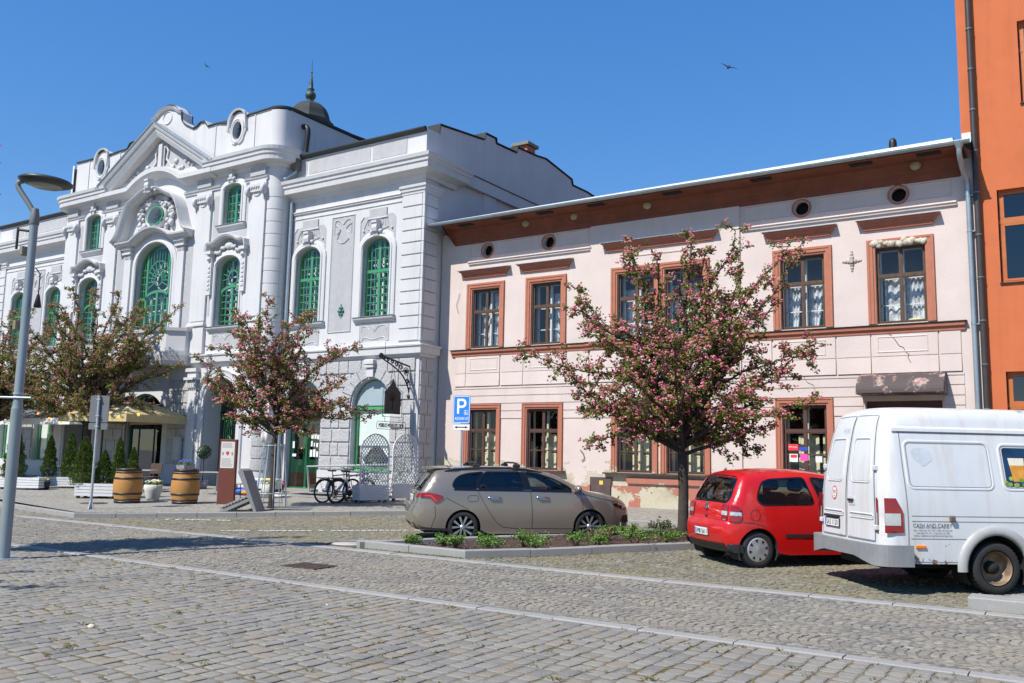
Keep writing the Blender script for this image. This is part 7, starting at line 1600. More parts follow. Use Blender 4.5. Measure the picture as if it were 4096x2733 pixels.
T1 = [(-2.99, 3.75), (-2.77, 3.5), (-2.4, 3.1), (-2.1, 2.6), (-1.84, 1.95), (-2.0, 4.35), (-1.93, 4.8), (-1.73, 5.2), (-1.2, 5.7), (-.72, 5.6), (.08, 6.05), (.96, 6.45), (.73, 5.75), (1.13, 5.45), (2.07, 6.05), (2.45, 5.95), (2.1, 4.8), (2.75, 4.2), (2.86, 3.75), (1.96, 3.25), (2.34, 2.75), (1.8, 2.2), (1.5, 1.9), (.9, 1.9), (-.5, 2.05), (-1.3, 2.4), (-1.2, 3.4), (1.2, 3.9), (-.6, 4.6), (.5, 4.9), (1.5, 2.9), (0, 3.0)]
hawthorn('hawthorn_tree', 'large pink flowering hawthorn growing in the planting bed between the cars', (-7.12, 17.25, gs(17.25) + .06), 1.75, T1, 4, 30000, 16000, .11, 13, dens_=1.1)
T2 = [(-1.95, 3.4), (-2.14, 3.95), (-1.52, 4.3), (-1.29, 4.7), (-.75, 4.85), (-.13, 5.55), (.33, 5.4), (.79, 5.1), (2.1, 4.55), (2.55, 2.85), (1.9, 2.5), (1.12, 2.1), (-1.29, 2.5), (-.9, 2.35), (-1.63, 3.1), (1.9, 3.6), (1.4, 4.2), (.3, 4.4), (-.6, 3.6), (.9, 3.0)]
hawthorn('hawthorn_tree', 'slim pink flowering hawthorn inside a steel tree guard on the pavement', (-19.05, 17.1, gp(-19.05, 17.1)), 1.9, T2, 8, 20000, 9000, .075, 10)
T3 = [(1.17, 6.7), (2.95, 6.1), (3.05, 4.3), (2.2, 2.9), (-1.85, 6.3), (-.95, 6.7), (-.2, 6.8), (.55, 6.9), (1.7, 6.2), (-2.3, 4.7), (-2.1, 3.4), (-1.85, 2.6), (-.8, 2.7), (.4, 2.75), (2.6, 5.2), (-2.4, 5.5), (1.3, 3.1), (.2, 5.0), (-1.0, 4.5), (1.4, 4.9)]
hawthorn('hawthorn_tree', 'broad shady hawthorn with dull pink blossom over the restaurant terrace', (-31.5, 19.2, gp(-31.5, 19.2)), 2.2, [(dx * 1.07, z * 1.07) for dx, z in T3], 15, 46000, 11000, .15, 26, dens_=1.7)
hawthorn('hawthorn_tree', 'hawthorn cut by the left picture edge behind the lamp post', (-36.9, 18.6, gp(-36.9, 18.6)), 2.2, T3[::-1], 22, 30000, 8000, .14, 18, dens_=1.4)
hawthorn('hawthorn_tree', 'hawthorn out of frame at left whose shade falls across the road', (-15.9, 6.3, 0), 2.3, [(dx * .42, z * 1.08) for dx, z in T3], 31, 30000, 2500, .14, 16, dens_=2.6)
hawthorn('hawthorn_tree', 'hawthorn out of frame whose shade reaches the lower left corner', (-14.0, 1.5, 0), 2.4, T2, 37, 12000, 1500, .12, 12)
# ================================================================ things on the pavement and in the bed
def at(x, y): return (x, y, gp(x, y))
# shrubs in the bed
shl = leaf_mat('shrub_leaf', (.06, .13, .015), (.17, .30, .05), .3); shl2 = leaf_mat('shrub_leaf_dull', (.06, .10, .03), (.16, .20, .07), .3); shb = leaf_mat('shrub_leaf_brown', (.14, .07, .035), (.25, .15, .09), .2)
SH = [(-10.62, 13.0, .20, .16, 0, 'tiny sparse green shrub nearest the left tip of the bed'), (-10.05, 13.15, .27, .2, 0, 'upright green shrub second from the left tip of the bed'), (-9.65, 12.98, .30, .2, 0, 'narrow bright green shrub in front of the estate car rear wheel'), (-9.45, 13.6, .30, .2, 0, 'green shrub beside the rear wheel of the estate car'), (-9.02, 13.15, .30, .24, 0, 'leafy green shrub close to the front corner of the bed'), (-8.9, 14.0, .36, .28, 0, 'broad fresh green shrub under the rear door of the estate car'),
      (-8.45, 13.8, .36, .3, 0, 'rounded green shrub left of centre near the bed kerb'), (-8.05, 14.5, .36, .28, 0, 'green shrub between two others under the car sill'), (-8.0, 15.2, .36, .26, 2, 'green shrub with brown twigs under the front door'), (-7.75, 14.75, .30, .26, 0, 'low light green shrub near the front kerb of the bed'), (-8.15, 15.9, .38, .28, 0, 'upright green shrub left of the estate car front wheel'), (-7.3, 15.4, .38, .34, 0, 'wide fresh green shrub before the estate car front wheel'), (-7.9, 16.45, .36, .3, 0, 'green shrub hiding the foot of the front wheel'),
      (-6.95, 15.95, .34, .32, 0, 'pale green rounded shrub right of the front wheel'), (-7.2, 16.6, .34, .34, 1, 'dull green shrub left of the hawthorn trunk'), (-7.75, 17.6, .40, .3, 1, 'dark green shrub behind the others near the pavement'), (-6.6, 16.6, .28, .28, 2, 'brownish shrub with few leaves left of the trunk'), (-6.45, 17.0, .32, .22, 1, 'tufted olive shrub at the foot of the hawthorn trunk'), (-6.2, 17.7, .34, .28, 1, 'olive shrub behind the hawthorn trunk beside the red car'), (-7.3, 17.2, .22, .22, 2, 'small brown leaved shrub close to the trunk')]
for i, (x, y, h, w, kind, lab) in enumerate(SH):
    h *= .82; r = random.Random(100 + i); root = thing('shrub', lab, 'shrub', (x, y, gs(y) + .06), 0, 'small shrubs in the planting bed'); mb = MB(); lb = MB()
    for k in range(16):
        a = r.uniform(0, 2 * PI); l = r.uniform(.35, 1) ; e = (w * l * cos(a), w * l * sin(a), h * r.uniform(.65, 1.05) * (1.15 - .4 * l)); mb.tube([(0, 0, 0), (e[0] * .4, e[1] * .4, e[2] * .55), e], [.008, .006, .003], 4)
        for q in range(24):
            t = r.uniform(.45, 1.1); p = Vector((e[0] * t, e[1] * t, e[2] * (.45 + .55 * t))) + Vector((r.gauss(0, .03), r.gauss(0, .03), r.gauss(0, .025))); u = Vector((r.gauss(0, 1), r.gauss(0, 1), r.gauss(.5, 1))).normalized(); n = u.orthogonal().normalized(); s_ = r.uniform(.014, .028)
            lb.add([p - u * s_, p + n * s_ * .6, p + u * s_, p - n * s_ * .6], [(0, 1, 2, 3)], 1 if (kind == 2 and r.random() < .6) else 0)
    mb.build('stems', M('twig', (.16, .10, .07), .9, .2, 20), root); o = lb.build('foliage', [(shl, shl2, shl2)[kind], shb], root); tag(o, kind='stuff')
# ---- conifers in white slatted planters
def planter(x, y, ang, L, Wd, H, lab):
    root = thing('planter_box', lab, 'planter', (x, y, gp(x, y)), ang, 'white slatted planter boxes on the terrace'); mb = MB(); n = 4
    for k in range(n):
        z0 = .07 + (H - .07) * k / n; z1 = .07 + (H - .07) * (k + 1) / n - .012
        for (a0, a1, b0, b1) in ((-L / 2, L / 2, -Wd / 2, -Wd / 2 + .025), (-L / 2, L / 2, Wd / 2 - .025, Wd / 2), (-L / 2, -L / 2 + .025, -Wd / 2 + .025, Wd / 2 - .025), (L / 2 - .025, L / 2, -Wd / 2 + .025, Wd / 2 - .025)): mb.box(a0, a1, b0, b1, z0, z1)
    mb.build('slatted_sides', whitep, root); mb = MB()
    for sx in (-1, 1):
        for sy in (-1, 1): mb.box(sx * (L / 2 - .09) - .04, sx * (L / 2 - .09) + .04, sy * (Wd / 2 - .08) - .04, sy * (Wd / 2 - .08) + .04, 0, .07).cut()
    mb.build('foot', M('brown_foot', (.12, .08, .05), .8, .2), root); mb = MB(); mb.box(-L / 2 + .03, L / 2 - .03, -Wd / 2 + .03, Wd / 2 - .03, H - .10, H - .06); mb.build('soil', MATS['bark_mulch'], root); return root
thl = leaf_mat('thuja_leaf', (.035, .075, .008), (.12, .17, .02), .2)
def thuja(x, y, z, h, w, seed, lab):
    r = random.Random(seed); root = thing('thuja', lab, 'conifer', (x, y, z), 0, 'thujas in the planter boxes'); mb = MB(); mb.tube([(0, 0, -.05), (0, 0, h * .9)], [.025, .006], 6); mb.build('trunk', bark, root); V = []; F = []
    for k in range(int(5200 * h * w * 2)):
        t = r.random() ** .8; z_ = h * t; rad = w * (1 - t) ** .62 * (1 if t > .12 else .75 + 2 * t) * r.uniform(.55, 1.03) * (1 + .16 * sin(5 * t * 6 + 3 * r.random())); a = r.uniform(0, 2 * PI); p = Vector((rad * cos(a), rad * sin(a), z_)); u = Vector((cos(a) * .55 + r.gauss(0, .3), sin(a) * .55 + r.gauss(0, .3), 1)).normalized(); n = u.cross(Vector((r.gauss(0, 1), r.gauss(0, 1), 0))).normalized(); s_ = r.uniform(.025, .055); q = len(V)
        V += [p - u * s_ * .6, p + n * s_ * .35, p + u * s_, p - n * s_ * .35]; F.append((q, q + 1, q + 2, q + 3))
    me = bpy.data.meshes.new('foliage'); me.from_pydata(V, [], F); me.materials.append(thl); o = bpy.data.objects.new('foliage', me); COL.objects.link(o); o.parent = root; tag(o, kind='stuff'); return root
PL = [(-30.6, 16.5, R(20), 1.6, .45, .42, 'long white planter with a thuja at the left edge below the lamp'), (-30.6, 17.75, R(33), 1.35, .45, .40, 'white planter in the shade with two thujas'), (-25.35, 15.95, R(33), 1.15, .62, .45, 'white planter with one thuja behind the sign post'), (-25.1, 16.42, R(33), 1.1, .5, .42, 'white planter half hidden behind the left barrel')]
for x, y, a, L, Wd, H, lab in PL: planter(x, y, a, L, Wd, H, lab)
for i, (x, y, h, w, lab) in enumerate(((-31.0, 16.35, 1.75, .42, 'wide thuja left of the lamp post'), (-30.95, 17.55, 1.45, .30, 'slim dark thuja on the left in the shaded planter'), (-30.35, 17.95, 1.55, .33, 'dark thuja on the right in the shaded planter'), (-25.75, 15.68, 1.45, .42, 'full bright thuja behind the sign post'), (-25.45, 16.15, 1.05, .30, 'shortest thuja left of the barrel'), (-25.1, 16.4, 1.45, .26, 'tall pointed thuja behind the left barrel'), (-24.75, 16.65, 1.15, .24, 'thin thuja just right of the pointed one'))): thuja(x, y, gp(x, y) + .36, h, w, 60 + i, lab)
# ---- barrels
oak = wood_mat('oak_barrel_staves', (.34, .155, .035), (.52, .26, .07), 3, (9, 9, .5), .55); hoopm = M('barrel_hoop', (.04, .042, .05), .45, .2, 8, metal=.6)
def barrel(x, y, rz, lab):
    root = thing('wooden_barrel', lab, 'barrel', (x, y, gp(x, y)), rz, 'oak barrels on the terrace'); mb = MB(); pr = [(.33, .0), (.345, .1), (.385, .3), (.40, .48), (.385, .66), (.345, .86), (.33, .96), (.29, .96), (.29, .92), (.001, .92)]; mb.lathe(pr, n=28); mb.build('staves', oak, root); mb = MB()
    for z0, z1, ra, rb in ((.0, .06, .338, .347), (.085, .115, .350, .357), (.24, .29, .378, .388), (.67, .72, .389, .379), (.845, .875, .357, .350), (.90, .97, .346, .336)): mb.lathe([(ra, z0), (ra + .006, z0), (rb + .006, z1), (rb, z1)], n=28).cut()
    mb.build('hoop', hoopm, root); return root
barrel(-23.2, 15.5, 0, 'oak barrel with dark hoops standing left of the flower pot'); barrel(-21.9, 16.45, 1.1, 'oak barrel with dark hoops standing left of the red brown info pillar')
# ---- pots of flowers
def flowers(root, n, rad, h, z, cols, seed):
    r = random.Random(seed); lb = MB(); fb = MB()
    for k in range(n * 3): a = r.uniform(0, 2 * PI); d = rad * math.sqrt(r.random()); p = Vector((d * cos(a), d * sin(a), z + r.uniform(-.02, h * .8))); s_ = .03; u = Vector((r.gauss(0, 1), r.gauss(0, 1), .6)).normalized(); q = u.orthogonal().normalized(); lb.add([p - u * s_, p + q * s_ * .6, p + u * s_, p - q * s_ * .6], [(0, 1, 2, 3)])
    for k in range(n):
        a = r.uniform(0, 2 * PI); d = rad * math.sqrt(r.random()); p = Vector((d * cos(a), d * sin(a), z + h * (1 - .5 * (d / rad) ** 2) + r.uniform(0, .03))); s_ = r.uniform(.022, .034); m_ = r.randrange(len(cols))
        fb.add([p + Vector((s_ * cos(t_), s_ * sin(t_), .012 * sin(2 * t_))) for t_ in np.linspace(0, 2 * PI, 8)[:-1]], [tuple(range(7))], m_)
    tag(lb.build('foliage', shl, root), kind='stuff'); tag(fb.build('flowers', [M('petal_%s' % c_, v, .7, .1, 30) for c_, v in cols], root), kind='stuff')
VI, WH, YE, BL = ('violet', (.16, .10, .55)), ('white', (.80, .80, .80)), ('yellow', (.80, .55, .03)), ('blue', (.05, .09, .50))
p_ = thing('flower_pot', 'pale stone pot of white and violet pansies between the barrels', 'flower pot', at(-23.45, 16.5)); mb = MB(); mb.lathe([(.001, 0), (.16, 0), (.19, .08), (.25, .3), (.27, .44), (.25, .46), (.22, .42), (.001, .42)], n=24); mb.build('pot', M('pale_stone_pot', (.58, .58, .56), .9, .1, 12, .3, 40), p_); flowers(p_, 60, .25, .14, .45, (VI, WH, WH, YE), 1)
p_ = thing('flower_pot', 'small dark pot of yellow flowers by the white planters at left', 'flower pot', at(-30.0, 16.9)); mb = MB(); mb.lathe([(.001, 0), (.14, 0), (.19, .26), (.17, .27), (.001, .24)], n=18); mb.build('pot', bplast, p_); flowers(p_, 30, .18, .1, .27, (YE,), 2)
p_ = thing('flower_pot', 'low pot of yellow flowers in the shade of the entrance', 'flower pot', at(-26.9, 19.0)); mb = MB(); mb.lathe([(.001, 0), (.2, 0), (.24, .22), (.22, .23), (.001, .2)], n=18); mb.build('pot', M('grey_pot', (.25, .25, .26), .8, .1), p_); flowers(p_, 34, .24, .12, .24, (YE,), 3)
p_ = thing('flower_pot', 'tall grey pot of blue flowers left of the portal', 'flower pot', at(-27.1, 20.3)); mb = MB(); mb.add([(sx * s_, sy * s_, z) for z, s_ in ((0, .16), (.85, .22)) for sx, sy in ((-1, -1), (1, -1), (1, 1), (-1, 1))], [(0, 1, 5, 4), (1, 2, 6, 5), (2, 3, 7, 6), (3, 0, 4, 7), (4, 5, 6, 7)]); mb.build('pot', M('grey_pot', (.25, .25, .26), .8, .1), p_); flowers(p_, 40, .26, .16, .86, (BL, VI), 4)
p_ = thing('topiary_tree', 'clipped ball topiary on a thin stem beside the portal', 'topiary', at(-26.9, 20.9)); mb = MB(); mb.lathe([(.001, 0), (.16, 0), (.2, .3), (.001, .28)], n=16); mb.build('pot', M('grey_pot', (.25, .25, .26), .8, .1), p_); mb = MB(); mb.tube([(0, 0, .25), (0, 0, 1.1)], .02, 6); mb.build('stem', bark, p_); lb = MB(); r = random.Random(5)
for k in range(900): u = Vector((r.gauss(0, 1), r.gauss(0, 1), r.gauss(0, 1))).normalized(); p = u * .26 * r.uniform(.85, 1.05) * Vector((1, 1, .8)).length / 1.62 + Vector((0, 0, 1.3)); n = u.orthogonal().normalized(); w_ = u.cross(n); s_ = .03; lb.add([p - n * s_, p + w_ * s_ * .6, p + n * s_, p - w_ * s_ * .6], [(0, 1, 2, 3)])
tag(lb.build('foliage', leaf_mat('dark_box_leaf', (.012, .03, .012), (.03, .06, .02), .1), p_), kind='stuff')
p_ = thing('flower_pot', 'pale tapered pot with yellow flowers right of the info pillar', 'flower pot', at(-22.0, 19.6)); mb = MB(); mb.lathe([(.001, 0), (.18, 0), (.24, .42), (.22, .43), (.001, .4)], n=18); mb.build('pot', M('pale_stone_pot', (.58, .58, .56), .9, .1, 12, .3, 40), p_); flowers(p_, 40, .24, .16, .43, (YE,), 6)
# ---- info pillar
t_ = thing('info_pillar', 'red brown steel info pillar with a white text panel and small crests', 'sign', at(-20.92, 17.1), R(25)); corten = M('red_brown_steel', (.125, .030, .018), .7, .15, 4, .2, 60)
mb = MB(); mb.bbox(-.25, .25, -.06, .06, 0, 1.84, .01); mb.build('pillar', corten, t_); mb = MB(); mb.box(-.205, .205, -.066, -.06, 1.02, 1.77); pn = mb.build('text_panel', M('panel_white', (.62, .60, .58), .5, .03), t_); ink2 = M('panel_print', (.22, .20, .20), .6, .05); r = random.Random(3); mb = MB()
for z in [1.72, 1.69, 1.66, 1.63, 1.60] + [1.28 - .03 * k for k in range(8)]: x = -.17; mb.box(x, x + r.uniform(.26, .34), -.0675, -.066, z, z + .010).cut()
mb.build('text_line', ink2, pn); mb = MB(); mb.panel([(-.05, 1.49), (.05, 1.49), (.05, 1.43), (0, 1.37), (-.05, 1.43)][::-1], (), lambda u, v, w=0: (u, -.0677, v)); mb.build('crest', M('crest_red', (.5, .05, .05), .5, .05), pn); mb = MB()
for x in (-.14, .14): mb.panel(arc(x, 1.43, .025, .05, 0, 345, 12), (), lambda u, v, w=0: (u, -.0677, v)).cut()
mb.build('crest', ink2, pn)
# ---- grey tilted lounger
t_ = thing('lounge_seat', 'grey slatted lounge seat tipped on its back by the tree guard', 'seat', at(-18.72, 16.02), R(28)); lg = M('grey_lounger', (.22, .225, .225), .6, .06, 5); mb = MB(); tl = R(24)
for k in range(9): c_ = .09 * k; mb.bbox(-.62 + c_ * cos(tl), -.62 + (c_ + .078) * cos(tl), -.30, .30, .06 + c_ * sin(tl), .10 + c_ * sin(tl) + .02, .008)
for y in (-.32, .30): mb.prism([(-.66, .0), (.12, .34), (.16, .28), (-.45, 0)], lambda u, v, w: (u, w, v), y, y + .03)
mb.build('slatted_seat', lg, t_); mb = MB(); mb.prism([(.28, .0), (.36, .0), (-.06, 1.05), (-.14, 1.10), (-.20, 1.02)], lambda u, v, w: (u, w, v), -.31, .31); mb.build('backrest', lg, t_)
# ---- tree guard and grate
t_ = thing('tree_guard', 'galvanised steel cage of thin bars round the slim hawthorn trunk', 'tree guard', at(-19.05, 17.1)); mb = MB()
for k in range(10): a = 2 * PI * k / 10; mb.tube([(.44 * cos(a), .44 * sin(a), 0), (.36 * cos(a), .36 * sin(a), .9), (.28 * cos(a), .28 * sin(a), 1.75)], .012, 6).cut()
mb.build('bar', steel, t_); mb = MB()
for rr_, z in ((.405, .4), (.285, 1.7)): mb.tube([(rr_ * cos(a), rr_ * sin(a), z) for a in np.linspace(0, 2 * PI, 25)], .012, 6).cut()
mb.build('ring', steel, t_); t_ = thing('tree_grate', 'flat steel plate set in the pavement round the slim hawthorn', 'tree grate', at(-18.85, 17.3), R(33)); mb = MB(); mb.panel(rect(-.75, .9, -.75, .75), [arc(-.2, -.2, .4, .4, 0, 345, 20)], lambda u, v, w=0: (u, v, .012)); mb.build('plate', M('worn_steel_plate', (.20, .22, .22), .5, .2, 4, metal=.3), t_)
# ---- bistro tables and chairs
def table(x, y, L, lab, rz=R(33)):
    root = thing('bistro_table', lab, 'table', at(x, y), rz, 'bistro tables on the terrace'); mb = MB(); mb.bbox(-L / 2, L / 2, -.35, .35, .70, .735, .01); mb.build('table_top', M('grey_table_top', (.33, .33, .32), .45, .08, 4), root); mb = MB(); mb.tube([(0, 0, .03), (0, 0, .70)], .04, 10); mb.build('column', steel, root); mb = MB()
    for a in range(45, 405, 90): mb.tube([(.0, 0, .06), (.32 * cos(R(a)), .32 * sin(R(a)), .03)], [.03, .02], 6).cut()
    mb.build('foot', steel, root); return root
table(-24.2, 19.4, 1.0, 'grey bistro table left of the info pillar'); table(-31.3, 18.2, .95, 'grey bistro table above the small dark flower pot at left'); table(-29.0, 18.6, .9, 'grey bistro table in the shade between the thujas'); table(-26.9, 18.4, .9, 'grey bistro table in deep shade behind the pointed thuja')
def chair(x, y, rz, lab, col):
    root = thing('terrace_chair', lab, 'chair', at(x, y), rz, 'terrace chairs'); mb = MB()
    mb.bbox(-.22, .22, -.22, .22, .42, .46, .015); mb.build('seat', col, root); mb = MB(); mb.M = Matrix.Translation((0, .21, .46)) @ Matrix.Rotation(-.15, 4, 'X'); mb.bbox(-.22, .22, 0, .03, .08, .45, .01); mb.build('backrest', col, root); mb = MB()
    for sx in (-1, 1):
        for sy in (-1, 1): mb.tube([(sx * .2, sy * .2, .43), (sx * .23, sy * .24, 0)], .014, 6).cut()
    mb.build('leg', blackm, root)
bw = M('brown_wicker', (.07, .04, .03), .8, .25, 20); wc = M('pale_wicker', (.30, .29, .27), .7, .1, 10)
chair(-22.6, 18.9, R(-70), 'pale terrace chair right behind the info pillar', wc); chair(-27.6, 19.3, R(20), 'brown terrace chair in the shade near the open parasol', bw); chair(-29.6, 19.4, R(200), 'brown terrace chair behind the shaded thujas', bw); chair(-31.9, 19.0, R(120), 'brown terrace chair left of the lamp post base planter', bw)
# ---- parasols
canv = M('beige_canvas', (.50, .40, .20), .9, .06, 3); t_ = thing('parasol', 'open square beige parasol shading the terrace in front of the building', 'parasol', at(-31.0, 20.5), R(10)); mb = MB(); mb.tube([(0, 0, 0), (0, 0, 3.3)], .03, 8); mb.build('pole', M('grey_pole', (.18, .19, .2), .5, .1), t_)
mb = MB(); s_ = 1.7
for k in range(4):
    a = R(45 + 90 * k); b_ = R(135 + 90 * k); p0 = (s_ * 1.414 * cos(a), s_ * 1.414 * sin(a), 2.6); p1 = (s_ * 1.414 * cos(b_), s_ * 1.414 * sin(b_), 2.6); mm = ((p0[0] + p1[0]) / 2 * .96, (p0[1] + p1[1]) / 2 * .96, 2.62)
    mb.add([(0, 0, 3.35), p0, mm, p1], [(0, 1, 2), (0, 2, 3)]); d = lambda p: (p[0], p[1], p[2] - .28); mb.add([p0, mm, p1, d(p0), d(mm), d(p1)], [(0, 3, 4, 1), (1, 4, 5, 2)])
mb.build('canopy', canv, t_); mb = MB()
for k in range(8): a = R(45 * k); rr_ = s_ * (1.38 if k % 2 else .95); mb.tube([(0, 0, 3.28), (rr_ * cos(a), rr_ * sin(a), 2.56)], .012, 5).cut()
mb.build('rib', M('grey_pole', (.18, .19, .2), .5, .1), t_)
t_ = thing('parasol', 'closed white parasol standing behind the info pillar', 'parasol', at(-23.3, 20.6)); mb = MB(); mb.tube([(0, 0, 0), (0, 0, 3.3)], .028, 8); mb.build('pole', steel, t_); mb = MB()
mb.lathe([(.04, 3.35), (.10, 3.0), (.16, 2.4), (.19, 1.95), (.17, 1.75), (.06, 1.7)], n=24, fn=lambda x, y, z: (x * (1 + .25 * sin(6 * math.atan2(y, x))), y * (1 + .25 * sin(6 * math.atan2(y, x))), z)); mb.build('folded_canopy', M('white_canvas', (.66, .66, .63), .9, .05), t_); mb = MB(); mb.lathe([(.001, 0), (.3, 0), (.3, .1), (.05, .14)], n=20); mb.build('base', granite, t_)
# ---- awning over the left windows
t_ = thing('awning', 'dark grey awning with white valance over the left terrace windows', 'awning', (-40.6, 20.9, 0)); mb = MB(); mb.add([(-3.5, 1.3, 3.5), (9.4, 1.3, 3.5), (9.4, -1.2, 2.85), (-3.5, -1.2, 2.85)], [(0, 1, 2, 3)]); mb.build('canopy', M('dark_awning', (.10, .10, .11), .9, .1), t_); mb = MB(); mb.box(-3.5, 9.4, -1.23, -1.19, 2.6, 2.87); mb.build('valance', M('cream_valance', (.70, .68, .62), .9, .05), t_); mb = MB()
for x in (-3.3, 3, 9.2): mb.tube([(x, -1.15, 2.8), (x, -1.15, .3)], .03, 8).cut()
mb.build('post', blackm, t_)
# ---- string of warm bulbs
bulbm = bpy.data.materials.new('warm_bulb'); t, b = nodes(bulbm); b.inputs['Base Color'].default_value = (.8, .3, .05, 1); b.inputs['Emission Color'].default_value = (1, .35, .06, 1); b.inputs['Emission Strength'].default_value = 1.5
t_ = thing('string_light', 'string of warm orange bulbs hung above the terrace under the trees', 'string lights', (-30, 18.8, 0)); P = [(-5, .4, 3.1), (-2.6, 0, 2.75), (0, -.2, 2.85), (2.6, -.3, 2.95), (4.4, -.2, 3.15)]; mb = MB(); mb.tube(P, .008, 5); mb.build('cable', blackm, t_); mb = MB()
for x, y, z in P[:-1] + [(-3.8, .2, 2.9), (1.4, -.25, 2.88)]: mb.ball((x, y, z - .08), .045, 0, 8, (1, 1, 1.3)).cut()
mb.build('bulb', bulbm, t_)
# ---- bicycles
def bicycle(loc, rz, lab, fc_, lean=.12):
    root = thing('bicycle', lab, 'bicycle', loc, rz, 'bicycles leaning on the ramp'); root.rotation_euler = (lean, 0, rz); R_ = .345; tyre = rubber
    for x in (0, 1.08):
        mb = MB(); mb.tube([(x + R_ * cos(a), 0, R_ + R_ * sin(a)) for a in np.linspace(0, 2 * PI, 37)], .022, 8); w = mb.build('wheel', tyre, root); mb = MB(); mb.tube([(x + .315 * cos(a), 0, R_ + .315 * sin(a)) for a in np.linspace(0, 2 * PI, 37)], .009, 6); mb.tube([(x, -.05, R_), (x, .05, R_)], .025, 8); mb.build('rim', M('bike_rim', (.08, .08, .085), .4, .1, metal=.5), w); mb = MB()
        for k in range(24): a = 2 * PI * k / 24; mb.tube([(x + .02 * cos(a), .03 * (-1) ** k, R_ + .02 * sin(a)), (x + .31 * cos(a + .15), 0, R_ + .31 * sin(a + .15))], .0018, 3)
        mb.build('spokes', steel, w)
    mb = MB(); bb = (.42, 0, .30); st = (.28, 0, .80); ht = (.90, 0, .86); hb = (.94, 0, .70)
    for a, c, rr_ in ((bb, st, .018), (st, (.89, 0, .84), .018), (bb, hb, .022), (hb, ht, .022)): mb.tube([a, c], rr_, 8)
    for s_ in (-1, 1): mb.tube([bb, (0, s_ * .06, R_)], .011, 6); mb.tube([(.30, 0, .74), (0, s_ * .06, R_)], .009, 6)
    mb.build('frame', paint('bicycle_paint_' + lab.split()[0], fc_, .3), root); mb = MB(); mb.tube([hb, (.97, 0, .62)], .02, 8)
    for s_ in (-1, 1): mb.tube([(.97, s_ * .06, .64), (1.08, s_ * .06, R_)], .014, 6)
    mb.build('fork', blackm, root); mb = MB(); mb.tube([(.28, 0, .80), (.25, 0, .93)], .014, 6); mb.bbox(.10, .36, -.07, .07, .93, .97, .02); mb.build('saddle', blackm, root)
    mb = MB(); mb.tube([ht, (.90, 0, .98)], .014, 6); mb.tube([(.80, -.3, 1.0), (.86, -.22, 1.0), (.93, -.05, .99), (.93, .05, .99), (.86, .22, 1.0), (.80, .3, 1.0)], .013, 6); mb.build('handlebar', blackm, root)
    mb = MB(); mb.lathe([(.001, -.005), (.09, -.005), (.09, .005), (.001, .005)], (.42, -.06, .30), 20, 0, lambda a, c, z: (a, z, c)); mb.tube([(.42, -.08, .30), (.36, -.09, .15)], .01, 6); mb.box(.30, .42, -.15, -.07, .14, .165); mb.tube([(.42, .08, .30), (.48, .09, .45)], .01, 6); mb.box(.43, .54, .07, .15, .44, .465); mb.build('crankset', blackm, root)
    mb = MB(); mb.bbox(-.28, .10, -.06, .06, .73, .745, .005); mb.tube([(-.2, 0, .73), (0, .05, R_)], .006, 5); mb.tube([(R_ * 1.12 * cos(a), 0, R_ + R_ * 1.12 * sin(a)) for a in np.linspace(.4, 2.6, 10)], .016, 6); mb.build('rear_rack', blackm, root); return root
bx, by = -19.45, 19.45; bicycle(at(bx, by), R(84), 'dark bicycle with its rear wheel nearest the ramp end', (.03, .03, .035), .10); bicycle(at(-18.95, 19.5), R(80), 'white and blue bicycle leaning beside the lattice planter', (.55, .60, .80), .13); bicycle(at(-19.2, 19.75), R(82), 'red framed bicycle standing between the dark and the white bicycle', (.40, .02, .05), .12)
# ---- ramp with handrail
rg = M('grey_ramp_paint', (.27, .275, .28), .6, .1, 4); t_ = thing('wheelchair_ramp', 'grey slotted metal ramp with handrail at the shop door', 'ramp', at(-21.0, 21.2), R(-4)); mb = MB(); hs = [[(x, -.45), (x + .06, -.45), (x + .36, .45), (x + .30, .45)] for x in np.arange(-1.6, 1.5, .42)]
mb.panel(rect(-1.95, 2.1, -.6, .6), hs, lambda u, v, w=0: (u, v, .06 + .17 * (u + 1.95) / 4.05)); mb.box(-1.95, 2.1, -.62, -.6, .0, .07); mb.build('deck', rg, t_); mb = MB(); mb.add([(-1.9, -.58, .02), (2.1, -.58, .16), (2.1, .58, .16), (-1.9, .58, .02)], [(0, 1, 2, 3)]); mb.build('underside', dark, t_)
mb = MB(); mb.tube([(-1.55, .55, .1), (-1.7, .55, .95), (-.2, .55, 1.0), (2.4, .55, 1.1)], .035, 8); mb.tube([(.2, .55, .1), (.1, .55, 1.0)], .03, 8); mb.build('handrail', M('handrail_paint', (.36, .37, .37), .5, .06), t_)
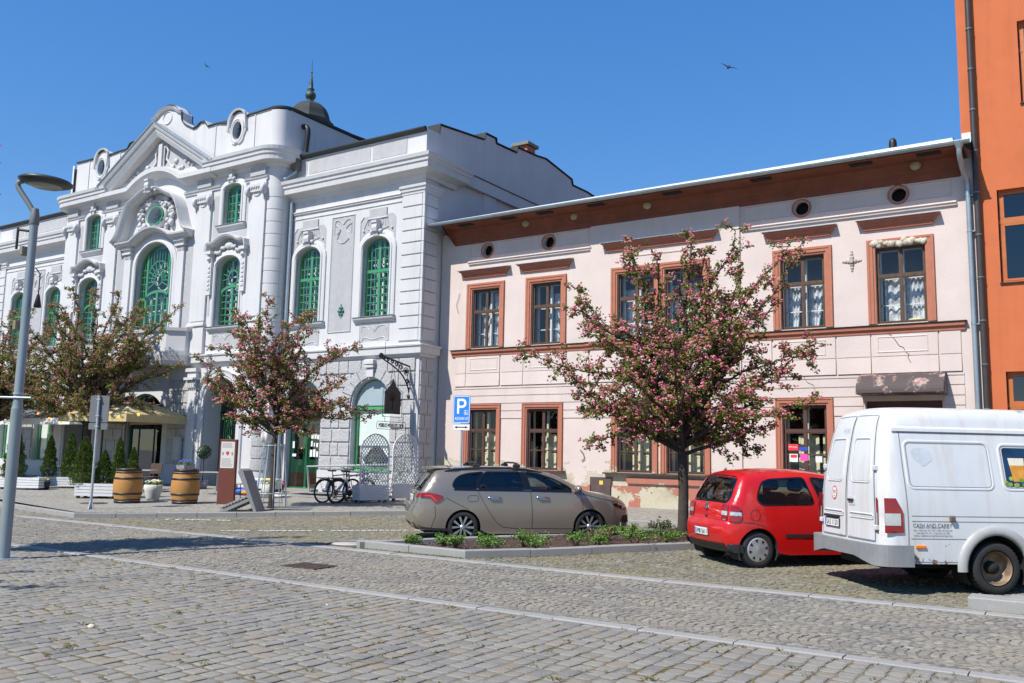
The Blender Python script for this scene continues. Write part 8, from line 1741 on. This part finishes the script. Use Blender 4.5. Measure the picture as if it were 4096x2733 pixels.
# ---- lattice planters
def trellis(x, y, rz, lab, seed):
    root = thing('lattice_planter', lab, 'planter', at(x, y), rz, 'white lattice planters beside the corner'); Lw, D = 1.0, .45; mb = MB()
    for k in range(5):
        z0 = .08 + .088 * k
        for a0, a1, b0, b1 in ((-Lw / 2, Lw / 2, -D / 2, -D / 2 + .02), (-Lw / 2, Lw / 2, D / 2 - .02, D / 2), (-Lw / 2, -Lw / 2 + .02, -D / 2 + .02, D / 2 - .02), (Lw / 2 - .02, Lw / 2, -D / 2 + .02, D / 2 - .02)): mb.box(a0, a1, b0, b1, z0, z0 + .08)
    mb.build('planter_box', whitep, root); mb = MB()
    for sx in (-1, 1):
        for sy in (-1, 1): mb.box(sx * .4 - .04, sx * .4 + .04, sy * .16 - .04, sy * .16 + .04, 0, .08).cut()
    mb.build('foot', M('brown_foot', (.12, .08, .05), .8, .2), root)
    arch_ = [(-.48, .5)] + [(-.48, 1.55)] + arc(0, 1.55, .48, .50, 180, 0, 14)[1:-1] + [(.48, 1.55), (.48, .5)]; f = lambda u, v, w=0: (u, -.18 - w, v); mb = MB(); mb.mould(arch_, [(-.02, -.02), (-.02, .02), (.02, .02), (.02, -.02), (-.02, -.02)], f); mb.build('arched_frame', whitep, root); mb = MB(); ins = arched(-.47, .47, .5, 1.55, 2.04)
    for s_ in (-1, 1):
        for c_ in np.arange(-2.6, 3.2, .098):
            seg = []; 
            for t in np.linspace(.5, 2.05, 60):
                u = c_ + s_ * (t - 1.2) * .72
                if pip(u, t, ins): seg.append((u, t))
            if len(seg) > 1: a, b_ = seg[0], seg[-1]; mb.mould([a, b_], [(-.011, .004 * s_ - .004), (-.011, .004 * s_ + .004), (.011, .004 * s_ + .004), (.011, .004 * s_ - .004)], f)
    mb.build('lattice', whitep, root); lb = MB(); r = random.Random(seed)
    for k in range(260): p = Vector((r.gauss(0, .22), r.gauss(.04, .08), .55 + abs(r.gauss(0, .45)))); u = Vector((r.gauss(0, 1), r.gauss(0, 1), r.gauss(.3, 1))).normalized(); n = u.orthogonal().normalized(); s_ = r.uniform(.03, .06); lb.add([p - u * s_, p + n * s_ * .5, p + u * s_, p - n * s_ * .5], [(0, 1, 2, 3)])
    tag(lb.build('climber', shl, root), kind='stuff'); return root
trellis(-18.45, 20.45, R(72), 'white lattice planter standing nearer the road beside the bicycles', 1); trellis(-18.35, 21.75, R(76), 'white lattice planter standing against the building corner', 2)
# ---- cable reel, tools, boards
t_ = thing('cable_reel', 'red cable reel standing on the pavement by the shop door', 'cable reel', at(-23.9, 21.75)); mb = MB(); Ty = lambda a, c, z: (a, z, c)
for y in (-.1, .1): mb.lathe([(.001, -.008), (.18, -.008), (.18, .008), (.001, .008)], (0, y, .2), 20, 0, Ty).cut()
mb.build('flange', M('red_plastic', (.45, .02, .015), .5, .1), t_); mb = MB(); mb.lathe([(.14, -.09), (.14, .09)], (0, 0, .2), 20, 0, Ty); mb.build('cable', blackm, t_); mb = MB(); mb.tube([(-.15, -.12, 0), (-.1, -.12, .36), (0, 0, .46), (.1, .12, .36), (.15, .12, 0)], .012, 6); mb.build('stand', blackm, t_)
t_ = thing('tool_box', 'white and grey site machine box behind the tree guard', 'tool box', at(-23.9, 21.2), R(10)); mb = MB(); mb.bbox(-.45, .45, -.25, .25, .12, .48, .03); mb.build('case', M('dirty_white_case', (.55, .56, .57), .6, .15, 6), t_); mb = MB(); mb.bbox(-.5, -.2, -.28, -.25, .15, .42, .01); mb.build('panel', M('blue_case', (.03, .15, .45), .5, .1), t_); mb = MB()
for x in (-.35, .35): mb.box(x - .04, x + .04, -.2, .2, 0, .12).cut()
mb.build('foot', blackm, t_)
t_ = thing('board', 'white plastic boards lying flat on the pavement before the shop', 'boards', at(-22.9, 20.4), R(-8)); mb = MB(); mb.box(-1.3, 1.2, -.12, .1, .0, .035).cut(); mb.M = Matrix.Rotation(.12, 4, 'Z'); mb.box(-1.5, .3, -.22, -.05, .036, .07); mb.build('plank', M('white_board', (.74, .74, .74), .6, .04), t_)
t_ = thing('work_bag', 'blue and orange plastic bag lying by the white boards', 'bag', at(-23.6, 19.9)); mb = MB(); mb.ball((0, 0, .12), .28, 0, 12, (1.3, .8, .45)); mb.build('bag', M('blue_bag', (.03, .12, .42), .6, .3, 10), t_); mb = MB(); mb.ball((.3, -.05, .09), .2, 0, 10, (1.1, .8, .45)); mb.build('orange_sack', M('orange_bag', (.7, .22, .04), .6, .2, 10), t_)
# ---- hanging sign with wrought iron bracket
t_ = thing('hanging_sign', 'black shield shaped sign and lettered bar hanging from a wrought iron bracket', 'shop sign', (-19.15, WY, 0)); fb = lambda u, v, w=0: (w, -u, v); iron = M('wrought_iron', (.013, .014, .014), .6, .2, 10)
mb = MB(); mb.tube([fb(.0, 4.62), fb(.4, 4.68), fb(1.0, 4.78), fb(1.5, 4.86)], .03, 8); mb.tube(smoothpts([fb(.02, 3.66), fb(.1, 3.95), fb(.36, 4.28), fb(.75, 4.52), fb(1.42, 4.76)], 2), .025, 8); mb.ball(fb(.03, 3.62), .08, 0, 8)
for c_, rad in (((.22, 4.43), .15), ((.5, 4.56), .10), ((.72, 4.64), .085), ((.93, 4.7), .075), ((1.14, 4.75), .065), ((.14, 4.12), .09), ((1.32, 4.8), .055)): mb.tube([fb(c_[0] + rad * (1 - k / 40) * cos(k * .42), c_[1] + rad * (1 - k / 40) * sin(k * .42)) for k in range(28)], .014, 5)
mb.ball(fb(.22, 4.43), .07, 0, 8, (.4, 1, 1)); mb.ball(fb(1.48, 4.85), .1, 0, 8, (.6, 1.2, .9)); mb.tube([fb(1.3, 4.85), fb(1.3, 5.3)], .008, 5); mb.build('bracket', iron, t_)
sh = [(-.38, 3.0), (.38, 3.0), (.38, 3.72), (.28, 3.79), (.13, 3.92), (0, 4.14), (-.13, 3.92), (-.28, 3.79), (-.38, 3.72)]; mb = MB(); mb.prism(sh, lambda u, v, w: (w, -.85 - u, v), -.02, .02); sb = mb.build('sign_board', M('black_sign_board', (.02, .017, .016), .6, .2, 5), t_); mb = MB()
for a in range(20, 170, 25): mb.tube([(-.024, -.85, 3.35), (-.026, -.85 - .2 * cos(R(a)), 3.48 + .22 * sin(R(a)))], .008, 4)
mb.tube([(.024, -.85, 3.1), (.024, -.85, 3.45)], .012, 4); mb.tube([(-.024, -.85, 3.1), (-.024, -.85, 3.45)], .012, 4)
for a in range(20, 170, 25): mb.tube([(.024, -.85, 3.35), (.026, -.85 - .2 * cos(R(a)), 3.48 + .22 * sin(R(a)))], .008, 4)
mb.build('tree_emblem', blackm, sb); mb = MB()
for u in (.38, 1.32): mb.tube([(0, -u, 2.9), (0, -u, 3.75)], .009, 5)
for v in (2.9, 3.03, 3.68): mb.tube([(0, -.38, v), (0, -1.32, v)], .008, 5)
mb.tube([(0, -.38, 3.75), (0, -.7, 3.9), (0, -.85, 4.55)], .008, 5); mb.tube([(0, -1.32, 3.75), (0, -1.0, 3.9), (0, -.9, 4.55)], .008, 5); mb.build('hanger_frame', iron, t_); mb = MB()
for v in (2.50, 2.74): mb.tube([(0, -.2, v), (0, -1.52, v)], .009, 5)
for u in (.2, 1.52): mb.tube([(0, -u + .05 * cos(a) * (1 if u < 1 else -1), 2.62 + .12 * sin(a)) for a in np.linspace(-1.57, 1.57, 9)], .009, 5)
for u in (.5, 1.2): mb.tube([(0, -u, 2.74), (0, -u, 2.9)], .008, 5)
mb.build('lettered_bar', iron, t_); mb = MB(); text_mesh(mb, 'POD ZELENÝM DUBEM', .2, lambda u, v, w: (w, -.26 - u, 2.55 + v), 0, .008, 'LEFT', 1.2); mb.build('iron_lettering', iron, t_)
# ---- road signs
def rrect(x0, x1, z0, z1, r, n=5): return [p for cx, cz, a in ((x1 - r, z0 + r, 270), (x1 - r, z1 - r, 0), (x0 + r, z1 - r, 90), (x0 + r, z0 + r, 180)) for p in arc(cx, cz, r, r, a, a + 90, n)]
sx, sy = -13.72, 18.58; zb = gs(sy); blue = M('sign_blue', (.02, .20, .72), .4, .04); sw = M('sign_white', (.80, .80, .80), .4, .03)
t_ = thing('parking_sign', 'blue reserved parking sign with white P above the grey estate car', 'road sign', (sx, sy, zb), R(8)); mb = MB(); mb.tube([(0, 0, 0), (0, 0, 3.1)], .03, 10); mb.build('post', steel, t_); F = lambda u, v, w=0: (u, -.035 - w, v - zb)
Z0 = 2.53; mb = MB(); mb.prism(rrect(-.25, .25, Z0, Z0 + .72, .04), F, 0, .008); pb = mb.build('sign_plate', blue, t_); mb = MB(); o1 = rrect(-.235, .235, Z0 + .015, Z0 + .705, .035); mb.panel(o1, [off(o1, -.014)], lambda u, v: F(u, v, .010)); mb.build('white_border', sw, pb)
mb = MB(); f2 = lambda u, v, w=0: F(u, v, .010 + w); mb.panel([(-.13, Z0 + .25), (-.07, Z0 + .25), (-.07, Z0 + .40), (.02, Z0 + .40)] + arc(.02, Z0 + .52, .12, .12, -90, 90, 12) + [(-.13, Z0 + .64)], [[(-.07, Z0 + .46), (.01, Z0 + .46)] + arc(.01, Z0 + .52, .065, .06, -80, 80, 8) + [(-.07, Z0 + .58)]], f2); mb.build('letter', sw, pb)
mb = MB(); text_mesh(mb, 'RÉSERVÉ', .1, lambda u, v, w: F(-.19 + u, Z0 + .09 + v, .011), 0, 0, 'LEFT', .38); mb.build('lettering', sw, pb); mb = MB(); o1 = rect(.08, .19, Z0 + .22, Z0 + .34); mb.panel(o1, [off(o1, -.007)], lambda u, v: F(u, v, .011)).cut(); q = [(.12, Z0 + .32), (.122, Z0 + .275), (.15, Z0 + .272), (.165, Z0 + .24)]; mb.mould(q, [(-.006, .011), (.006, .011)], F); mb.mould(arc(.128, Z0 + .262, .026, .026, 60, 330, 14), [(-.005, .011), (.005, .011)], F); mb.panel(arc(.12, Z0 + .325, .009, .009, 0, 330, 10), (), lambda u, v: F(u, v, .0115)); mb.build('wheelchair_symbol', sw, pb)
mb = MB(); mb.prism(rrect(-.25, .25, Z0 - .18, Z0 - .015, .03), F, 0, .008); ap = mb.build('arrow_plate', sw, t_); mb = MB(); z = Z0 - .098; o1 = rrect(-.24, .24, Z0 - .172, Z0 - .023, .025); mb.panel(o1, [off(o1, -.006)], lambda u, v: F(u, v, .010)); mb.build('black_border', ink, ap); mb = MB(); mb.panel([(-.20, z), (-.12, z - .035), (-.12, z - .013), (.12, z - .013), (.12, z - .035), (.20, z), (.12, z + .035), (.12, z + .013), (-.12, z + .013), (-.12, z + .035)], (), lambda u, v: F(u, v, .011)); mb.build('arrow', ink, ap)
sx, sy = -21.93, 13.62; t_ = thing('road_sign', 'grey back of a road sign on a steel post at the pavement edge', 'road sign', at(sx, sy), R(205)); mb = MB(); mb.tube([(0, 0, 0), (0, 0, 2.95)], .033, 10); mb.build('post', steel, t_); sbk = M('sign_back_grey', (.16, .165, .175), .5, .08, 4, metal=.2); F = lambda u, v, w=0: (u, -.04 - w, v)
mb = MB(); mb.prism(rrect(-.27, .27, 2.25, 2.95, .04), F, 0, .02); mb.build('sign_plate', sbk, t_); mb = MB(); mb.prism(rrect(-.27, .27, 2.06, 2.23, .03), F, 0, .02); mb.build('sub_plate', sbk, t_); mb = MB()
for z in (2.14, 2.42, 2.85): mb.box(-.05, .05, -.045, .04, z - .015, z + .015).cut()
mb.build('clamp', steel, t_); mb = MB()
for a in range(4): mb.prism([(.03, 0), (.10, 0), (.03, .22)], lambda u, v, w, a=a: (u * cos(a * PI / 2) - w * sin(a * PI / 2), u * sin(a * PI / 2) + w * cos(a * PI / 2), v), -.008, .008).cut()
mb.build('base_fin', steel, t_)
# ---- street lamp
t_ = thing('street_lamp', 'tall grey street lamp with a flat dish head at the left edge', 'street lamp', (-14.13, 7.42, 0)); mb = MB(); mb.tube([(0, 0, 0), (0, 0, 2.3)], .085, 18); mb.lathe([(.085, 2.3), (.07, 2.36), (.062, 5.3)], n=18); mb.build('pole', lampgrey, t_); Hh = Vector((.837, .547, 0)); mb = MB(); mb.lathe([(.068, 5.25), (.075, 5.27), (.07, 5.4), (.05, 5.52)], n=16); mb.build('collar', M('lamp_collar', (.16, .175, .18), .45, .1), t_)
arm = [(0, 0, 5.42), tuple(-Hh * .10 + Vector((0, 0, 5.58))), tuple(-Hh * .25 + Vector((0, 0, 5.78))), tuple(-Hh * .33 + Vector((0, 0, 5.90))), tuple(-Hh * .30 + Vector((0, 0, 5.97))), tuple(-Hh * .15 + Vector((0, 0, 5.99))), tuple(-Hh * .05 + Vector((0, 0, 5.99)))]; mb = MB(); mb.tube(smoothpts(arm, 2), .042, 10); mb.build('arm', M('lamp_arm', (.20, .23, .24), .4, .08, metal=.2), t_)
hf = lambda x, y, z: tuple(Hh * x + Vector((-.547, .837, 0)) * y * .9 + Hh * .13 + Vector((0, 0, 5.97 + z - .06 * x)))
mb = MB(); mb.lathe([(.001, .07), (.2, .065), (.37, .035), (.42, .0), (.40, -.03), (.27, -.075), (.25, -.075)], n=36, fn=hf); hd = mb.build('lamp_head', M('lamp_head', (.055, .06, .062), .4, .1, metal=.2), t_); mb = MB(); mb.lathe([(.265, -.07), (.22, -.095), (.001, -.10)], n=30, fn=hf); mb.build('lamp_glass', M('frosted_glass', (.30, .32, .30), .3, .05), hd)
mb = MB()
for z in (3.55, 4.75): mb.box(-.14, -.06, -.12, -.02, z, z + .14).cut()
mb.build('socket_box', M('weathered_box', (.22, .2, .15), .6, .2, 12), t_); mb = MB(); mb.tube([tuple(Hh * .09 + Vector((0, 0, 4.55))), tuple(Hh * .17 + Vector((0, 0, 4.45))), tuple(Hh * .17 + Vector((0, 0, 4.1)))], .01, 5); mb.lathe([(.02, .0), (.06, -.2), (.05, -.21)], (Hh.x * .17, Hh.y * .17, 4.12), 10); mb.build('hanging_socket', blackm, t_); mb = MB(); mb.tube([tuple(-Hh * .08 + Vector((0, 0, 5.15))), tuple(-Hh * .24 + Vector((0, 0, 5.17)))], .02, 6); mb.tube([tuple(-Hh * .25 + Vector((0, 0, 5.2))), tuple(-Hh * .25 + Vector((0, 0, 4.85)))], .02, 6); mb.build('flag_bracket', blackm, t_)
mb = MB(); mb.tube([(0, 0, 2.52), (0, 0, 2.55)], .08, 14).cut(); mb.tube([tuple(-Hh * .28 + Vector((0, -.08, 2.47))), tuple(Hh * .28 + Vector((0, -.08, 2.47)))], .018, 6); mb.build('clamp_band', steel, t_)
mb = MB(); mb.bbox(-.2, .2, -.2, .2, -.02, .012, .01); mb.build('base_plate', lampgrey, t_)
# ---- shop sign board behind the tree on the pink house
t_ = thing('sign_board', 'white shop board with a blue border half hidden behind the large hawthorn', 'sign', (-10.6, 23.93, 3.62)); mb = MB(); mb.box(-.95, .95, -.05, .0, -.2, .2); sb = mb.build('board', M('sign_white', (.80, .80, .80), .4, .03), t_); mb = MB(); ring_bars(mb, -.94, .94, -.19, .19, -.054, .03, .003); mb.build('border', M('blue_border', (.03, .06, .5), .5, .05), sb)
# ---- two birds high in the sky
for i, (p, lab) in enumerate((((-19.5, 55.5, 28.0), 'small dark bird with spread wings high above the pink house'), ((-61.2, 45.3, 33.8), 'tiny dark bird in the sky above the curved gable'))):
    s_ = .55 if i == 0 else .35; mb = MB(); mb.ball((0, 0, 0), .16 * s_, 0, 8, (2.4, .8, .7))
    for q in (-1, 1): mb.add([(.2 * s_, 0, .03), (-.12 * s_, 0, .03), (-.25 * s_, q * .62 * s_, .14 * s_), (-.42 * s_, q * 1.2 * s_, .02), (.02 * s_, q * .6 * s_, .18 * s_)], [(0, 1, 2, 4), (4, 2, 3)])
    mb.add([(-.3 * s_, 0, 0), (-.62 * s_, .14 * s_, 0), (-.62 * s_, -.14 * s_, 0)], [(0, 1, 2)]); o = mb.build('bird', M('bird_feathers', (.05, .05, .055), .9, .2), None); o.location = p; o.rotation_euler = (.3, 0, 2.2 + i); tag(o, lab, 'bird')
